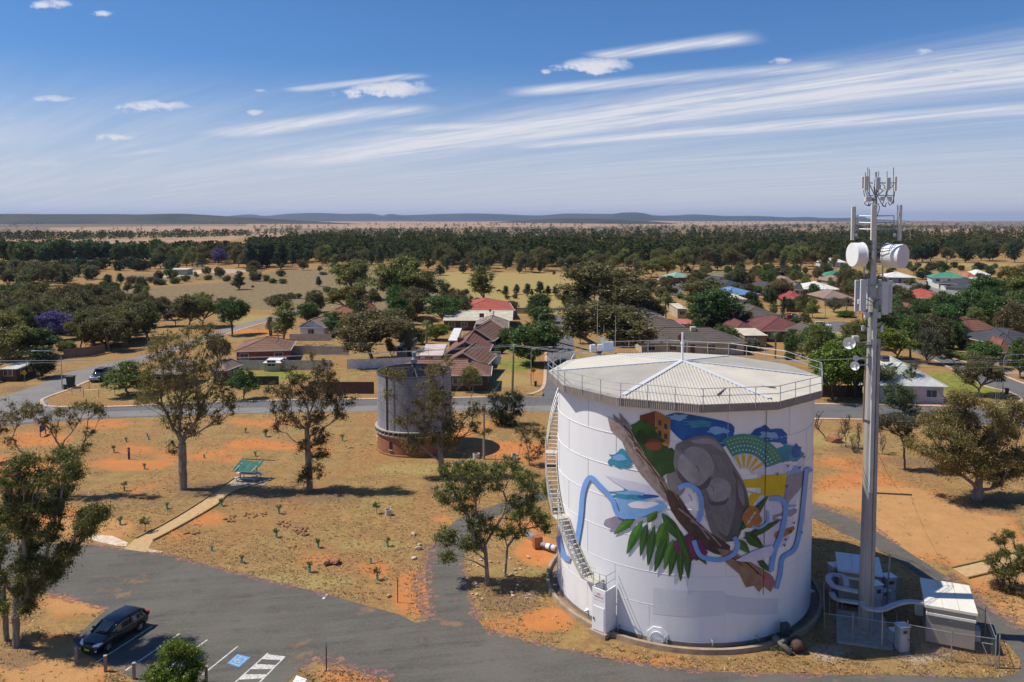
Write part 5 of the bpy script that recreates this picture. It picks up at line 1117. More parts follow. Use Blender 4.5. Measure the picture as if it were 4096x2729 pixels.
PANEL = mat('antenna_cream', (.62, .60, .52), (.56, .54, .47), 2, .5); PANW = mat('antenna_pale_grey', (.58, .59, .60), (.50, .51, .53), 2, .5)
Z2 = lambda x, y: (3200 + x/2.24, 600 + y/2.24)
def panel(x, y0, y1, w, d, dy=0., m=PANEL, rz=0., dep=.12):
    u, v0 = Z2(x, y0); v1 = Z2(x, y1)[1]; k = MY/F; c = D(u, (v0+v1)/2, MY+dy); h = (v1-v0)*k
    return MB().box(c, (w/2.24*k, dep, h), rz).build('panel_antenna', m, mast, bevel=.02)
def pipe(x, y0, y1, r=.03, dy=0., m=STEEL):
    a, b2 = D(*Z2(x, y0), MY+dy), D(*Z2(x, y1), MY+dy); return MB().tube(a, b2, r, n=6).build('mount_pipe', m, mast)
def arm(x0, y0, x1, y1, dy0=0., dy1=0., r=.03, m=STEEL):
    return MB().tube(D(*Z2(x0, y0), MY+dy0), D(*Z2(x1, y1), MY+dy1), r, n=6).build('bracket_arm', m, mast)
# head frame
for (x, y0, y1, w, dy, m) in ((564,240,345,22,.35,PANEL),(594,235,362,38,-.35,PANEL),(698,245,355,40,-.5,PANW),(792,248,358,36,-.35,PANW),(856,238,365,18,.35,PANEL)): panel(x, y0, y1, w, 0, dy, m)
for (x, y0, y1, dy) in ((607,157,400,-.25),(622,172,400,.3),(586,200,300,.3),(704,192,400,-.4),(780,192,430,-.25),(838,157,470,.2),(686,195,250,0)): pipe(x, y0, y1, .03, dy)
for (x0, y0, x1, y1, d0, d1) in ((590,295,850,295,-.25,.2),(600,408,840,408,-.25,.2),(590,295,690,300,.3,-.4),(690,300,850,295,-.4,.25),(600,408,690,412,.3,-.4),(625,310,665,400,-.2,0),(770,345,700,405,-.2,0)): arm(x0, y0, x1, y1, d0, d1, .035)
for (x, y, w, h, dy) in ((612,440,52,44,-.2),(650,442,24,36,.2),(738,436,34,36,-.3),(802,440,36,42,-.2),(590,445,24,40,.25)):
    k = MY/F; c = D(*Z2(x, y), MY+dy); MB().box(c, (w/2.24*k, .18, h/2.24*k)).build('radio_unit', PANW, mast, bevel=.015)
def loop(pts, r=.022, dy=0.):
    q = [D(*Z2(x, y), MY+dy) for x, y in pts]; return MB().path(smoothpts(q, 5), r, 5).build('cable', BLACK, mast)
for (pts) in ([(570,360),(575,400),(590,450),(580,480),(605,498),(640,480)], [(585,365),(600,410),(620,460),(612,500),(640,490)], [(600,365),(640,430),(660,460),(645,495)], [(700,358),(690,400),(710,440),(730,480),(760,505),(775,470)], [(790,360),(765,420),(745,470),(740,500),(770,510)],
              [(850,370),(842,420),(830,470),(808,495),(790,470)], [(780,360),(770,400),(790,440),(835,480),(840,440)], [(740,310),(762,330),(745,360),(720,345),(725,315)], [(820,310),(828,325),(815,340),(808,322)], [(700,480),(712,520),(700,560),(690,600)], [(660,330),(672,400),(690,480),(685,560)]): loop(pts, .024, -.12)
# three long panels with their ring frame
for (x, y0, y1, w, dy) in ((472,508,808,27,.1),(660,490,808,46,-.75),(897,494,812,24,.1)): panel(x, y0, y1, w, 0, dy, PANEL, dep=.16)
for (x, y0, y1, dy) in ((496,503,735,.1),(874,490,800,.1)): pipe(x, y0, y1, .03, dy)
for y in (590, 650, 708):
    arm(510, y, 845, y, .1, .1, .03); arm(510, y, 665, y+4, .1, -.6, .03); arm(845, y, 665, y+4, .1, -.6, .03)
pipe(512, 590, 712, .03, .1); pipe(842, 590, 712, .03, .1); arm(560, 790, 760, 900, 0, 0, .012); arm(800, 790, 700, 860, 0, 0, .012)
for (x, y) in ((500, 760), (848, 760)): MB().box(D(*Z2(x, y), MY+.1), (.14, .14, .22)).build('radio_unit', PANW, mast)
# microwave drums
DISHW = mat('drum_white', (.78, .78, .76), (.72, .72, .71), 1.5, .45); DISHF = mat('drum_face', (.66, .62, .64), (.62, .585, .60), 1.5, .6)
def drum(c, axis, r, L, face):
    axis = Vector(axis).normalized(); c = Vector(c); o = MB().tube(c-axis*L/2, c+axis*L/2, r, n=40).build('microwave_dish', DISHW, mast)
    MB().tube(c-axis*L/2-axis*.0, c-axis*(L/2-.07), r*1.045, n=40).build('rim', DISHW, o); MB().tube(c+axis*(L/2+.002), c+axis*(L/2+.02), r*.965, n=40).build('radome', face, o); return o
c1 = D(*Z2(512, 940), MY-.1); c2 = D(*Z2(850, 950), MY-.2); k = MY/F/2.24
drum(c1, (-.995, -.10, 0), 108*k, 92*k, DISHW); drum(c2, (.60, -.80, -.02), 108*k, 150*k, DISHF)
arm(570, 890, 660, 920, 0, 0, .05); arm(570, 990, 660, 985, 0, 0, .05); arm(740, 900, 660, 930, 0, 0, .05); arm(745, 1010, 660, 1000, 0, 0, .05); pipe(575, 880, 1130, .05, .05); pipe(740, 880, 1130, .05, .05)
# lower cluster of six panels
for (x, y0, y1, w, dy) in ((508,1165,1450,36,.15),(564,1160,1445,50,-.45),(612,1150,1430,26,.45),(713,1160,1395,30,.45),(762,1180,1475,56,-.45),(808,1168,1460,32,.15)): panel(x, y0, y1, w, 0, dy, PANW, dep=.16)
for (x, y0, y1, dy) in ((536,1150,1470,.15),(700,1160,1460,.4),(756,1165,1480,-.3),(790,1150,1470,.15),(590,1160,1440,-.3)): pipe(x, y0, y1, .03, dy)
for y in (1215, 1390): arm(530, y, 800, y, .1, .1, .035); arm(560, y, 770, y+3, -.35, -.35, .035)
for (x, y, w, h) in ((598,1480,40,52),(696,1482,46,52),(528,1360,20,40),(730,1600,24,70),(560,1600,22,50)): MB().box(D(*Z2(x, y), MY-.3), (w*k, .2, h*k)).build('radio_unit', PANW, mast, bevel=.015)
for pts in ([(595,1340),(620,1350),(650,1370),(665,1400)], [(720,1340),(690,1345),(665,1370),(660,1410)], [(560,1460),(565,1520),(580,1560),(620,1590)], [(760,1480),(770,1520),(740,1560),(700,1600)], [(700,1510),(690,1560),(680,1620),(690,1680)], [(600,1510),(605,1560),(590,1620),(600,1700)], [(560,1560),(545,1600),(560,1640),(600,1660)]): loop(pts, .024, -.42)
# small dishes lower down
for (u, v, r, ax) in ((3398, 1372, 54/2.24, (-.55, -.83, .05)), (3424, 1433, 26/2.24, (-.7, -.7, 0)), (3421, 1463, 40/2.24, (-.7, -.7, 0))):
    c = D(u, v, MY-.5); kk = MY/F; a_ = Vector(ax).normalized(); R0 = r*kk
    side = a_.cross(Vector((0, 0, 1))).normalized(); up = side.cross(a_); V_ = []; Fc = []; n = 24
    for j, (q, dd) in enumerate(((1., .30), (.96, .05), (.7, -.10), (.3, -.22), (.02, -.25))):
        for i in range(n): V_.append(c + (side*math.cos(6.2832*i/n)+up*math.sin(6.2832*i/n))*R0*q + a_*R0*dd)
    for j in range(4):
        for i in range(n): Fc.append((j*n+i, j*n+(i+1) % n, (j+1)*n+(i+1) % n, (j+1)*n+i))
    o = MB().add(V_, Fc).build('small_dish', DISHW, mast, smooth=True); MB().tube(c-a_*R0*.25, c+a_*R0*.35, R0*.22, n=10).build('feed_horn', PANW, o)
    MB().tube(c-a_*R0*.2, MV(-.1, -.1, c.z), .035, n=6).build('bracket_arm', STEEL, mast)
MB().box(D(3422, 1355, MY-.2), (.38, .3, .36)).build('radio_unit', PANEL, mast)

# ================================================================== the mast compound
CREAM = mat('cream_cladding', (.60, .54, .38), (.52, .47, .33), .8, .7); CREAMW = mat('cream_roof', (.74, .70, .60), (.68, .64, .55), .8, .6); GREYB = mat('cabinet_grey', (.44, .45, .46), (.36, .37, .38), 1.5, .5); TAUPE = mat('taupe_cladding', (.36, .31, .25), (.31, .265, .215), .6, .8, bump=.1)
Z4 = lambda x, y: (3200 + x/2.151, 2000 + y/2.151)
def hut(label, fl, fr, bl, h, roofm, wallm, over=.12, rise=.25):
    """A flat-roofed equipment hut: front foot left/right and back foot left on the ground."""
    A, B, C0 = G(*fl), G(*fr), G(*bl); o = thing('equipment_hut', label, 'hut', (A+B)/2); ex_ = (B-A); W_ = ex_.length; ex_.normalize(); ey = Vector((-ex_.y, ex_.x, 0)); Dp = (C0-A).dot(ey); rz = math.atan2(ex_.y, ex_.x); ctr = A + ex_*W_/2 + ey*Dp/2
    MB().box(ctr+Vector((0, 0, h/2+.12)), (W_, Dp, h-.24), rz).build('wall', wallm, o)
    MB().box(ctr+Vector((0, 0, .06)), (W_-.2, Dp-.2, .12), rz).build('skid', DARKSTEEL, o)
    rf = MB().box(ctr+Vector((0, 0, h+.10)), (W_+over*2, Dp+over*2, .2), rz).build('roof', roofm, o, bevel=.02)
    for i in (1, 2): MB().box(ctr+ex_*(W_*(i/3-.5))+Vector((0, 0, h+.21)), (.03, Dp+over*2, .03), rz).build('roof_seam', CREAM, rf)
    MB().box(A+ex_*W_/2-ey*.06+Vector((0, 0, h-.38)), (W_+.06, .12, .16), rz).build('gutter', CREAMW, o)
    return o, A, ex_, ey, W_, Dp, rz
hutA = hut('cream equipment hut with a pale flat roof inside the mast compound fence', Z4(1080,1245), Z4(1500,1325), Z4(1085,1010), 2.5, CREAMW, TAUPE)
o, A, ex_, ey, W_, Dp, rz = hutA
MB().box(A-ex_*.30+ey*Dp*.45+Vector((0, 0, 1.55)), (.5, .8, .7), rz).build('air_conditioner', CREAM, o, bevel=.02); MB().box(A+ex_*(W_+.2)+ey*.9+Vector((0, 0, .95)), (.36, .8, .7), rz).build('air_conditioner', GREYB, o, bevel=.02); MB().box(A+ex_*W_*.5-ey*.045+Vector((0, 0, 1.9)), (.16, .08, .1), rz).build('hut_lamp', GREYB, o)
hut('grey equipment hut with a pale roof standing behind the mast', Z4(330,905), Z4(690,960), Z4(350,760), 2.5, mat('hut_roof_pale', (.66, .68, .70), (.60, .62, .64), 1, .6), TAUPE)
def cabinet(label, foot, w, d, h, m=GREYB, rz=.17, lid=True):
    g = G(*foot); o = thing('equipment_cabinet', label, 'cabinet', g); MB().box(g+Vector((0, 0, h/2)), (w, d, h), rz).build('body', m, o, bevel=.02)
    MB().box(g+Vector((0, 0, h+.03)), (w+.08, d+.08, .06), rz).build('lid', WHITE if lid else m, o)
    M = Matrix.Rotation(rz, 3, 'Z'); dr = MB().box(g+M @ Vector((0, -d/2-.012, h*.5)), (w-.12, .024, h-.16), rz).build('door', m, o); MB().box(g+M @ Vector((w*.33, -d/2-.035, h*.5)), (.04, .03, .14), rz).build('handle', DARKSTEEL, dr)
    MB().box(g+M @ Vector((0, -d/2-.02, h*.82)), (w*.5, .03, h*.12), rz).build('vent_grille', DARKSTEEL, o); return o
cabinet('slim white cabinet close behind the mast foot', Z4(645,1000), .62, .7, 2.35); cabinet('grey cabinet with louvred doors at the compound rear fence', Z4(755,875), .8, .7, 1.9); cabinet('white cabinet standing at the edge of the mast slab', Z4(876,1295), .66, .58, 1.65); cabinet('small grey box cabinet beside the mast slab steps', Z4(812,1235), .5, .5, .9); cabinet('tall shaded cabinet beside the hut behind the mast', Z4(300,800), .75, .8, 2.1)
cabinet('low grey meter box between the mast and the rear cabinet', Z4(720,905), .7, .5, 1.1)
slabo = sheet('mast_slab', [tuple(p)[:2] for p in (G(*Z4(315,1235)), G(*Z4(805,1300)), G(*Z4(720,1010)), G(*Z4(310,960)))], .16, CONC, 'concrete slab under the mast', edge=.2)
# cable tray from the mast to the huts
tray = thing('cable_tray', 'raised galvanised cable tray bending from the mast to both huts', 'cable tray', G(*Z4(700,1240)))
def trayrun(pts, h):
    P = [G(*Z4(x, y), h) for x, y in pts]; P = smoothpts(P, 5)
    mb = MB()
    for a, b2 in zip(P[:-1], P[1:]): mb.beam(a, b2, .36, .14)
    mb.build('tray', GREYB, tray)
trayrun([(530,880),(560,920),(640,945),(720,940),(820,900),(930,875),(1060,885)], 2.6); trayrun([(500,790),(400,770),(300,745),(245,690),(260,650),(320,645),(385,670),(400,740)], 2.9); trayrun([(500,885),(400,870),(310,850),(270,800)], 2.2)
for (x, y, yb) in ((615,950,1210),(700,945,1290),(830,985,1130),(255,750,1000),(360,770,1020),(320,860,1010)):
    b0 = G(*Z4(x, yb)); tz = D(*Z4(x, y), b0.y).z; MB().tube(b0, Vector((b0.x, b0.y, tz)), .035, n=6).build('tray_leg', STEEL, tray)
po = thing('cross_post', 'thin steel post with a short crossbar in the mast compound', 'post', G(*Z4(748,930))); b0 = po.location; tz = D(*Z4(765,470), b0.y)
MB().tube(b0, Vector((b0.x+.1, b0.y, tz.z)), .06, n=8).build('pole', STEEL, po); MB().beam(Vector((b0.x-.35, b0.y, tz.z-.25)), Vector((b0.x+.45, b0.y, tz.z-.25)), .08).build('crossbar', TIMBER, po)
# chain-link fence
link_m = bpy.data.materials.new('chain_link'); link_m.use_nodes = True; t = link_m.node_tree; b = t.nodes['Principled BSDF']; b.inputs['Base Color'].default_value = (.16, .165, .17, 1); b.inputs['Roughness'].default_value = .6
p = S(t, t.nodes.new('ShaderNodeNewGeometry').outputs['Position']); x, y, z = sep(t, p)
w1 = ((x+y+z)*62.)._op('SINE').ab(); w2 = ((x+y-z)*62.)._op('SINE').ab(); t.links.new((w1.mn(w2)._op('LESS_THAN', .16)).k, b.inputs['Alpha'])
n_ = noise(t, p, 2)
fence = thing('chain_link_fence', 'chain-link fence of grey posts and wire round the mast compound', 'fence', G(*Z4(1300,1390)))
FP = [G(*Z4(*q)) for q in ((205,1215),(450,1245),(705,1290),(920,1315),(1300,1392),(1680,1450))] + [G(*Z4(1590,1195)), G(*Z4(1350,1060))]
def fseg(a, b2, h, top=True, wire=True):
    MB().tube(a, a+Vector((0, 0, h)), .035, n=8).build('post', STEEL, fence)
    if top: MB().tube(a+Vector((0, 0, h-.25)), b2+Vector((0, 0, h-.25)), .022, n=6).build('top_rail', STEEL, fence)
    if wire: MB().add([a+Vector((0, 0, .03)), b2+Vector((0, 0, .03)), b2+Vector((0, 0, h-.27)), a+Vector((0, 0, h-.27))], [(0,1,2,3)]).build('wire_mesh', link_m, fence)
for a, b2 in zip(FP[:5], FP[1:6]): fseg(a, b2, 2.1)
fseg(FP[5], FP[6], 2.1); fseg(FP[6], FP[7], 2.1); MB().tube(FP[5]+Vector((.25, .05, 0)), FP[5]+Vector((.25, .05, 2.1)), .04, n=8).build('post', STEEL, fence)
bk = [G(*Z4(*q)) for q in ((205,1215),(200,960),(260,830),(560,800),(830,880),(880,880))]
for a, b2 in zip(bk[:-1], bk[1:]): fseg(a, b2, 2.1)
MB().path([FP[5]+Vector((-.1, .2, .1)), FP[5]+Vector((-.5, .6, 1.3)), FP[5]+Vector((0, .3, 1.35))], .03).build('gate_brace', STEEL, fence)
# ================================================================== houses
def roofmat(name, c, tile=True):
    if name in MATS: return MATS[name]
    m = bpy.data.materials.new(name); m.use_nodes = True; t = m.node_tree; b = t.nodes['Principled BSDF']; b.inputs['Roughness'].default_value = .75
    p = S(t, t.nodes.new('ShaderNodeNewGeometry').outputs['Position']); n1 = noise(t, p, .5, 4); n2 = noise(t, p, 5, 3)
    c2 = mixc(t, (n1*.5+n2*.5).step(.35, .65), tuple(x*1.12 for x in c), tuple(x*.78 for x in c)); t.links.new(c2.k, b.inputs['Base Color']); MATS[name] = m; return m
RM = {k: roofmat('roof_'+k, c) for k, c in dict(brown=(.20, .098, .060), redbrown=(.21, .085, .055), tan=(.30, .21, .135), dark=(.10, .08, .064), charcoal=(.050, .052, .062), red=(.38, .085, .050), crimson=(.30, .055, .055), maroon=(.15, .045, .040), orange=(.40, .145, .065), white=(.66, .64, .60), cream=(.55, .50, .38), grey=(.27, .28, .29),
      blue=(.13, .25, .46), green=(.22, .36, .28), teal=(.055, .26, .17), olive=(.19, .17, .085), mint=(.42, .50, .42), zinc=(.47, .48, .46), taupe=(.26, .19, .145), pink=(.48, .13, .12), patio=(.56, .45, .41)).items()}
WM = {k: mat('wall_'+k, c, None, .7, .85) for k, c in dict(cream=(.52, .43, .30), brick=(.26, .10, .055), tan=(.40, .28, .17), white=(.70, .70, .70), brown=(.13, .075, .05), grey=(.35, .34, .33), pinkw=(.58, .50, .47), yellow=(.55, .36, .14)).items()}
TRIM = mat('trim_white', (.62, .60, .55), (.56, .54, .50), 2, .6)
HOUSES = [(12.75, 58.5, 11), (OC.x, OC.y, 6)]
def house(label, L, Rp, depth, roof, wall, kind='hip', eave=2.55, rise=1.7, rz=None, width=None, ribs=True, win=3, name='house', extras=(), over=.5, seed=0):
    """Front eave runs between two photo positions at eave height; the depth goes away from it."""
    A, B = G(*L, eave), G(*Rp, eave); A.z = B.z = 0; ex_ = B-A; W_ = ex_.length; ex_.normalize()
    if rz is not None: ex_ = Vector((math.cos(rz), math.sin(rz), 0))
    if width: W_ = width
    ey = Vector((-ex_.y, ex_.x, 0)); o = thing(name, label, 'house', A + ex_*W_/2 + ey*depth/2); a_ = math.atan2(ex_.y, ex_.x)
    HOUSES.append((o.location.x, o.location.y, .5*min(W_, depth) + .30*abs(W_-depth) + .8))
    P = lambda x, y, z: A + ex_*x + ey*y + Vector((0, 0, z))
    ov = over; w0, w1, d0, d1 = ov, W_-ov, ov, depth-ov
    wl = MB().add([P(w0, d0, 0), P(w1, d0, 0), P(w1, d1, 0), P(w0, d1, 0), P(w0, d0, eave), P(w1, d0, eave), P(w1, d1, eave), P(w0, d1, eave)], [(0,1,5,4),(1,2,6,5),(2,3,7,6),(3,0,4,7)])
    h = eave+rise; m = min(W_, depth)/2
    def plane(q, th=.12):                                     # a roof plane with tile or sheet courses stepped down the slope
        lo0, lo1, hi1, hi0 = q; n = 7 if ribs else 1; mb = MB()
        for i in range(n):
            a0, a1 = i/n, (i+1)/n; p0, p1, p2, p3 = lo0.lerp(hi0, a0), lo1.lerp(hi1, a0), lo1.lerp(hi1, a1), lo0.lerp(hi0, a1); up = Vector((0, 0, .05 if ribs else .0))
            mb.add([p0+up, p1+up, p2+up*.1, p3+up*.1, p0-Vector((0, 0, th if i == 0 else 0)), p1-Vector((0, 0, th if i == 0 else 0))], [(0,1,2,3),(4,5,1,0)])
        mb.build('roof_plane', RM[roof], o)
    C = [P(0, 0, eave), P(W_, 0, eave), P(W_, depth, eave), P(0, depth, eave)]
    if kind == 'hip':
        if W_ >= depth: r0, r1 = P(m*.95, depth/2, h), P(W_-m*.95, depth/2, h); plane((C[0], C[1], r1, r0)); plane((C[2], C[3], r0, r1)); plane((C[1], C[2], r1, r1)); plane((C[3], C[0], r0, r0))
        else: r0, r1 = P(W_/2, m*.95, h), P(W_/2, depth-m*.95, h); plane((C[0], C[1], r0, r0)); plane((C[2], C[3], r1, r1)); plane((C[1], C[2], r1, r0)); plane((C[3], C[0], r0, r1))
        MB().beam(r0+Vector((0, 0, .06)), r1+Vector((0, 0, .06)), .22, .1).build('ridge_cap', RM[roof], o)
        for c_, r_ in zip(C, (r0, r1, r1, r0) if W_ >= depth else (r0, r0, r1, r1)): MB().beam(c_+Vector((0, 0, .05)), r_+Vector((0, 0, .06)), .18, .09).build('hip_cap', RM[roof], o)
    elif kind == 'front':                                      # gable end faces the front
        r0, r1 = P(W_/2, 0, h), P(W_/2, depth, h); plane((C[3], C[0], r0, r1)); plane((C[1], C[2], r1, r0))
        wl.add([P(w0, d0, eave), P(w1, d0, eave), P(W_/2, d0, h-.25)], [(0,1,2)]).add([P(w0, d1, eave), P(w1, d1, eave), P(W_/2, d1, h-.25)], [(0,1,2)])
        for q in (C[0], C[1]): MB().beam(q, r0, .06, .2).build('barge_board', TRIM, o)
        MB().beam(r0+Vector((0, 0, .06)), r1+Vector((0, 0, .06)), .22, .1).build('ridge_cap', RM[roof], o)
    elif kind == 'side':
        r0, r1 = P(0, depth/2, h), P(W_, depth/2, h); plane((C[0], C[1], r1, r0)); plane((C[2], C[3], r0, r1))
        for xx in (w0, w1): wl.add([P(xx, d0, eave), P(xx, d1, eave), P(xx, depth/2, h-.25)], [(0,1,2)])
        for q, r_ in ((C[0], r0), (C[3], r0), (C[1], r1), (C[2], r1)): MB().beam(q, r_, .06, .2).build('barge_board', TRIM, o)
        MB().beam(r0+Vector((0, 0, .06)), r1+Vector((0, 0, .06)), .22, .1).build('ridge_cap', RM[roof], o)
    else:                                                      # skillion: falls towards the front
        plane((C[0], C[1], P(W_, depth, h), P(0, depth, h)))
    wl.build('wall', WM[wall], o)
    MB().add([P(.1, .1, eave-.06), P(W_-.1, .1, eave-.06), P(W_-.1, depth-.1, eave-.06), P(.1, depth-.1, eave-.06)], [(0,1,2,3)]).build('soffit', TRIM, o)
    MB().beam(P(0, -.06, eave-.04), P(W_, -.06, eave-.04), .12, .12).build('gutter', TRIM, o); MB().beam(P(W_+.06, 0, eave-.04), P(W_+.06, depth, eave-.04), .12, .12).build('gutter', TRIM, o)
    rg_ = random.Random(sum(map(ord, label)) + seed)
    for i in range(win):
        x = w0 + (w1-w0)*(i+.5)/win + rg_.uniform(-.3, .3); ww = min(1.5, (w1-w0)/win*.6)
        if win > 2 and i == win//2:
            dr = MB().box(P(x, d0-.03, 1.03), (.9, .08, 2.06), a_).build('door', mat('door_brown', (.16, .09, .06), (.12, .07, .05), 3, .6), o); MB().box(P(x+.35, d0-.10, 1.0), (.05, .08, .12), a_).build('handle', STEEL, dr)
        else:
            f = MB().box(P(x, d0-.02, 1.5), (ww+.16, .08, 1.2), a_).build('window', TRIM, o); MB().box(P(x-ww*.25, d0-.05, 1.5), (ww*.46, .06, 1.04), a_).build('pane', GLASS, f); MB().box(P(x+ww*.25, d0-.05, 1.5), (ww*.46, .06, 1.04), a_).build('pane', GLASS, f)
    for k_, (xx, yy) in enumerate(((w1+.02, d0+(d1-d0)*.3), (w1+.02, d0+(d1-d0)*.7))):
        f = MB().box(P(xx, yy, 1.5), (.08, 1.3, 1.1), a_).build('window', TRIM, o); MB().box(P(xx+.03, yy, 1.5), (.06, 1.1, .95), a_).build('pane', GLASS, f)
    if name == 'house':
        q = P(W_*.35, depth*.62, h-.5); MB().tube(q, q+Vector((0, 0, 2.2)), .025, n=5).beam(q+Vector((-.6, 0, 2.1)), q+Vector((.6, 0, 2.1)), .03).beam(q+Vector((-.45, 0, 1.85)), q+Vector((.45, 0, 1.85)), .03).build('aerial', STEEL, o); MB().tube(P(W_*.7, depth*.35, eave+rise*.5), P(W_*.7, depth*.35, eave+rise*.5+.45), .12, n=8).build('roof_vent', STEEL, o)
    for e in extras:
        if e[0] == 'cooler': MB().box(P(e[1]*W_, e[2]*depth, eave+rise*e[3]+.45), (1.1, 1.1, .9), a_).build('evaporative_cooler', RM.get(e[4]) or TRIM, o, bevel=.08)
        if e[0] == 'flue': MB().tube(P(e[1]*W_, e[2]*depth, eave+rise*.3), P(e[1]*W_, e[2]*depth, eave+rise+.9), .12, n=8).tube(P(e[1]*W_, e[2]*depth, eave+rise+.85), P(e[1]*W_, e[2]*depth, eave+rise+1.05), .19, n=8).build('flue', STEEL, o)
        if e[0] == 'vent': MB().tube(P(e[1]*W_, e[2]*depth, eave+rise*e[3]), P(e[1]*W_, e[2]*depth, eave+rise*e[3]+.5), .16, .2, 10).build('roof_vent', WHITE, o)
        if e[0] == 'dish': c_ = P(e[1]*W_, e[2]*depth, eave+rise*e[3]+.7); MB().tube(c_-Vector((0, 0, .7)), c_, .03, n=5).tube(c_, c_+Vector((.06, -.1, .05)), .30, .34, 12).build('satellite_dish', DARKSTEEL, o)
        if e[0] == 'solar': q = [P(e[1]*W_, e[2]*depth, 0), P(e[3]*W_, e[2]*depth, 0), P(e[3]*W_, e[4]*depth, 0), P(e[1]*W_, e[4]*depth, 0)]; zz = [eave+rise*(z_)+.18 for z_ in e[5]]; MB().add([p_+Vector((0, 0, z_)) for p_, z_ in zip(q, zz)]+[p_+Vector((0, 0, z_-.06)) for p_, z_ in zip(q, zz)], [(0,1,2,3),(4,5,6,7),(0,1,5,4),(1,2,6,5),(2,3,7,6),(3,0,4,7)]).build('solar_panel', mat('solar_blue', (.02, .03, .07), (.05, .07, .13), 3, .25), o)
    return o
Z8 = lambda x, y: (1000 + x/1.9617, 1250 + y/1.9617)
Z6b = lambda x, y: (1550 + x/2.851, 1150 + y/2.851)
Z5b = lambda x, y: (800 + x/2.851, 1150 + y/2.851)
Z7b = lambda x, y: (2450 + x/2.6156, 1050 + y/2.6156)
Z4b = lambda x, y: (3072 + x/2.2988, 800 + y/2.2988)
Z8b = lambda x, y: (3450 + x/2.613, 1050 + y/2.613)
Z3 = lambda x, y: (3200 + x/2.24, 1300 + y/2.24)
# the brown tiled row on the corner
house('long brown tiled hip-roofed house on the street corner behind the old tank', (1560,1503), (1963,1503), 8.5, 'brown', 'brown', 'hip', rise=1.9, win=5, extras=(('dish', .78, .35, .6),))
house('brown gabled house with its ridge running back, joined behind the corner house', Z8(1490,415), Z8(1850,425), 11, 'brown', 'brown', 'front', rise=2.3, win=2)
house('red-brown gabled house with a red roof cooler and white barge boards', Z6b(640,765), Z6b(1140,770), 12.5, 'redbrown', 'brown', 'front', rise=2.5, win=2, extras=(('cooler', .30, .45, .6, 'maroon'),))
house('brown gabled house with solar panels on its roof', Z6b(800,600), Z6b(1210,612), 15, 'brown', 'brown', 'front', rise=2.4, win=2, extras=(('cooler', .30, .6, .55, 'charcoal'), ('solar', .08, .12, .36, .38, (.2, .75, .75, .2))))
house('small taupe tiled hip-roofed house with a red cooler', Z6b(980,470), Z6b(1380,470), 14, 'taupe', 'tan', 'hip', rise=1.9, extras=(('cooler', .2, .55, .9, 'maroon'), ('flue', .55, .7)))
house('long low house under a cream metal roof', Z6b(630,378), Z6b(1425,380), 19, 'cream', 'brown', 'side', rise=1.5, win=5, extras=(('dish', .66, .35, .7),))
house('house with a low bright red tiled roof at the paddock edge', Z6b(790,270), Z6b(1450,265), 22, 'red', 'cream', 'hip', rise=2.2, extras=(('vent', .22, .5, 1.),))
for (lab, L, Rr, dp, rf, wl_, hgt, ri) in (('pale pinkish patio roof beside the red-brown gabled house', Z6b(360,775), Z6b(620,775), 12, 'patio', 'white', 2.4, .25), ('small cream shed roof beside the pinkish patio', Z6b(290,780), Z6b(370,780), 8, 'tan', 'cream', 2.3, .5), ('white patio roof beside the solar panelled house', Z6b(690,605), Z6b(790,605), 17, 'white', 'white', 2.4, .3), ('white garden shed behind the skirted palm', Z6b(90,672), Z6b(212,675), 8, 'zinc', 'cream', 2.3, .6),
    ('low white shed beside the brick house yard', Z5b(715,862), Z5b(918,862), 4, 'white', 'cream', 1.6, .3), ('cream carport shed behind the tall palm', Z7b(675,485), Z7b(785,485), 12, 'cream', 'cream', 2.8, .3), ('long red patio roof behind the dark tiled house', Z7b(410,642), Z7b(735,640), 5, 'pink', 'cream', 2.4, .2), ('red patio roof beside the big dark green tree', Z7b(745,645), Z7b(915,642), 7, 'pink', 'brown', 2.4, .2),
    ('cream pergola shed with open side behind the tank rail', Z7b(1375,765), Z7b(1625,765), 9, 'cream', 'tan', 2.6, .4), ('small cream outbuilding beside the pergola shed', Z7b(1255,735), Z7b(1370,740), 6, 'cream', 'cream', 2.6, .2), ('white skillion roof between the tiled houses', Z7b(510,708), Z7b(805,708), 4, 'white', 'cream', 2.3, .2), ('pale flat carport roof in front of the long dark tiled house', Z7b(1065,850), Z7b(1290,845), 9, 'white', 'cream', 2.3, .2),
    ('long cream shed in the far gravel yard', Zb1(1545,640), Zb1(1720,640), 8, 'cream', 'grey', 2.8, .3), ('mint awning beside the white skillion roof', Z7b(805,712), Z7b(935,712), 4, 'mint', 'cream', 2.3, .2), ('cream garage below the blue roof', Z7b(1200,385), Z7b(1412,385), 14, 'cream', 'pinkw', 2.6, .4), ('dark roofed shed at the street corner behind the paling fence', Z7(0,345), Z7(130,345), 6, 'zinc', 'brown', 2.2, .3)):
    house(lab, L, Rr, dp, rf, wl_, 'skillion', eave=hgt, rise=ri, ribs=False, win=1, name='shed', over=.2)
house('white gabled house with a brown tiled roof beside the climbing street', Z5b(1108,452), Z5b(1428,462), 11, 'taupe', 'white', 'front', rise=1.9, win=1, rz=-.22, extras=(('vent', .62, .5, .7),))
house('low house with an orange tiled roof behind the white gabled house', Z5b(1330,355), Z5b(1640,358), 15, 'orange', 'tan', 'hip', rise=2., extras=(('vent', .2, .6, .8), ('vent', .65, .4, .5)))
house('house with a dark orange roof at the paddock fence', Z5b(1780,275), Z5b(1940,275), 10, 'orange', 'brown', 'hip', rise=2.)
house('red brick house with a brown tiled hip roof and flue, above the pale panel fence', Z5b(380,735), Z5b(640,748), 12.5, 'brown', 'brick', 'hip', rise=1.7, rz=.18, width=10.5, extras=(('flue', .72, .5),))
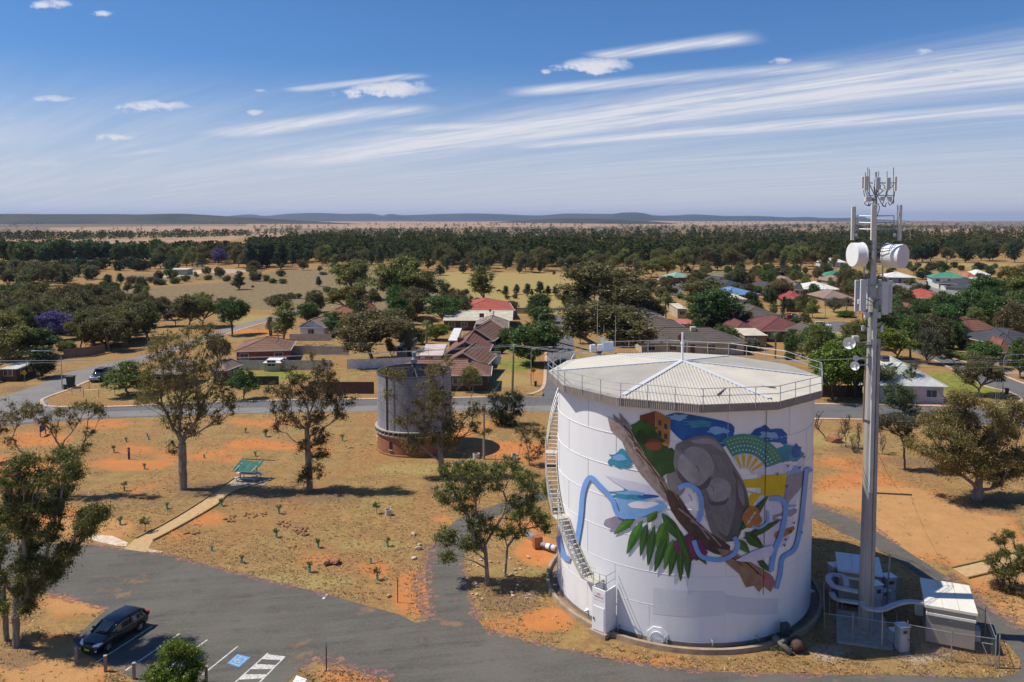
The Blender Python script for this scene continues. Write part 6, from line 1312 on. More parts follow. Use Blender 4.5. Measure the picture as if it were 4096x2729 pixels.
house('brick house half hidden behind the vase-shaped eucalypt', Z7(1165,385), Z7(1420,385), 8, 'taupe', 'brick', 'hip', rise=1.6)
house('low garage with a purple-brown tiled roof at the pale panel fence', Z5b(100,945), Z5b(300,950), 6, 'taupe', 'brown', 'hip', rise=1.2, win=1)
# yards behind the painted tank
house('tan tiled hip-roofed house beside the tall palm', Z7b(170,612), Z7b(600,612), 20, 'tan', 'tan', 'hip', rise=2.2, extras=(('vent', .4, .5, .9),))
house('dark tiled house in the yards behind the painted tank', Z7b(180,700), Z7b(800,700), 15, 'dark', 'brown', 'hip', rise=2.1, extras=(('cooler', .28, .55, .9, 'charcoal'),))
house('long dark tiled house closest behind the painted tank', Z7b(285,842), Z7b(1290,800), 13, 'dark', 'cream', 'hip', rise=2.3, win=5, rz=.0, extras=(('cooler', .55, .40, .75, 'cream'), ('flue', .15, .4)))
house('dark tiled house with a roof cooler beside the cypress trees', Z7b(1310,610), Z7b(1890,605), 24, 'dark', 'pinkw', 'hip', rise=2.8, extras=(('cooler', .5, .6, .9, 'charcoal'),))
house('dark red tiled house with a red roof cooler', Z7b(1540,718), Z7b(2130,718), 17, 'maroon', 'brown', 'hip', rise=2.4, extras=(('cooler', .72, .45, .8, 'crimson'), ('flue', .64, .6)))
house('maroon tiled garage beside the cream pergola', Z7b(1275,708), Z7b(1510,708), 12, 'maroon', 'brown', 'hip', rise=1.5, win=1)
house('dark tiled house beside the parked white car in the turning circle', Z7b(2110,825), Z7b(2420,822), 17, 'dark', 'pinkw', 'hip', rise=2.1)
# the new estate
E_ = [('house with a bright blue metal roof', Z7b(1190,345), Z7b(1555,332), 24, 'blue', 'cream'), ('house with a pale green metal roof at the wood edge', Z7b(632,160), Z7b(840,155), 18, 'green', 'brick'), ('house with an olive green roof at the wood edge', Z7b(942,150), Z7b(1300,155), 24, 'olive', 'tan'),
 ('charcoal roofed house below the olive one', Z7b(1100,215), Z7b(1240,212), 24, 'charcoal', 'grey'), ('second charcoal roofed house, beside the blue roof', Z7b(1140,262), Z7b(1440,258), 26, 'charcoal', 'grey'), ('house with a bright orange-red roof beside the charcoal ones', Z7b(1350,208), Z7b(1550,215), 26, 'red', 'pinkw'), ('charcoal roofed house beside the ragged eucalypt', Z7b(1585,275), Z7b(1760,272), 22, 'charcoal', 'pinkw'), ('charcoal roofed house joined to the white roofed one', Z7b(1890,285), Z7b(2000,288), 20, 'charcoal', 'cream'),
 ('large house with a glaring white roof', Z7b(1975,280), Z7b(2400,285), 28, 'white', 'tan'), ('house with a crimson metal roof and lower crimson garage', Z7b(1800,390), Z7b(2060,392), 24, 'crimson', 'tan'), ('house with a tan hip roof beside the palm cluster', Z4b(512,905), Z4b(800,905), 24, 'taupe', 'tan'), ('house with a teal roof behind the mast', Z4b(520,700), Z4b(795,702), 20, 'teal', 'cream'), ('brown tiled house behind the mast antennas', Z4b(565,750), Z4b(740,750), 22, 'taupe', 'tan'), ('brown roofed house above the white one', Z4b(135,760), Z4b(250,760), 22, 'taupe', 'tan'),
 ('long house with a pale silver roof', Z4b(1070,712), Z4b(1372,716), 22, 'white', 'grey'), ('house with a long teal green roof', Z4b(1500,715), Z4b(1850,722), 20, 'teal', 'white'), ('house with a black-grey roof and tall white fence', Z4b(1555,765), Z4b(1930,785), 26, 'charcoal', 'tan'), ('charcoal roofed house with a dark garage', Z4b(1960,828), Z4b(2200,815), 24, 'charcoal', 'grey'), ('house with a pale mint roof', Z4b(1885,768), Z4b(2130,762), 18, 'mint', 'cream'), ('small house with an orange roof', Z4b(1830,716), Z4b(1935,716), 20, 'orange', 'cream'), ('small house with a white roof beside the orange one', Z4b(1905,690), Z4b(2050,690), 16, 'white', 'cream'),
 ('house with a grey metal roof', Z4b(1180,838), Z4b(1410,835), 28, 'grey', 'tan'), ('large house with a bright red hip roof', Z4b(1195,895), Z4b(1640,912), 26, 'red', 'tan'), ('brown tiled house among trees beside the mast', Z4b(1240,1045), Z4b(1445,1045), 24, 'redbrown', 'brown'), ('house with a dark crimson roof behind the bright palm', Z4b(1345,1120), Z4b(1860,1150), 16, 'crimson', 'brown'), ('house with a red-brown tiled gable and yellow walls', Z8b(740,700), Z8b(1040,745), 20, 'redbrown', 'yellow'), ('house with a wide charcoal tiled roof and white gable', Z3(1380,95), Z3(1830,185), 20, 'charcoal', 'yellow'), ('charcoal tiled house behind the street trees', Z8b(1340,865), Z8b(1640,880), 20, 'charcoal', 'cream'), ('house with a brown tiled roof at the driveway', Z8b(1415,940), Z8b(1560,945), 12, 'redbrown', 'cream'),
 ('far long white school building beyond the wood', Z4b(495,575), Z4b(730,575), 18, 'white', 'white'), ('far shed with a pale blue roof in the wood', Zb1(1000*2.2988-2300+2180+0, 430), Zb1(2290, 432), 12, 'blue', 'white')]
for i, (lab, L, Rr, dp, rf, wl_) in enumerate(E_[:-1]):
    house(lab, L, Rr, dp*.62, rf, wl_, 'hip', eave=2.6, rise=2.1 if i < 22 else 2.4, ribs=True, win=3, seed=i)
house('far shed with a pale blue roof in the wood', (1948, 990), (1996, 990), 14, 'blue', 'white', 'side', eave=7, rise=2, win=2, name='shed')
house('crimson garage wing beside the crimson roofed house', Z7b(1860,412), Z7b(2040,412), 10, 'crimson', 'tan', 'hip', rise=1.3, win=1, name='garage')
# white iron-roofed house on the right
wh = house('house with a pale zinc hip roof and a big roof cooler, on the corner lawn', Z3(700,540), Z3(1235,520), 15, 'zinc', 'pinkw', 'hip', eave=2.7, rise=2.7, rz=-.12, ribs=False, extras=(('cooler', .30, .42, .95, 'charcoal'), ('vent', .14, .5, .7)))
# ---- fences: every panel and post its own part
PF = {k: mat('fence_'+k, c, None, 1.5, .7) for k, c in dict(cream=(.60, .54, .44), white=(.74, .74, .74), brown=(.115, .062, .042), paling=(.20, .155, .12), dkgreen=(.035, .05, .035), tan=(.40, .31, .20), estate=(.68, .66, .60)).items()}
def panel_fence(label, pts, h, m, step=2.4, name='panel_fence', ribs=True):
    P = [G(*q) for q in pts]; o = thing(name, label, 'fence', P[0])
    for a, b2 in zip(P[:-1], P[1:]):
        n = max(1, round((b2-a).length/step)); d = (b2-a).normalized(); nn = Vector((-d.y, d.x, 0))
        for i in range(n):
            p0, p1 = a.lerp(b2, i/n), a.lerp(b2, (i+1)/n); mb = MB(); r = 8 if ribs else 1; V_ = []; Fc = []
            for j in range(r*2+1):
                q = p0.lerp(p1, j/(r*2)) + nn*(.035 if j % 2 else -.0)*(1 if ribs else 0); V_ += [q+Vector((0, 0, .04)), q+Vector((0, 0, h))]
                if j: Fc.append((2*j-2, 2*j, 2*j+1, 2*j-1))
            if not ribs: mb.beam((p0+p1)/2-(p1-p0)/2+Vector((0, 0, h/2)), p1+Vector((0, 0, h/2)), .11, h)
            else: mb.add(V_, Fc)
            mb.build('panel', PF[m], o); MB().box(p0+Vector((0, 0, h/2+.03)), (.08, .08, h+.06), math.atan2(d.y, d.x)).build('post', PF[m], o)
            if ribs: MB().beam(p0+Vector((0, 0, h)), p1+Vector((0, 0, h)), .06, .05).build('rail', PF[m], o)
    return o
panel_fence('pale metal panel fence along the yard of the brick house', [Z5b(320,945), Z5b(980,945), Z5b(1500,940)], 1.8, 'cream')
panel_fence('white metal panel fence behind the brown brick wall yard', [Z5b(1680,930), Z5b(2010,925), Z6b(640,880)], 1.8, 'white')
panel_fence('pale metal fence across the vacant yard behind the brick house', [Z5b(830,765), Z5b(1250,768), Z5b(1700,775)], 1.8, 'cream')
panel_fence('pale metal fence in front of the white gabled house', [Z5b(1025,612), Z5b(1500,610)], 1.6, 'cream')
panel_fence('brown brick boundary wall along the street behind the old tank', [Z5b(1240,1208), Z5b(1600,1212), Z5b(1985,1213)], 1.9, 'brown', 3., 'brick_wall', False)
panel_fence('dark green mesh fence between the lawns by the street', [Z5b(310,1120), Z5b(900,1115)], 1.5, 'dkgreen', 3.)
panel_fence('grey timber paling fence at the bend of the climbing street', [Z7(500,265), Z7(700,250), Z7(825,222)], 1.9, 'paling', 2., 'paling_fence')
panel_fence('weathered timber fence by the yellow sign at the street corner', [Z7(-60,460), Z7(30,440), Z7(130,410)], 2., 'paling', 2., 'paling_fence')
panel_fence('dark timber fence on the street verge behind the painted tank', [Z3(150,650), Z3(420,652), Z3(560,650)], 1.9, 'brown', 2.4, 'paling_fence')
panel_fence('cream wall in front of the white iron roof house', [Z3(680,655), Z3(830,650)], 1.5, 'estate', 3., 'garden_wall', False)
panel_fence('tall white fence of the new estate', [Z4b(1475,790), Z4b(1600,830), Z4b(1775,850)], 1.9, 'estate', 3.5)
panel_fence('tan fence below the crimson roofed house', [Z7b(1835,455), Z7b(1960,458)], 1.8, 'tan', 3.)
panel_fence('dark fence beside the vacant block', [Z7b(1820,520), Z7b(2150,528)], 1.8, 'brown', 3.)
panel_fence('tan fence beside the striped barrier at the dead end', [Z6b(1460,300), Z6b(1640,305)], 1.8, 'tan', 3.)
panel_fence('low tan fence beside the long cream roof house', [Z6b(690,470), Z6b(980,470)], 1.6, 'tan', 3.)
panel_fence('brown fence below the big red estate roof', [Z4b(1330,945), Z4b(1640,950), Z4b(1900,965)], 1.2, 'tan', 4.)
# wire fence on the left corner lawn
wf = thing('wire_fence', 'low wire fence with green posts round the corner lawn', 'fence', G(*Z7(565,545)))
wp = [G(*Z7(*q)) for q in ((565,545),(655,568),(775,570),(900,545),(700,500),(630,525))]
for q in wp: MB().tube(q, q+Vector((0, 0, 1.3)), .035, n=6).build('post', MATS['fence_dkgreen'], wf)
for a, b2 in zip(wp[:3], wp[1:4]):
    for z in (.4, .8, 1.25): MB().tube(a+Vector((0, 0, z)), b2+Vector((0, 0, z)), .008, n=4).build('wire', STEEL, wf)
# ================================================================== town and bush trees, one by one
rt = random.Random(77)
# scrub paddock shrubs and small cypress pines (left and middle distance)
CY = 'small dark cypress pine standing alone in the open paddock'; SH = 'rounded grey-green shrub in the dry paddock scrub'
for (u, v, tp, w) in ((428,1163,1096,46),(483,1133,1092,36),(581,1159,1118,30),(955,1159,1085,54),(1276,1146,1105,28),(1759,1102,1059,46),(1853,1094,1042,38),(1907,1090,1041,38),
                      (2022,1187,1142,30),(2065,1178,1137,30),(2109,1185,1133,34),(2159,1183,1124,42),(2191,1183,1143,30),(2222,1183,1145,32),(2128,1183,1155,16),(2215,1100,1085,12),(2590,1190,1135,36),(2560,1170,1128,26)):
    put('cypress', CY, u, v, tp, w, group='cypress pines dotted over the paddock', rng=rt)
for (u, v, tp, w) in ((528,1137,1098,42),(378,1224,1181,50),(428,1235,1196,54),(515,1237,1200,66),(300,1170,1129,72),(335,1165,1140,50),(250,1238,1213,80),(310,1240,1214,70),(740,1128,1098,38),(700,1135,1105,44),(640,1140,1112,60),(887,1239,1189,60),(1130,1135,1111,34),(1092,1133,1110,40),(1065,1126,1096,28),(1025,1125,1082,50),
                      (1257,1200,1174,36),(1240,1195,1170,24),(1190,1195,1172,34),(1160,1195,1168,34),(1861,1180,1155,32),(1292,1100,1086,34),(2048,1235,1200,54),(2060,1195,1168,24),(2030,1198,1180,20),(1822,1203,1180,28),(1858,1197,1176,22),(1885,1198,1183,18),(1910,1208,1190,32),(830,1120,1096,40),(905,1125,1098,40),(1010,1150,1140,14),(470,1245,1215,50),(560,1215,1190,36),(120,1170,1132,70),(200,1185,1150,60),(60,1200,1160,70),
                      (1310,1170,1145,40),(1340,1180,1150,36),(2240,1200,1172,30),(2265,1195,1160,34),(2620,1170,1145,50),(2700,1175,1150,24),(2630,1215,1195,30),(2580,1250,1220,60),(560,1140,1100,36),(600,1130,1105,50)):
    put('shrub', SH, u, v, tp, w, leaf=rt.choice(('grey', 'olive', 'olive', 'eucg')), group='shrubs of the paddock scrub', rng=rt)
T = [
 ('umbrella','dense round-headed green pine beside the climbing street',929,1339,1198,132,'green'),
 ('umbrella','flat-topped brown-green tree at the paddock fence above the palm with a dead skirt',1126,1256,1181,152,'olive'),
 ('gum','dark-limbed eucalypt pair at the scrub edge above the climbing street',757,1309,1176,112,'olive'),
 ('gum','dark-limbed eucalypt pair at the scrub edge above the climbing street',812,1309,1174,104,'eucg'),
 ('wattle','dark scrub tree with a leaning trunk at the top of the climbing street',592,1352,1242,108,'olive'),
 ('gum','slim greyish scrub tree between the dark eucalypt pair and the leaning one',702,1305,1230,70,'grey'),
 ('wattle','wide spreading dark wattle above the timber paling fence',413,1383,1270,195,'olive'),
 ('wattle','jacaranda in purple bloom among dark trees at the street corner',209,1362,1245,165,'purple'),
 ('gumg','bushy eucalypt behind the purple jacaranda',285,1330,1236,140,'olive'),
 ('gum','tall grey-leaved eucalypt at the scrub edge behind the jacaranda',100,1292,1172,165,'grey'),
 ('gumg','dense eucalypt over the shed at the street corner',30,1440,1240,170,'eucg'),
 ('gumg','dense dark tree below the jacaranda by the paling fence',165,1430,1305,130,'green'),
 ('round','dark rounded tree by the yellow diamond sign',168,1510,1385,110,'dark'),
 ('gum','sprawling eucalypt over the corner shed roof',-10,1500,1300,150,'euc'),
 ('round','small green tree behind the paling fence',262,1420,1362,70,'eucg'),
 ('gumg','scrubby tree near the top of the paling fence',540,1330,1268,90,'olive'),
 ('gum','big dark field eucalypt with drooping clumps, nearer the scrub',1413,1198,1037,150,'eucg'),
 ('gum','golden-brown eucalypt in front of the big dark field gum',1383,1250,1146,118,'gold'),
 ('gum','tallest field eucalypt, with a heavy dark crown',1600,1236,1024,165,'eucg'),
 ('gumg','broad field eucalypt leaning away from the tallest one',1672,1236,1072,190,'eucg'),
 ('tall','slender pale-trunked eucalypt standing in the yellow paddock',1931,1222,1068,96,'eucg'),
 ('round','glossy dark green tree beside the white gabled house',1228,1292,1211,90,'green'),
 ('tall','slim two-stemmed gum in the yard above the brick house',1137,1393,1210,90,'eucg'),
 ('gum','huge untidy gum with pale dead branches, behind the pale panel fence',1487,1446,1240,250,'olive'),
 ('gumg','leafy eucalypt behind the white gabled house',1345,1345,1250,110,'green'),
 ('gumg','grey-green tree between the orange roof and the palms',1560,1340,1232,120,'olive'),
 ('gum','dark gum overhanging the long cream roof',1778,1305,1183,120,'green'),
 ('round','bright green bush tree between the palms and patio roofs',1748,1362,1298,86,'bright'),
 ('round','bright green bush tree between the palms and patio roofs',1690,1378,1318,70,'bright'),
 ('round','street tree farthest up the dead-end street',2160,1292,1176,94,'green'),
 ('round','street tree next to the curved lamp in the dead-end street',2165,1310,1226,98,'green'),
 ('round','small street tree on the lawn beside the brown tiled houses',2034,1394,1312,80,'green'),
 ('round','largest street tree, over the lawn corner of the dead-end street',2135,1464,1286,180,'green'),
 ('round','street tree overhanging the asphalt half way up the dead-end street',2190,1400,1285,100,'green'),
 ('shrubg','small dark hedge shrub by the white garage doors',2000,1415,1372,40,'green'),
 ('gum','broad brown-leaved gum at the end of the dead-end street',2425,1300,1050,285,'olive'),
 ('gum','broad dark gum behind the painted tank, over the dead-end street',2400,1455,1205,330,'olive'),
 ('gumg','lime-green tree beside the striped barrier',2298,1262,1180,86,'bright'),
 ('gum','golden-crowned eucalypt at the wood edge above the green iron roof',2670,1108,1022,82,'gold'),
 ('gum','dark eucalypt at the wood edge beside the golden-crowned one',2605,1110,1036,72,'eucg'),
 ('cypress','bushy cypress at the wood edge beside the track',2545,1115,1062,40,'pine'),
 ('gum','round brown-green gum above the blue roof street',2809,1240,1116,156,'olive'),
 ('round','large dark green tree in the yards behind the painted tank',2852,1326,1158,195,'green'),
 ('gumg','dark leafy tree beside the large dark green yard tree',2790,1310,1180,110,'green'),
 ('column','tall narrow dark cypress behind the dark tiled roofs',3022,1296,1165,32,'dark'),
 ('column','short narrow dark cypress behind the dark tiled roofs',2985,1296,1224,24,'dark'),
 ('column','narrow dark cypress beside the crimson roof',3132,1258,1182,28,'dark'),
 ('gum','ragged eucalypt in front of the crimson roof',3115,1215,1112,86,'olive'),
 ('bright','vivid lime-green tree beside the painted tank rim',3330,1600,1365,230,'bright'),
 ('bright','vivid lime-green tree nearest the concrete mast',3420,1596,1385,150,'bright'),
 ('gumg','bright green tree beside the mast, over the white iron roof house',3584,1440,1312,140,'bright'),
 ('wattle','grey-green tree beside the curved street lawn',3710,1456,1312,105,'grey'),
 ('round','dark green tree behind the mast antennas',3592,1340,1250,120,'green'),
 ('round','dark round tree in front of the dark red roof',3699,1330,1256,80,'green'),
 ('gum','olive tree with a leaning trunk on the corner lawn',3915,1584,1422,130,'olive'),
 ('round','green tree on the verge of the curving street',3944,1475,1366,124,'green'),
 ('gum','small leaning tree at the bend of the curving street',3817,1458,1408,70,'eucg'),
 ('round','green tree beside the brown driveway',4080,1515,1350,90,'green'),
 ('round','massive dark green tree beside the charcoal roofs',4024,1330,1192,205,'green'),
 ('gumg','tall dark tree above the massive green one',4062,1260,1108,130,'eucg'),
 ('gum','olive-topped tree on the estate edge',4078,1170,1055,120,'gold'),
 ('gumg','leafy tree behind the massive green one',3950,1300,1205,130,'green'),
 ('round','small round tree on the grass beside the white fence',3814,1205,1178,42,'green'),
 ('round','small round tree pair on the estate verge',3850,1208,1177,36,'green'),
 ('round','small round tree pair on the estate verge',3872,1208,1176,36,'green'),
 ('shrubg','clipped round bush in front of the parked white car',3795,1395,1358,50,'bright'),
 ('shrubg','dark bush beside the parked white car',3850,1395,1362,36,'green'),
 ('gumg','tree between the big red roof and the brown hip roof',3625,1260,1195,70,'olive'),
 ('shrub','pale grey leafless shrub above the dark red roof',3800,1262,1222,70,'grey'),
 ('shrub','pale grey leafless shrub above the dark red roof',3850,1262,1216,70,'grey'),
 ('gumg','dark tree beside the brown hip roof',3725,1262,1205,50,'green'),
 ('wattle','grey shrub tree beside the tan roof',3335,1250,1190,70,'grey'),
 ('gum','small brown tree by the vacant block',3215,1250,1180,60,'olive'),
 ('shrubg','dark hedge along the vacant block',3380,1268,1240,90,'green'),
 ('round','small green tree in the yard of the dark red roof',3090,1305,1282,40,'bright'),
 ('round','shade tree beside the green iron roof',2680,1135,1103,36,'green'),
 ('round','bushy tree beside the green iron roof carport',2790,1128,1092,58,'green'),
 ('round','tree between the red and white estate roofs',3070,1150,1082,70,'green'),
 ('gumg','tall tree among the estate roofs by the teal one',3180,1130,1082,70,'eucg'),
 ('round','dark tree cluster beside the teal estate roof',3130,1115,1060,70,'dark'),
 ('round','round tree in front of the long white estate roof',3690,1118,1082,60,'dark'),
 ('shrubg','reddish dark shrub in front of the long white estate roof',3625,1122,1106,50,'dark'),
 ('round','light green shrub in front of the grey estate roof',3640,1140,1118,46,'bright'),
 ('column','narrow cypress by the white estate fence',3708,1160,1122,12,'dark'),
 ('shrubg','dark shrub by the white estate fence',3705,1162,1135,34,'dark'),
 ('round','tree between the crimson roof and the white one',3020,1180,1142,60,'bright'),
 ('shrubg','low shrub beside the pergola behind the painted tank',3000,1400,1350,90,'grey'),
 ('round','shrub in the yard below the dark tiled roof',2580,1395,1345,60,'olive'),
 ('round','shrub in the yard behind the tank railing',2830,1400,1360,120,'eucg'),
 ('shrubg','trimmed shrub on the corner lawn under the street lamp',3160,1440,1400,50,'green'),
 ('gumg','small tree on the lawn by the side street fence',510,1580,1452,170,'green'),
 ('round','dark small tree at the wire fence by the side street',580,1570,1490,80,'olive'),
 ('gumg','small tree on the verge in front of the pale panel fence',976,1598,1475,100,'green'),
 ('gum','slim tree on the verge by the brown brick wall',1880,1570,1465,60,'eucg'),
 ('wattle','large tree behind the brick house',880,1450,1340,90,'grey'),
]
for (k, lab, u, v, tp, w, lf) in T:
    cnt = sum(1 for x in T if x[1] == lab)
    put(k, lab, u, v, tp, w, lf, rng=rt, group=('alike: ' + lab) if cnt > 1 else None)
palm('fan palm with a thick skirt of dead fronds, beside the patio roofs', 1637, 1432, 1263, True, 1)
palm('slender palm with arching fronds, next to the skirted palm', 1706, 1385, 1262, False, 2)
palm('stout palm with a short dead skirt, beside the slim two-stemmed gum', 1083, 1343, 1250, True, 3, nf=14)
palm('tall single palm behind the tan roof', 2663, 1292, 1168, False, 4)
palm('short palm beside the tall single palm', 2636, 1290, 1237, False, 5, nf=16)
palm('full-crowned palm in the yard behind the tank railing, nearer the pergola', 3100, 1434, 1308, False, 6, nf=30)
palm('full-crowned palm in the yard behind the tank railing, beside the lime-green tree', 3205, 1434, 1304, False, 7, nf=30)
palm('palm among the trees in front of the curving street', 3641, 1440, 1362, False, 8, nf=16)
palm('bright palm in front of the dark red roof', 3829, 1302, 1232, False, 9, nf=26)
palm('small palm beside the bright palm at the dark red roof', 3771, 1286, 1240, False, 10, nf=18)
palm('small palm cluster tree beside the tan roof', 3385, 1245, 1178, False, 11, nf=18)
palm('palm at the wood edge beyond the olive roof', 2770, 1098, 1062, False, 12, nf=16)

# ---- far rows and the wooded belt
def scatter(poly, n, seed, spacing):
    """points on the ground whose photo position falls in the polygon, thinned with distance"""
    rng = np.random.default_rng(seed); P = []
    us = [p[0] for p in poly]; vs = [p[1] for p in poly]; tries = 0
    while len(P) < n and tries < n*40:
        tries += 1; u, v = rng.uniform(min(us), max(us)), rng.uniform(min(vs), max(vs))
        if not pip(np.array([u]), np.array([v]), poly)[0]: continue
        g = G(u, v)
        if (110 < u < 320 and 1340 < v < 1440) or (815 < u < 935 and 1056 < v < 1090): continue
        if any((g.x-h[0])**2 + (g.y-h[1])**2 < h[2]**2 for h in HOUSES): continue
        if v > 1120 and any(pip(np.array([u]), np.array([v]), q)[0] for q in STREETS): continue
        if spacing and any((g.x-q.x)**2 + ((g.y-q.y)*.35)**2 < (spacing*g.y)**2 for q in P[-260:]): continue
        P.append(g)
    return P
GA = 'forest trees at the wood edge beyond the paddock'
def belt(poly, n, seed, keys, hrange, label, group, spacing=.006):
    rng = random.Random(seed); pts = sorted(scatter(poly, n, seed, spacing), key=lambda p: -p.y)
    for g in pts:
        key, lf, lab = rng.choice(keys); h = rng.uniform(*hrange); u, v = proj(g.x, g.y, 0.); vt = proj(g.x, g.y, h)[1]
        wd = {'cypress': .46, 'gum': .66, 'gumg': .62, 'round': .75, 'tall': .4, 'shrub': 1.2, 'shrubg': 1.2, 'wattle': 1.1}[key]*h*rng.uniform(.8, 1.15)*F/g.y
        put(key, lab, float(u), float(v), float(vt), wd, lf, group=group, rng=rng, ground=g)
CYP = ('cypress', 'pine', 'dark cypress pine in the wooded belt beyond the paddock'); GUM = ('gum', 'olive', 'brown-green eucalypt in the wooded belt beyond the paddock'); GUMG = ('gumg', 'eucg', 'green eucalypt in the wooded belt beyond the paddock')
# the front edge of the wood, tree by tree
belt([(1150,1066),(1500,1072),(1900,1092),(2310,1098),(2330,1075),(1900,1062),(1400,1045),(1150,1045)], 74, 1, [CYP, CYP, GUM, GUMG], (6, 13.5), None, GA)
belt([(2310,1098),(2640,1100),(2800,1085),(3300,1078),(3500,1065),(3500,1045),(2700,1055),(2330,1072)], 74, 2, [CYP, GUM, GUM, GUMG], (6, 14), None, GA)
belt([(1000,1078),(1165,1078),(1165,1062),(1000,1062)], 12, 3, [('cypress', 'dark', 'near-black pine in the dense stand at the horse yards')], (13, 16), None, 'dense pine stand by the yards', .004)
belt([(0,1062),(240,1062),(640,1052),(640,1046),(240,1052),(0,1054)], 22, 4, [('tall', 'green', 'tall green poplar-like tree in the long row behind the hedge'), ('round', 'green', 'tall green poplar-like tree in the long row behind the hedge')], (13, 17), None, 'long green row of trees', .010)
belt([(240,1088),(560,1082),(560,1074),(240,1078)], 9, 5, [('shrubg', 'dark', 'dark rounded hedge bush in front of the green tree row')], (6, 8), None, 'hedge in front of the tree row', .016)
belt([(530,1088),(700,1080),(700,1070),(530,1076)], 8, 6, [('shrub', 'grey', 'leafless grey scrub behind the long cream shed'), ('wattle', 'dark', 'dark scrub tree behind the long cream shed')], (5, 7), None, 'scrub behind the cream shed', .012)
belt([(640,1080),(1000,1075),(1000,1050),(640,1050)], 22, 7, [('gum', 'olive', 'brown-green eucalypt round the wreckers yard'), ('gumg', 'eucg', 'green eucalypt round the wreckers yard'), ('wattle', 'olive', 'dark spreading tree by the wreckers yard')], (9, 14), None, 'trees round the yard', .008)
belt([(0,1160),(260,1140),(420,1110),(240,1092),(0,1090)], 34, 8, [('wattle', 'olive', 'dark scrub tree in the thick scrub beyond the paddock'), ('gumg', 'eucg', 'green tree in the thick scrub beyond the paddock'), ('cypress', 'pine', 'dark pine in the thick scrub beyond the paddock'), ('shrub', 'grey', 'grey bush in the thick scrub beyond the paddock')], (5, 10), None, 'thick scrub', .010)
put('wattle', 'jacaranda in purple bloom beside the far gravel yard', 872, 1060, 994, 76, 'purple')
put('gumg', 'light olive weeping tree standing before the thick scrub', 213, 1128, 1058, 82, 'gold')
belt([(3500,1060),(4100,1050),(4100,1020),(3500,1030)], 24, 9, [('round', 'dark', 'dense dark shade tree in the far paddock beyond the estate'), ('gum', 'olive', 'brown-green eucalypt in the far paddock beyond the estate')], (10, 14), None, 'shade trees beyond the estate', .012)
belt([(3500,1085),(4000,1085),(4000,1070),(3500,1070)], 16, 10, [('shrubg', 'dark', 'dark bush along the far estate boundary'), ('shrub', 'grey', 'grey bush along the far estate boundary')], (3, 5), None, 'bushes along the estate boundary', .012)
# gardens and yards
belt([(2950,1140),(3500,1110),(4000,1110),(3980,1098),(3300,1090),(2950,1095)], 22, 12, [('round', 'green', 'small garden tree among the estate houses'), ('gumg', 'eucg', 'leafy garden tree among the estate houses')], (4, 7), None, 'garden trees of the estate', .014)
belt([(2450,1240),(2700,1200),(2720,1160),(2480,1140)], 18, 13, [('shrub', 'olive', 'olive shrub on the waste ground beside the track'), ('cypress', 'pine', 'young pine on the waste ground beside the track')], (2.5, 6), None, 'shrubs on the waste ground', .012)
belt([(3480,1310),(3620,1290),(3620,1230),(3480,1240)], 10, 14, [('round', 'green', 'garden tree behind the antennas of the mast'), ('gumg', 'eucg', 'light garden tree behind the antennas of the mast')], (5, 8), None, 'garden trees behind the mast', .014)
belt([(3880,1290),(4150,1330),(4150,1215),(3980,1200)], 14, 15, [('gumg', 'green', 'leafy tree in the thick garden beside the charcoal roofs'), ('round', 'green', 'dark tree in the thick garden beside the charcoal roofs')], (8, 12), None, 'thick garden trees', .014)
belt([(-60,1420),(330,1400),(380,1300),(60,1240),(-60,1250)], 16, 16, [('gumg', 'eucg', 'green tree in the thicket round the jacaranda'), ('wattle', 'olive', 'dark tree in the thicket round the jacaranda')], (6, 10), None, 'thicket round the jacaranda', .02)

def garden(poly, n, seed, where, h=(4, 8), keys=('round', 'gumg', 'wattle', 'gum')):
    lf = {'round': ('green', 'dark green rounded tree '), 'gumg': ('eucg', 'light green leafy tree '), 'wattle': ('olive', 'olive spreading tree '), 'gum': ('olive', 'brown-green gum '), 'shrubg': ('green', 'low green bush ')}
    belt(poly, n, seed, [(k, lf[k][0], lf[k][1] + where) for k in keys], h, None, 'trees ' + where, .012)
garden([(1230,1300),(1850,1300),(1850,1240),(1230,1240)], 16, 31, 'in the yards behind the white gabled house', (5, 9))
garden([(1400,1440),(1640,1440),(1640,1300),(1400,1300)], 10, 32, 'in the yard round the huge untidy gum', (3, 7))
garden([(2230,1420),(2560,1420),(2600,1200),(2300,1190)], 14, 33, 'round the broad gums behind the painted tank', (4, 9), ('gum', 'wattle', 'gumg'))
garden([(2560,1420),(3260,1420),(3260,1240),(2560,1240)], 22, 34, 'in the yards behind the tank railing', (3, 6), ('round', 'gumg', 'shrubg'))
garden([(2750,1225),(3500,1225),(3500,1100),(2750,1100)], 52, 35, 'in the gardens of the coloured-roof houses', (4, 8))
garden([(3480,1420),(4100,1420),(4100,1240),(3480,1240)], 30, 36, 'in the gardens along the curving street', (4, 9), ('round', 'gumg', 'round', 'wattle'))
garden([(3480,1235),(4100,1235),(4100,1110),(3480,1110)], 12, 37, 'in the new estate gardens', (3, 6))
garden([(0,1460),(420,1420),(700,1330),(700,1250),(0,1250)], 46, 38, 'in the dark scrub along the climbing street', (5, 9), ('wattle', 'gumg', 'gum'))
garden([(0,1250),(600,1250),(600,1170),(0,1150)], 36, 39, 'in the scrub of the dry paddock', (3, 6), ('wattle', 'gumg', 'shrubg'))
garden([(3250,1600),(3500,1600),(3500,1420),(3250,1420)], 8, 40, 'beside the lime-green trees', (5, 9), ('round', 'gumg'))
garden([(600,1130),(1400,1100),(1400,1072),(600,1085)], 22, 41, 'on the near side of the wood', (3, 6), ('wattle', 'shrubg', 'gumg'))
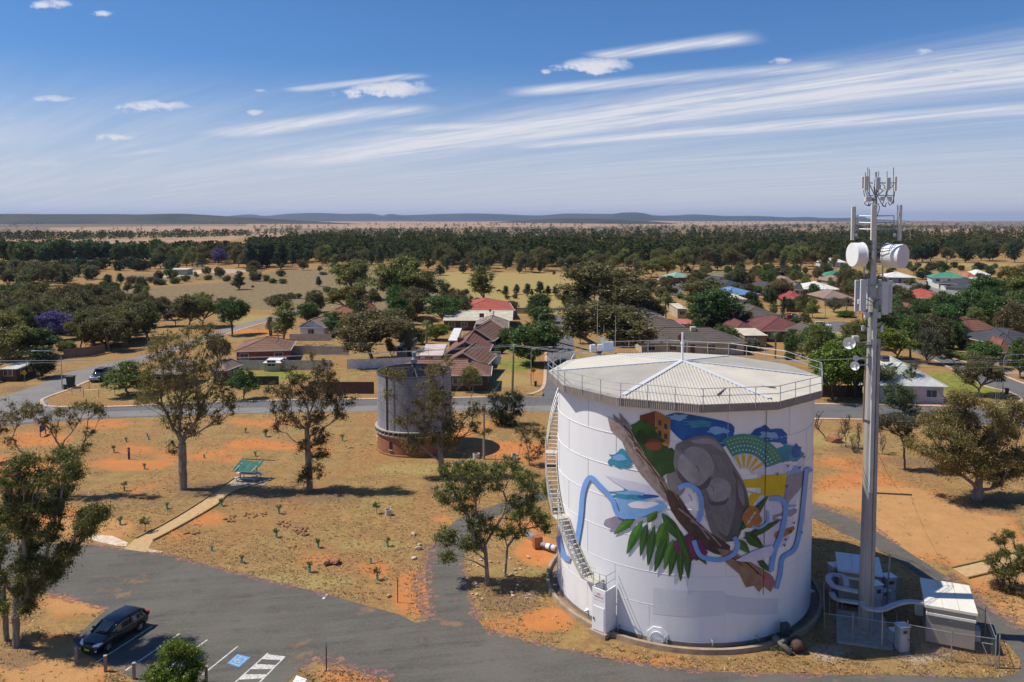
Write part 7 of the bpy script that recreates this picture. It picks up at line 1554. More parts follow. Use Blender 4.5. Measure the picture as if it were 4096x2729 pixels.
# the rest of the wood and the far plain: a mass nobody could count
def far_mass(name, label, polys, seed, q, size):
    rng = np.random.default_rng(seed); Vs = []; tone = []
    for poly, n, h0, h1, sp, wr, ton in polys:
        for g in scatter(poly, n, seed + n, sp):
            h = rng.uniform(h0, h1); w = h*wr*rng.uniform(.8, 1.3); z0 = float(land(g.x, g.y)); m = max(30, int(q*min(1., 480./g.y)))
            con = rng.random() < .28
            tt = rng.random(m); ang = rng.uniform(0, 6.283, m)
            rad = w*.5*np.sqrt(rng.random(m))*((1.1-tt) if con else np.sin(np.clip(tt, .08, 1)*math.pi*.93)**.6)
            c = np.stack([g.x + rad*np.cos(ang), g.y + rad*np.sin(ang), z0 + h*(.2+.8*tt)], -1)
            s = h*size*(q/m)**.4*rng.uniform(.6, 1.3, m)[:, None]
            a = rng.normal(0, 1, (m, 3)); a[:, 2] *= .45; a /= np.linalg.norm(a, axis=1, keepdims=True); b2 = np.cross(a, rng.normal(0, 1, (m, 3))); b2 /= np.linalg.norm(b2, axis=1, keepdims=True)
            Vs.append(np.stack([c-a*s, c+b2*s*.7, c+a*s, c-b2*s*.7], 1).reshape(-1, 3)); tone.append(np.clip(ton + rng.normal(0, .26) + rng.normal(0, .12, m), 0, 1))
    V_ = np.concatenate(Vs); TRIS[0] += len(V_)//2
    me = fastmesh(name, V_, np.arange(len(V_)).reshape(-1, 4), attr=np.concatenate(tone))
    return tagset(link(name, me, LEAF_FAR), label, 'trees', None, 'stuff')
LEAF_FAR = leafmat('leaf_far_wood', (.030, .050, .017), (.125, .112, .044), .3, 0., 0.)
E1 = [(1000,1062),(1400,1048),(1900,1062),(2330,1075),(2700,1056),(3500,1046),(3500,960),(3400,905),(2900,900),(2500,898),(2450,915),(2280,915),(2200,905),(1900,908),(1750,915),(1400,930),(1000,985)]
far_mass('woodland', 'dense mixed woodland of cypress pine and eucalypt covering the middle distance', [
    (E1, 3400, 7, 14, .0027, 1.0, .45), ([(1000,1060),(1400,1046),(2330,1070),(3500,1044),(3500,1000),(1000,1000)], 800, 7, 14, .003, .85, .40),
    ([(0,1056),(300,1056),(640,1050),(1000,1056),(1000,1034),(640,1036),(0,1038)], 240, 9, 14, .003, .85, .4),
    ([(3500,1020),(4150,1010),(4150,930),(3500,930)], 520, 8, 13, .0038, .95, .45), ([(3400,1000),(3600,1000),(3600,900),(3400,900)], 240, 9, 13, .004, .8, .4)], 21, 150, .068)
far_mass('distant_trees', 'scattered and banded trees over the far farmland plain', [
    ([(-100,972),(200,968),(420,965),(800,956),(1010,948),(1010,938),(820,944),(400,953),(200,955),(-100,957)], 320, 9, 14, .003, 1.1, .4),
    ([(-100,915),(280,905),(560,902),(560,893),(280,890),(-100,888)], 330, 9, 13, .002, 1.3, .25), ([(560,905),(900,900),(900,890),(560,892)], 80, 8, 12, .003, 1.0, .4),
    ([(-100,975),(1000,940),(1000,900),(-100,905)], 60, 7, 11, .01, .9, .5), ([(1000,940),(2300,912),(3400,905),(3400,884),(2300,880),(1000,900)], 420, 7, 12, .003, 1.1, .45),
    ([(1000,884),(1700,884),(2000,884),(2000,888),(1000,889)], 240, 8, 14, .0016, 1.4, .3), ([(3400,925),(4200,930),(4200,905),(3400,905)], 300, 8, 12, .003, 1.2, .42), ([(3400,900),(4200,903),(4200,894),(3400,892)], 220, 8, 12, .002, 1.4, .4),
    ([(1000,950),(1200,945),(1200,915),(1000,915)], 40, 9, 13, .008, .7, .45)], 22, 60, .085)
print('tree tris', TRIS)
# ================================================================== vehicles
def carpaint(name, c):
    m = bpy.data.materials.new(name); m.use_nodes = True; t = m.node_tree; b = t.nodes['Principled BSDF']; b.inputs['Roughness'].default_value = .25; b.inputs['Coat Weight'].default_value = .35; b.inputs['Coat Roughness'].default_value = .04
    p = S(t, t.nodes.new('ShaderNodeTexCoord').outputs['Object']); t.links.new(mixc(t, noise(t, p, 9, 3).step(.4, .7)*.5, c, tuple(min(1, x*1.25+.004) for x in c)).k, b.inputs['Base Color']); return m
CGLASS = mat('car_glass', (.015, .02, .02), (.02, .026, .026), 2, .03, spec=1.)
RIMM = mat('alloy', (.55, .55, .56), (.45, .45, .46), 5, .3, .8); LAMP = mat('lamp_lens', (.75, .78, .8), (.65, .68, .7), 4, .08, spec=.9); TAIL = mat('tail_lamp', (.45, .02, .015), (.35, .015, .012), 4, .2); PLATEY = mat('plate_yellow', (.55, .50, .02), (.5, .45, .02), 4, .5)
def car(label, loc, heading, paint_m, L=4.36, W=1.80, H=1.48, kind='hatch', plate=True, tracks=None):
    """x forward. Lofted lower body, glazed cabin, roof skin, wheels, lamps, mirrors."""
    o = thing('parked_car', label, 'car', loc, None, heading); hw = W/2
    gc = .19 if kind == 'hatch' else .30; wr = .32 if kind == 'hatch' else .38
    if kind == 'hatch':
        top = [(-.50,.72,.80),(-.485,.92,.90),(-.40,.98,.97),(-.20,.95,1.),(.02,.93,1.),(.18,.92,.99),(.24,.90,.98),(.36,.82,.95),(.44,.74,.86),(.485,.62,.74),(.50,.50,.66)]
        cab = [(-.475,.93,.80,.95),(-.435,1.28,.72,.9),(-.36,1.42,.70,.97),(-.15,1.475,.70,.98),(.0,1.47,.70,.98),(.08,1.41,.71,.97),(.27,.90,.82,.90)]
    else:
        top = [(-.50,.95,.88),(-.49,1.05,.95),(-.40,1.08,.98),(-.2,1.07,1.),(.05,1.06,1.),(.2,1.05,.99),(.27,1.04,.97),(.40,1.0,.94),(.47,.94,.90),(.495,.80,.86),(.50,.65,.82)]
        cab = [(-.485,1.05,.86,.95),(-.465,1.60,.80,.93),(-.40,H*.985,.79,.96),(-.1,H,.79,.97),(.08,H*.985,.79,.96),(.24,1.06,.86,.93)]
    V_ = []; Fc = []; nS = 10
    for (x, z, w) in top:
        hy = hw*w; X = x*L
        sec = [(0., gc), (hy*.80, gc), (hy*.96, gc+.12), (hy, gc+.30), (hy*.995, z*.78), (hy*.95, z*.93), (hy*.86, z), (hy*.45, z+.028), (0., z+.035)]
        sec = sec + [(-y, zz) for y, zz in sec[-2:0:-1]]; V_ += [Vector((X, y, zz)) for y, zz in sec]; nS = len(sec)
    for i in range(len(top)-1):
        for j in range(nS): Fc.append((i*nS+j, i*nS+(j+1) % nS, (i+1)*nS+(j+1) % nS, (i+1)*nS+j))
    Fc += [tuple(range(nS)), tuple(range((len(top)-1)*nS, len(top)*nS))]
    body = MB().add(V_, Fc).build('body', paint_m, o, smooth=True, local=True); bm_ = body.modifiers.new('sub', 'SUBSURF'); bm_.levels = bm_.render_levels = 2
    V_ = []; Fc = []                                         # cabin glass
    for (x, z, wt_, wb) in cab:
        zb = .88 if kind == 'hatch' else 1.02; sec = [(hw*wb*.94, min(zb, z-.02)), (hw*(wt_+(wb*.94-wt_)*.45), (zb+z)/2 if z > zb else z-.01), (hw*wt_, max(z-.03, zb)), (hw*wt_*.5, z), (0, z)]
        sec = sec + [(-y, zz) for y, zz in sec[-2::-1]]; V_ += [Vector((x*L, y, zz)) for y, zz in sec]; nS = len(sec)
    for i in range(len(cab)-1):
        for j in range(nS-1): Fc.append((i*nS+j, i*nS+j+1, (i+1)*nS+j+1, (i+1)*nS+j))
    MB().add(V_, Fc).build('cabin_glass', CGLASS, o, smooth=True, local=True)
    def skin(idx, js, name, m, dz=.012):                      # painted roof and pillars lie just over the glass
        V2 = []; F2 = []
        for i in idx:
            for j in js: p = V_[i*nS+j]; V2.append(p + Vector((0, .012*(1 if p.y > .05 else -1 if p.y < -.05 else 0), dz)))
        n = len(js)
        for a in range(len(idx)-1):
            for b2 in range(n-1): F2.append((a*n+b2, a*n+b2+1, (a+1)*n+b2+1, (a+1)*n+b2))
        MB().add(V2, F2).build(name, m, o, smooth=True, local=True)
    nc = len(cab); skin(list(range(2, nc-1)), list(range(2, nS-2)), 'roof', paint_m)
    def strip_(a, b2, w, name): MB().beam(a, b2, w, .035).build(name, paint_m, o, local=True)
    for s in (0, nS-1):
        k2 = 2 if s == 0 else nS-3; sg_ = 1 if s == 0 else -1; o_ = Vector((0, .012*sg_, .01))
        strip_(V_[(nc-1)*nS+s]+o_, V_[(nc-2)*nS+k2]+o_, .07, 'pillar'); mid = nc//2
        strip_(V_[mid*nS+s]+o_, V_[mid*nS+k2]+o_, .09, 'pillar'); strip_(V_[2*nS+s]+o_, V_[2*nS+k2]+o_, .16, 'pillar'); strip_(V_[0*nS+s]+o_, V_[2*nS+k2]+o_, .12, 'pillar')
        MB().path([V_[i*nS+s]+o_*2+Vector((0, 0, .01)) for i in range(1, nc)], .012, 5).build('window_trim', RIMM, o, local=True)
    wb = .305*L
    for sx in (wb, -wb+.02):
        for sy in (1, -1):
            c = Vector((sx, sy*(hw-.10), wr)); t_ = MB().lathe((0, 0, 0), [(wr*.62, -.10), (wr*.95, -.10), (wr, -.05), (wr, .05), (wr*.95, .10), (wr*.62, .10)], 28)
            t_.v = [c + Vector((v_.x, v_.z*1.0, v_.y)) for v_ in t_.v]; w_ = t_.build('wheel', BLACK, o, local=True, smooth=True)
            mb = MB()
            for k in range(5):
                a = 2*math.pi*k/5; mb.beam(c+Vector((0, sy*.085, 0)), c+Vector((wr*.6*math.cos(a), sy*.09, wr*.6*math.sin(a))), .075, .03, up=(0, 1, 0))
            mb.tube(c+Vector((0, sy*.02, 0)), c+Vector((0, sy*.055, 0)), wr*.63, n=24); mb.build('rim', RIMM, w_, local=True)
            ar = MB(); pts = [c+Vector((wr*1.16*math.cos(a), sy*.105, wr*1.16*math.sin(a))) for a in np.linspace(-.15, math.pi+.15, 12)]
            ar.path(pts, .035, 5).build('wheel_arch', BLACK, o, local=True)
    f = L/2
    for sy in (1, -1):
        z0 = .60 if kind == 'hatch' else .82
        q = [Vector((f*.985, sy*hw*.42, z0)), Vector((f*.93, sy*hw*.80, z0+.02)), Vector((f*.80, sy*hw*.92, z0+.17)), Vector((f*.84, sy*hw*.72, z0+.165)), Vector((f*.95, sy*hw*.45, z0+.09))]
        MB().add([p+Vector((.02, sy*.015, .022)) for p in q]+[p-Vector((.06, 0, .05)) for p in q], [(0,1,2,3,4)]+[(i, (i+1) % 5, 5+(i+1) % 5, 5+i) for i in range(5)]).build('headlight', LAMP, o, local=True)
        MB().box((-f*.965, sy*hw*.80, .88 if kind == 'hatch' else 1.0), (.16, .26, .30)).build('tail_light', TAIL, o, local=True, bevel=.04)
        mr = MB().box((.165*L, sy*(hw+.08), .98 if kind == 'hatch' else 1.15), (.12, .22, .15)).build('mirror', paint_m, o, local=True, bevel=.04)
        MB().box((f*.965, sy*hw*.62, .36), (.08, .22, .09)).build('fog_lamp', LAMP, o, local=True)
        for k in (-.02, .22):
            if kind == 'hatch': MB().box((-.14*L+k*L*.9, sy*(hw+.004), .80), (.18, .02, .03)).build('door_handle', paint_m, o, local=True)
    MB().box((f*.985, 0, .52), (.06, hw*1.0, .09)).build('grille', BLACK, o, local=True); MB().box((f*.975, 0, .33), (.08, hw*1.2, .14)).build('lower_grille', BLACK, o, local=True)
    if plate: MB().box((f+.022, 0, .40), (.02, .38, .13)).build('number_plate', PLATEY, o, local=True)
    if kind != 'hatch':
        MB().box((f+.08, 0, .62), (.12, W*.92, .24)).build('bull_bar', RIMM, o, local=True, bevel=.04); MB().box((-.05*L, 0, H+.08), (L*.42, W*.7, .06)).build('roof_rack', DARKSTEEL, o, local=True)
    return o
BLACKP = carpaint('car_black', (.006, .007, .009)); WHITEP = carpaint('car_white', (.72, .73, .74)); DKG = carpaint('car_dark_green', (.012, .025, .03)); BLUEP_ = carpaint('car_dark_blue', (.01, .016, .05))
fw, rw = G(432, 2606), G(560, 2524); hd = (fw-rw).normalized(); lat = Vector((-hd.y, hd.x, 0)); cc = (fw+rw)/2 - lat*(.80) if lat.x > 0 else (fw+rw)/2 + lat*.80
car('glossy black hatchback parked in the first bay under the forked gum', Vector((cc.x, cc.y, .012)), math.atan2(hd.y, hd.x), BLACKP)
g = G(*Z7(790, 432)); a_, b_ = G(*Z7(725, 445)), G(*Z7(870, 385)); hh_ = math.atan2(a_.y-b_.y, a_.x-b_.x)
car('dark four-wheel drive with a steel bull bar parked in the climbing street', Vector((g.x, g.y, .02)), hh_, DKG, 4.9, 1.9, 1.95, 'box', False)
g = G(*Z3(1378, 180)); car('white car parked in the driveway by the yellow-walled house', Vector((g.x, g.y+1, .03)), 2.75, WHITEP, 4.6, 1.85, 1.6, 'hatch', False)
g = G(3288, 1310); car('white car parked at the turning circle by the dark tiled house', Vector((g.x, g.y, .03)), -.5, WHITEP, 4.6, 1.82, 1.5, 'hatch', False)
g = G(3172, 1275); car('dark car beside the cypress and dark tiled house', Vector((g.x, g.y, .01)), -.8, BLUEP_, 4.5, 1.8, 1.5, 'hatch', False)
g = G(2650, 1122); car('white car under the trees by the green iron roof', Vector((g.x, g.y, .01)), .2, WHITEP, 4.5, 1.8, 1.5, 'hatch', False)
g = G(2738, 1131); car('dark blue car in front of the green iron roof house', Vector((g.x, g.y, .03)), .1, BLUEP_, 4.8, 1.85, 1.7, 'box', False)
g = G(800, 1066); car('white van in the far gravel yard beside the jacaranda', Vector((g.x, g.y, .03)), .3, WHITEP, 5.2, 1.95, 2.1, 'box', False)
# ================================================================== poles, lamps, wires
def lamp(label, foot, top, reach, dirx=1):
    b0 = G(*foot); zt = D(*top, b0.y).z; o = thing('street_lamp', label, 'street lamp', b0); mb = MB(); mb.tube(b0, b0+Vector((0, 0, zt*.86)), .09, .06, 8); mb.build('pole', STEEL, o)
    pts = [b0+Vector((0, 0, zt*.86)), b0+Vector((dirx*.15, 0, zt*.94)), b0+Vector((dirx*.6, 0, zt*.985)), b0+Vector((dirx*1.3, 0, zt)), b0+Vector((dirx*reach, 0, zt*1.005))]; MB().path(smoothpts(pts, 4), .045).build('arm', STEEL, o)
    MB().box(b0+Vector((dirx*(reach+.3), 0, zt*1.003)), (.7, .25, .13)).build('lamp_head', mat('lamp_head', (.6, .62, .64), (.5, .52, .54), 3, .4), o); return o
lamp('grey street lamp with a curved arm at the left street junction by the yellow sign', Z7(487,500), Z7(470,205), 4.2, -1)
lamp('grey street lamp with a curved arm at the mouth of the dead-end street', Z6b(1637,1120), Z6b(1700,682), 2.9, 1)
lamp('street lamp with a curved arm half way up the dead-end street, among the trees', Z6b(1722,640), Z6b(1780,303), 2.4, 1)
lamp('street lamp at the far end of the dead-end street', Z6b(1765,400), Z6b(1800,140), 2.2, 1)
lamp('street lamp with a long curved arm on the corner lawn', Z3(1817,612), Z3(1900,265), 3.2, 1)
lamp('thin street lamp by the vacant block', Z7b(2225,590), Z7b(2230,378), 1.4, 1); lamp('street lamp in front of the long pale silver roof', Z4b(1440,745), Z4b(1430,660), 1.6, -1)
lamp('street lamp over the climbing street in the scrub', Zb1(1545,1330), Zb1(1480,1140), 2.5, -1); lamp('tall thin lamp at the turning circle', Z4b(766,1250), Z4b(766,1095), .5, 1)
WOODP = mat('power_pole', (.24, .20, .12), (.17, .14, .085), 3, .9)
pb0 = G(*Z6b(1422,1225)); pz = D(*Z6b(1438,655), pb0.y).z; pp = thing('power_pole', 'wooden power pole with cross-arm insulators on the street verge', 'power pole', pb0)
MB().tube(pb0, pb0+Vector((.25, 0, pz-.3)), .20, .14, 10).build('pole', WOODP, pp); MB().beam(pb0+Vector((.2, -1.0, pz-.45)), pb0+Vector((.28, 1.0, pz-.45)), .12, .14).build('cross_arm', WOODP, pp)
for y_ in (-.9, -.35, .35, .9): MB().tube(pb0+Vector((.24, y_, pz-.4)), pb0+Vector((.24, y_, pz-.1)), .05, .035, 8).build('insulator', WHITE, pp)
MB().tube(pb0+Vector((.1, -.3, pz*.6)), pb0+Vector((.1, -.3, pz*.6+.35)), .14, n=10).build('service_box', STEEL, pp)
p2 = G(*Z8(1836,1152)); z2 = D(*Z8(1830,737), p2.y).z; po2 = thing('concrete_post', 'plain grey post beside the old tank and concrete rings', 'post', p2); MB().tube(p2, p2+Vector((0, 0, z2)), .14, .11, 10).build('pole', mat('post_grey', (.36, .33, .28), (.28, .26, .22), 2), po2); MB().box(p2+Vector((0, 0, z2+.04)), (.3, .3, .1)).build('cap', WHITE, po2)
p3 = G(*Z3(567,872)); po3 = thing('power_pole', 'dark power pole on the verge hidden behind the concrete mast', 'power pole', p3); MB().tube(p3, p3+Vector((.1, 0, 9)), .16, .12, 8).build('pole', WOODP, po3); MB().beam(p3+Vector((-.9, 0, 8.6)), p3+Vector((1.1, 0, 8.6)), .12).build('cross_arm', WOODP, po3)
def wire(label, a, b2, sag, r=.022, grp='power lines along the street'):
    pts = [a.lerp(b2, i/20) - Vector((0, 0, sag*4*(i/20)*(1-i/20))) for i in range(21)]; o = MB().path(pts, r, 5).build('power_line', mat('wire_grey', (.42, .43, .45), (.36, .37, .38), 3, .5, .5), None); return tagset(o, label, 'power line', grp)
far_l = Vector((-92, 104, 0)); top_l = pb0+Vector((.24, 0, pz-.1))
for y_, zz in ((-.9, 9.2), (-.35, 9.0), (.9, 8.2)): wire('overhead power line running along the street past the old tank', top_l+Vector((0, y_, 0)), far_l+Vector((0, y_*1.3, zz)), .9)
for y_ in (-.35, .9): wire('overhead power line sagging from the wooden pole towards the mast', top_l+Vector((0, y_, 0)), p3+Vector((.8*y_, 0, 8.8)), 1.2)
for (z_, xx) in ((8.75, 1.0), (8.65, -.8), (7.9, 0.)): wire('overhead power line leaving the pole behind the mast along the street', p3+Vector((xx*.5, 0, z_)), Vector((86, 109+xx, z_+.3)), .8)
wire('thin service wire from the wooden pole to the corner house', top_l+Vector((0, 0, -.8)), G(*Z8(1560,430), 3.6), .4, .014, None); wire('stay wire from the wooden pole to the plain post', top_l+Vector((0, 0, -1.4)), p2+Vector((0, 0, z2)), .5, .014, None)
# guy ropes with ground bar by the mast, drawn in the photograph as thin dark lines
gw = thing('guy_wire', 'thin dark wire hanging from the mast down to a timber bar on the orange earth', 'wire', G(*Z3(1000,1518))); ga = G(*Z3(995,1518)); MB().path([Vector((mx+.2, MY, zat(1750))).lerp(ga, i/12)-Vector((0, 0, 1.2*4*(i/12)*(1-i/12))) for i in range(13)], .012, 4).build('rope', BLACK, gw)
MB().beam(G(*Z3(655,1503), .1), G(*Z3(1000,1520), .1), .12).build('bar', TIMBER, gw)
# ================================================================== signs and small street things
YSIGN = mat('sign_yellow', (.66, .42, .01), (.6, .38, .01), 4, .5)
for lab, foot, c, s in (('yellow diamond warning sign on the verge by the dead-end street', Z6b(1663,1078), Z6b(1665,945), .55), ('yellow diamond warning sign at the left street corner', Z7(195,472), Z7(190,375), .5)):
    f = G(*foot); cz = D(*c, f.y); o = thing('warning_sign', lab, 'sign', f); MB().tube(f, Vector((f.x, f.y, cz.z+.4)), .03, n=6).build('post', STEEL, o)
    MB().box(Vector((f.x, f.y-.05, cz.z)), (s*1.3, .02, s*1.3), rot=Matrix.Rotation(R_(45), 3, 'Y')).build('plate', YSIGN, o); MB().box(Vector((f.x, f.y-.07, cz.z)), (.5, .012, .07)).box(Vector((f.x, f.y-.07, cz.z-.14)), (.3, .012, .05)).build('symbol', BLACK, o)
hb = G(*Z6b(1960,285)); o = thing('hazard_board', 'black and white striped hazard board at the end of the dead-end street', 'barrier', hb); w_ = (G(*Z6b(2025,285))-G(*Z6b(1897,285))).length
MB().box(hb+Vector((0, 0, .95)), (w_, .06, .75)).build('board', WHITE, o)
for k in range(9):
    x0 = -w_/2 + w_*(k+.12)/9; MB().add([hb+Vector((x0+dx_, -.045, z_)) for dx_, z_ in ((0, .58), (w_/18, .58), (w_/18+.22, 1.32), (.22, 1.32))], [(0,1,2,3)]).build('stripe', BLACK, o)
for s in (-.8, .8): MB().box(hb+Vector((s*w_/2, .05, .5)), (.1, .1, 1.)).build('post', STEEL, o)
PURP = mat('sign_purple', (.06, .045, .17), (.05, .035, .13), 4, .5)
sp = [G(*Z7(316,878)), G(*Z7(356,856))]; o = thing('park_sign', 'purple framed park sign on two posts at the street edge', 'sign', sp[0]); zt = D(*Z7(335,790), sp[0].y).z
for q in sp: MB().tube(q, q+Vector((0, 0, zt)), .06, n=8).build('post', PURP, o)
MB().beam(sp[0]+Vector((0, 0, zt-.45)), sp[1]+Vector((0, 0, zt-.45)), .06, .85).build('panel', PURP, o)
g = G(*Z7(1012,1055)); o = thing('marker_sign', 'small purple marker post standing on the orange earth', 'sign', g); MB().box(g+Vector((0, 0, .7)), (.22, .06, 1.4), .2).build('plate', PURP, o); MB().box(g+Vector((0, -.035, 1.1)), (.14, .01, .3), .2).build('label_patch', mat('mauve_patch', (.3, .26, .5), (.25, .2, .4), 4), o)
for (u, v, tp, lab) in ((1591,2411,2308,'slim steel post with a small plate beside the service road turn-off'), (1306,2684,2566,'slim steel post with a small plate on the dirt island')):
    g = G(u, v); zt = D(u, tp, g.y).z; o = thing('sign_post', lab, 'post', g); MB().box(g+Vector((0, 0, zt/2)), (.06, .06, zt)).build('post', DARKSTEEL, o); MB().box(g+Vector((0, -.05, zt-.16)), (.12, .03, .32), .5).build('plate', STEEL, o)
BOLL = mat('bollard_timber', (.30, .25, .20), (.22, .18, .145), 3, .9)
for i, (x, y, yt) in enumerate(((553,1182,1060),(765,1243,1120),(972,1298,1180),(1495,1325,1272))):
    g = G(*Z5(x, y)); o = thing('bollard', 'square timber bollard at the head of the parking bays', 'bollard', g, 'bollards along the parking bays'); h = .98; MB().box(g+Vector((0, 0, h/2)), (.17, .17, h), .3).build('post', BOLL, o, bevel=.015); MB().box(g+Vector((0, 0, h+.015)), (.19, .19, .03), .3).build('cap', CONC, o)
isg = [G(*Z5(x, y), .95) for x, y in ((2120,1320),(2148,1272),(2222,1298),(2195,1345))]; o = thing('information_board', 'tilted white information board on the dirt island by the walkway bars', 'sign', G(1200, 2770)); MB().add(isg+[p_-Vector((0, 0, .04)) for p_ in isg], [(0,1,2,3),(7,6,5,4),(0,1,5,4),(1,2,6,5),(2,3,7,6),(3,0,4,7)]).build('panel', WHITE, o)
c_ = sum(isg, Vector())/4; MB().tube(Vector((c_.x, c_.y, 0)), Vector((c_.x, c_.y, .93)), .05, n=8).build('post', DARKSTEEL, o)
for (s, tt, w_, h_) in ((.2, .3, .3, .1), (.55, .55, .14, .2), (.75, .7, .12, .16)):
    e1, e2 = isg[3]-isg[0], isg[1]-isg[0]; q = isg[0]+e1*s+e2*tt+Vector((0, 0, .006)); MB().add([q, q+e1*w_, q+e1*w_+e2*h_, q+e2*h_], [(0,1,2,3)]).build('print', MATS['cabinet_grey'], o)
for (x, y, rr_, lab, zf) in ((595,440,23,'concrete well ring on the dry grass beside the small green bush',Z6c),(1190,55,24,'concrete well ring in the shadow of the old tank',Z6c),(1450,60,24,'pair of concrete well rings behind the young eucalypt',Z6c),(1447,82,22,'pair of concrete well rings behind the young eucalypt',Z6c)):
    u, v = zf(x, y, 1, 1, 1)[:2]; g = G(u, v); r0 = rr_/1.6875*g.y/F; o = MB().lathe(g, [(r0, 0), (r0, .55), (r0*.84, .55), (r0*.84, .02)], 24).build('concrete_ring', mat('ring_concrete', (.52, .48, .41), (.42, .385, .33), 3, .9), None); o.data.update(); tagset(o, lab, 'concrete ring', 'paired concrete rings' if 'pair' in lab else None)
# picnic shelter
sg_ = G(968, 1930); shel = thing('picnic_shelter', 'picnic table and bench under a torn green shade cloth at the path end', 'picnic shelter', sg_)
ZS = lambda x, y: (900 + x/7.84, 1780 + y/7.84)
pa_, pb_ = G(*ZS(480,1090)), G(*ZS(1005,1120)); exs = (pb_-pa_).normalized(); eys = Vector((-exs.y, exs.x, 0)); zt = D(*ZS(480,640), pa_.y).z; TUB = mat('shelter_steel', (.46, .40, .30), (.38, .33, .25), 3, .6)
for q in (pa_, pb_): MB().beam(q, q+Vector((0, 0, zt)), .12, .12).build('post', TUB, shel); MB().beam(q+Vector((0, 0, zt))-eys*1.1-Vector((0, 0, .28)), q+Vector((0, 0, zt))+eys*1.1+Vector((0, 0, .28)), .08, .1).build('rafter', TUB, shel)
for q in (pa_, pb_): MB().beam(q-eys*.85+Vector((0, 0, .08)), q+eys*.85+Vector((0, 0, .08)), .08, .08).build('foot_bar', TUB, shel); MB().beam(q-eys*.75+Vector((0, 0, .05)), q-eys*.75+Vector((0, 0, .44)), .06).build('bench_leg', TUB, shel); MB().beam(q+eys*.75+Vector((0, 0, .05)), q+eys*.75+Vector((0, 0, .44)), .06).build('bench_leg', TUB, shel)
SH_ = mat('shade_cloth_green', (.022, .10, .078), (.04, .16, .12), 2.2, .8, bump=.3); n1_, n2_ = 12, 6; V_ = []; Fc = []; cm_ = (pa_+pb_)/2+Vector((0, 0, zt+.04)); Wd = (pb_-pa_).length+.8; rs = random.Random(3)
for i in range(n1_+1):
    for j in range(n2_+1): V_.append(cm_ + exs*(i/n1_-.5)*Wd + eys*(j/n2_-.5)*1.9 + Vector((0, 0, (j/n2_-.5)*.62 - .12*math.sin(math.pi*i/n1_)*abs(j/n2_-.5)*2 + rs.uniform(-.03, .03))))
for i in range(n1_):
    for j in range(n2_):
        if not (i >= n1_-3 and j == 1): Fc.append((i*(n2_+1)+j, (i+1)*(n2_+1)+j, (i+1)*(n2_+1)+j+1, i*(n2_+1)+j+1))
MB().add(V_, Fc).build('shade_cloth', SH_, shel); MB().beam(cm_+exs*(-Wd/2)+eys*1.1+Vector((0, 0, .32)), cm_+exs*(Wd/2+1.1)+eys*1.1+Vector((0, 0, .32)), .07).build('ridge_tube', DARKSTEEL, shel); MB().beam(cm_-exs*Wd/2-eys*1.12-Vector((0, 0, .34)), cm_+exs*Wd/2-eys*1.12-Vector((0, 0, .34)), .06).build('edge_tube', TUB, shel)
tp_ = (pa_+pb_)/2; MB().beam(tp_-exs*1.25+Vector((0, 0, .76)), tp_+exs*1.25+Vector((0, 0, .76)), .75, .05).build('table_top', mat('table_pale', (.58, .58, .62), (.5, .5, .54), 3, .5), shel)
for s in (-1, 1): MB().beam(tp_-exs*1.2+eys*.75*s+Vector((0, 0, .46)), tp_+exs*1.2+eys*.75*s+Vector((0, 0, .46)), .28, .05).build('bench', MATS['table_pale'], shel)
sheet('shelter_slab', [tuple(p_)[:2] for p_ in gp([ZS(330,1060), ZS(480,960), ZS(1560,1030), ZS(1180,1300), ZS(700,1330), ZS(120,1290)])], .05, mat('slab_concrete', (.36, .30, .23), (.29, .24, .18), 2), 'concrete slab under the picnic shelter', edge=.1)
# tree guards with seedlings
GUARD = mat('guard_green', (.12, .42, .30), (.16, .48, .34), 4, .5)
SEED = tree_meshes(5, [(0, 0, .75, .30, .30, .28, 16)], [np.array([0, 0, 0.]), np.array([0, 0, .3]), np.array([.02, 0, .5])], .02, .16, 26, .11, .4)
gl_ = [Z7(*q) for q in ((990,918),(893,1000),(1155,875),(1925,845),(2085,878),(1600,1043),(1133,1130),(975,1300),(1310,1440),(1735,1420),(2003,1030),(1165,900),(940,1565))] + [Z5(*q) for q in ((1210,65),(870,180),(2003,270),(1752,455),(2305,345),(2243,525),(1605,45),(1535,370),(2020,100))] + [Z6c(*q, 1, 1, 1)[:2] for q in ((590,650),(478,765),(522,878),(123,660),(60,825))] + [Z8(*q) for q in ((120,975),(725,1010),(395,1040))]
for i, q in enumerate(gl_):
    g = G(*q); o = thing('seedling', 'tree seedling in a green plastic guard on the park ground', 'seedling', g, 'seedlings in green guards', i*1.3); s_ = .6 + .45*((i*37) % 10)/10; low = i % 3 == 2
    MB().tube((0, 0, 0), (0, 0, .40), .09, .11, 6, cap=False).build('tree_guard', GUARD, o, local=True)
    if not low:
        tr_ = link('stem', SEED[0], BARKD, o); cr_ = link('foliage', SEED[1], LEAF['bright'] if i % 2 else LEAF['eucg'], o); cr_.scale = tr_.scale = (s_, s_, s_*1.1)
for lab, q, s_ in (('bushy green shrub beside the sleeper path', Z5(1052,235), 1.5), ('small bright green bush beside the concrete well ring', Z6c(518,430,1,1,1)[:2], 1.2)):
    g = G(*q); o = thing('bush', lab, 'shrub', g); o.scale = (s_, s_, s_); link('stem', SEED[0], BARKD, o); link('foliage', SEED[1], LEAF['bright'], o)
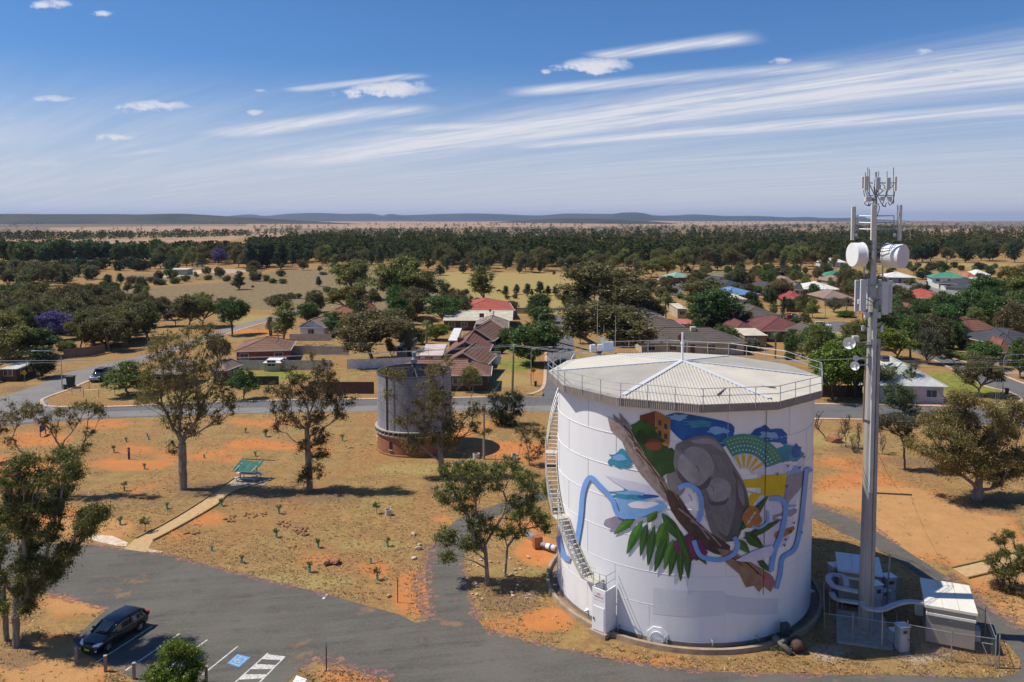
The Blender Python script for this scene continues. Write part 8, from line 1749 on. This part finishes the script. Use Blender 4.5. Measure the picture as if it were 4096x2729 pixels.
# stones: heaps on the grass, single rocks, rubble on the bank
STN = mat('red_stone', (.36, .165, .085), (.25, .115, .065), 4, .95, bump=.4, obj_rand=.25); PSTN = mat('pale_stone', (.52, .40, .29), (.40, .29, .2), 4, .95, bump=.4, obj_rand=.2)
def rockmesh(seed):
    rs_ = random.Random(seed); bm = bmesh.new(); bmesh.ops.create_icosphere(bm, subdivisions=1, radius=.5)
    for v_ in bm.verts: v_.co = Vector((v_.co.x*rs_.uniform(.8, 1.25), v_.co.y*rs_.uniform(.7, 1.1), v_.co.z*rs_.uniform(.5, .8)))
    me = bpy.data.meshes.new('rock'); bm.to_mesh(me); bm.free(); return me
RKS = {m.name: [] for m in (STN, PSTN)}
for m in (STN, PSTN):
    for s in range(4): me = rockmesh(s+len(m.name)); me.materials.append(m); RKS[m.name].append(me)
rk = random.Random(9)
def rock(label, g, size, m, grp, z=None):
    o = link('rock', rk.choice(RKS[m.name]), None); o.location = g + Vector((0, 0, size*.18 if z is None else z)); o.scale = (size, size*rk.uniform(.6, 1), size*rk.uniform(.6, 1)); o.rotation_euler = (rk.uniform(-.3, .3), rk.uniform(-.3, .3), rk.uniform(0, 6.28)); return tagset(o, label, 'rock', grp)
for (x, y, n, sx, sy, lab) in ((1665,140,12,45,25,'reddish stone in the small heap beside the path and seedling'), (1850,115,16,90,18,'reddish stone in the scattered row beside the shelter shade'), (2040,175,11,70,22,'reddish stone scattered between the two stone heaps'), (2175,225,22,50,35,'reddish stone in the largest heap on the dry grass'), (2120,345,5,30,12,'reddish stone lying below the largest heap'), (1385,250,6,50,10,'reddish stone beside the path edge')):
    for i in range(n):
        g = G(*Z5(x+rk.uniform(-sx, sx), y+rk.uniform(-sy, sy))); rock(lab, g, rk.uniform(.18, .46), STN, lab)
for (x, y, s) in ((185,775,1.0),(240,765,1.1),(215,770,.8)): rock('orange boulder in the group by the seedlings', G(*Z6c(x, y, 1, 1, 1)[:2]), s, STN, 'orange boulder group')
for (x, y, s) in ((765,575,.7),(795,675,.75),(805,645,.5),(770,735,.6),(600,992,.45),(1178,915,.6)): rock('pale rock lying at the service road edge', G(*Z6c(x, y, 1, 1, 1)[:2]), s, PSTN, 'pale rocks at the road edge')
for i in range(46):
    g = G(*Z6c(rk.uniform(1150, 1560), rk.uniform(700, 1010), 1, 1, 1)[:2]); rock('pale rubble stone on the bank beside the painted tank', g, rk.uniform(.14, .42), PSTN, 'rubble on the tank bank')
for i in range(10):
    g = G(*Z8(rk.uniform(700, 960), rk.uniform(1030, 1110))); rock('flat stone on the slope beside the old tank', g, rk.uniform(.2, .5), PSTN, 'stones beside the old tank')
bo = G(*Z3(305,1048)); o = rock('large brown split boulder beside the bare saplings', bo, 2.2, mat('brown_boulder', (.20, .12, .075), (.12, .075, .05), 2, .95, bump=.5) and STN, None); o.name = 'boulder'; o.scale = (2.2, 1.8, 2.4)
# bins and service boxes
def bin_(label, foot, s=1., m=None):
    g = G(*foot); o = thing('wheelie_bin', label, 'bin', g); MB().add([g+Vector((x*s, y*s, z*s)) for z, k in ((.05, .8), (1.0, 1.)) for x, y in ((-.28*k, -.3*k), (.28*k, -.3*k), (.28*k, .3*k), (-.28*k, .3*k))], [(0,1,2,3),(4,5,6,7),(0,1,5,4),(1,2,6,5),(2,3,7,6),(3,0,4,7)]).build('body', m or mat('bin_green', (.02, .07, .035), (.015, .05, .03), 3, .5), o)
    MB().box(g+Vector((0, 0, 1.04*s)), (.64*s, .7*s, .08*s)).build('lid', DARKSTEEL, o); MB().tube(g+Vector((-.25*s, .3*s, .1*s)), g+Vector((.25*s, .3*s, .1*s)), .1*s, n=10).build('wheel', BLACK, o); return o
bin_('green service pillar on the verge corner by the yellow diamond sign', Z6b(1688,1128), .8); bin_('small green pillar beside the left street lamp', Z7(512,508), .8); bin_('large dark skip bin tipped beside the left street lamp', Z7(556,492), 1.8, mat('skip_dark', (.03, .05, .045), (.02, .035, .03), 3, .6)); bin_('black wheelie bin beside the brown driveway', Z3(1765,452), 1.5, BLACK); bin_('small green box on the corner lawn under the long lamp', Z3(1853,615), .8)
# white gates by the brown house, trampoline, vane
gt = thing('garden_gate', 'pair of tall white gates beside the red-brown gabled house', 'gate', G(*Z6b(1225,880)))
for x in (1165, 1228): a0, a1 = G(*Z6b(x, 880)), G(*Z6b(x+55, 880)); MB().beam(a0+Vector((0, 0, 1.0)), a1+Vector((0, 0, 1.0)), .06, 1.9).build('gate_leaf', WHITE, gt)
MB().beam(G(*Z6b(1160,880))+Vector((0, 0, 2.4)), G(*Z6b(1290,880))+Vector((0, 0, 2.4)), .12).build('beam', WHITE, gt)
for x in (1160, 1290): MB().beam(G(*Z6b(x, 880)), G(*Z6b(x, 880))+Vector((0, 0, 2.4)), .12).build('post', WHITE, gt)
sf = thing('lawn_sign_frame', 'empty steel sign frame on the corner lawn', 'frame', G(*Z3(1770,680)))
for x in (1752, 1770, 1788): q = G(*Z3(x, 680)); MB().tube(q, q+Vector((0, 0, 3.4)), .035, n=6).build('post', STEEL, sf)
MB().beam(G(*Z3(1752,680), 3.3), G(*Z3(1788,680), 3.3), .06, .4).build('top_panel', STEEL, sf)
wp_ = G(*Z5b(1320,695)); bh = thing('branch_pile', 'grey heap of cut branches in the vacant yard', 'branch pile', wp_); rb_ = random.Random(8); mb = MB()
for i in range(70):
    a = rb_.uniform(0, 6.28); q = wp_ + Vector((rb_.gauss(0, 2.2), rb_.gauss(0, 1), rb_.uniform(.05, .9))); mb.tube(q, q+Vector((math.cos(a)*1.3, math.sin(a)*1.3, rb_.uniform(-.3, .4))), .04, .02, 4)
o_ = mb.build('branches', BARKD, bh); o_['kind'] = 'stuff'
# ================================================================== grazing horses in the paddock
def horse(label, u, v, rz):
    g = G(u, v); o = thing('horse', label, 'horse', g, None, rz); V_ = [(0,0,1.2),(.45,0,1.22),(-.5,0,1.25),(.75,0,1.15),(1.05,0,.85),(1.25,0,.45),(1.42,0,.22),(-.72,0,1.15),(-.85,0,.7)]; E = [(0,1),(1,3),(3,4),(4,5),(5,6),(0,2),(2,7),(7,8)]; R0 = [.34,.32,.33,.24,.16,.13,.08,.16,.05]
    for sx, sy in ((.5,.15),(.5,-.15),(-.55,.16),(-.55,-.16)):
        b0 = len(V_); hind = sx < 0; V_ += [(sx, sy, .85), (sx+(-.10 if hind else .02), sy, .48), (sx+(-.02 if hind else 0), sy, .25), (sx+.03, sy, .04)]; R0 += [.15, .075, .055, .065]; E += [(1 if sx > 0 else 2, b0), (b0, b0+1), (b0+1, b0+2), (b0+2, b0+3)]
    me = bpy.data.meshes.new('horse'); me.from_pydata(V_, E, []); b_ = link('body', me, mat('horse_dark', (.05, .03, .02), (.03, .02, .015), 3, .7), o); sk = b_.modifiers.new('skin', 'SKIN')
    for i, r_ in enumerate(R0): me.skin_vertices[0].data[i].radius = (r_, r_)
    me.skin_vertices[0].data[0].use_root = True; s2 = b_.modifiers.new('sub', 'SUBSURF'); s2.levels = s2.render_levels = 1
horse('dark horse grazing in the yellow paddock beside the slender gum', 1995, 1174, .1); horse('dark horse standing beside the broad field eucalypt', 1786, 1180, 1.3)
# ================================================================== hills on the horizon
def hills(name, crest, Y, depth, m, label, z0=-20):
    """A ridge with a rounded back; the crest follows photo positions at its distance."""
    c = smoothpts([tuple(D(u, v, Y)) for u, v in crest], 10); n = len(c); V_ = []; Fc = []; prof = ((-1.6, -.05), (-1.0, .18), (-.6, .5), (-.25, .86), (0, 1.), (.5, .7), (1.4, 0.))
    for i, p_ in enumerate(c):
        for j, (dy_, hz_) in enumerate(prof):
            s_ = 1 + p_.x*0; y = Y + dy_*depth; jit = 1 + .22*(float(vnoise(p_.x, y, 1/(depth*.5), 3))-.5)*(hz_ < .99)
            V_.append(Vector((p_.x*(y/Y), y, z0 + (p_.z - z0)*hz_*jit)))
    k = len(prof)
    for i in range(n-1):
        for j in range(k-1): Fc.append((i*k+j, (i+1)*k+j, (i+1)*k+j+1, i*k+j+1))
    o = MB().add(V_, Fc).build(name, m, None, smooth=True); return tagset(o, label, None, None, 'structure')
HM = mat('wooded_hill', (.030, .038, .026), (.066, .060, .038), .004, .95, detail=8); HM2 = mat('far_hill', (.032, .042, .034), (.05, .056, .04), .0015, .95, detail=6)
hills('hills', [(-700,862),(0,856),(200,857),(450,857),(560,858),(700,855),(820,860),(950,868),(1100,876),(1250,886),(1400,894),(1550,902),(1700,908)], 4600, 700, HM, 'low dark wooded ridge along the horizon')
hills('hills', [(500,893),(830,874),(900,866),(1000,858),(1060,864),(1150,856),(1260,852),(1380,856),(1480,855),(1530,862),(1560,856),(1620,861),(1750,857),(1880,854),(2000,857),(2150,862),(2260,855),(2400,856),(2470,855),(2500,852),(2540,851),(2580,856),(2620,862),(2700,862),(2780,858),(2900,864),(3000,864),(3072,866),(3160,870),(3220,868),(3300,872),(3390,872),(3450,867),(3480,876),(3560,880),(3700,886),(3900,890),(4050,893)], 13500, 1500, HM2, 'blue distant hills along the horizon', -60)
hills('hills', [(1750,903),(1900,895),(2100,882),(2250,874),(2400,875),(2550,882),(2700,893),(2850,903)], 5600, 500, HM, 'low tree-covered rise below the distant hills'); hills('hills', [(2200,894),(2300,886),(2420,872),(2460,856),(2490,851),(2540,850),(2580,854),(2620,864),(2700,876),(2800,886),(2900,894)], 11500, 700, HM2, 'flat-topped blue hill standing out on the horizon', -50)
# ================================================================== the air
hz_m = bpy.data.materials.new('haze'); hz_m.use_nodes = True; t = hz_m.node_tree; t.nodes.clear()
pv = t.nodes.new('ShaderNodeVolumePrincipled'); pv.inputs['Color'].default_value = (.52, .68, 1., 1); pv.inputs['Density'].default_value = HAZE; pv.inputs['Anisotropy'].default_value = .2
mo = t.nodes.new('ShaderNodeOutputMaterial'); t.links.new(pv.outputs[0], mo.inputs['Volume'])
o = MB().box((0, 8000, 110), (70000, 42000, 360)).build('haze', hz_m, None); tagset(o, 'thin dry haze over the plain', 'haze', None, 'stuff')
print('objects', len(bpy.data.objects), 'tris', TRIS)
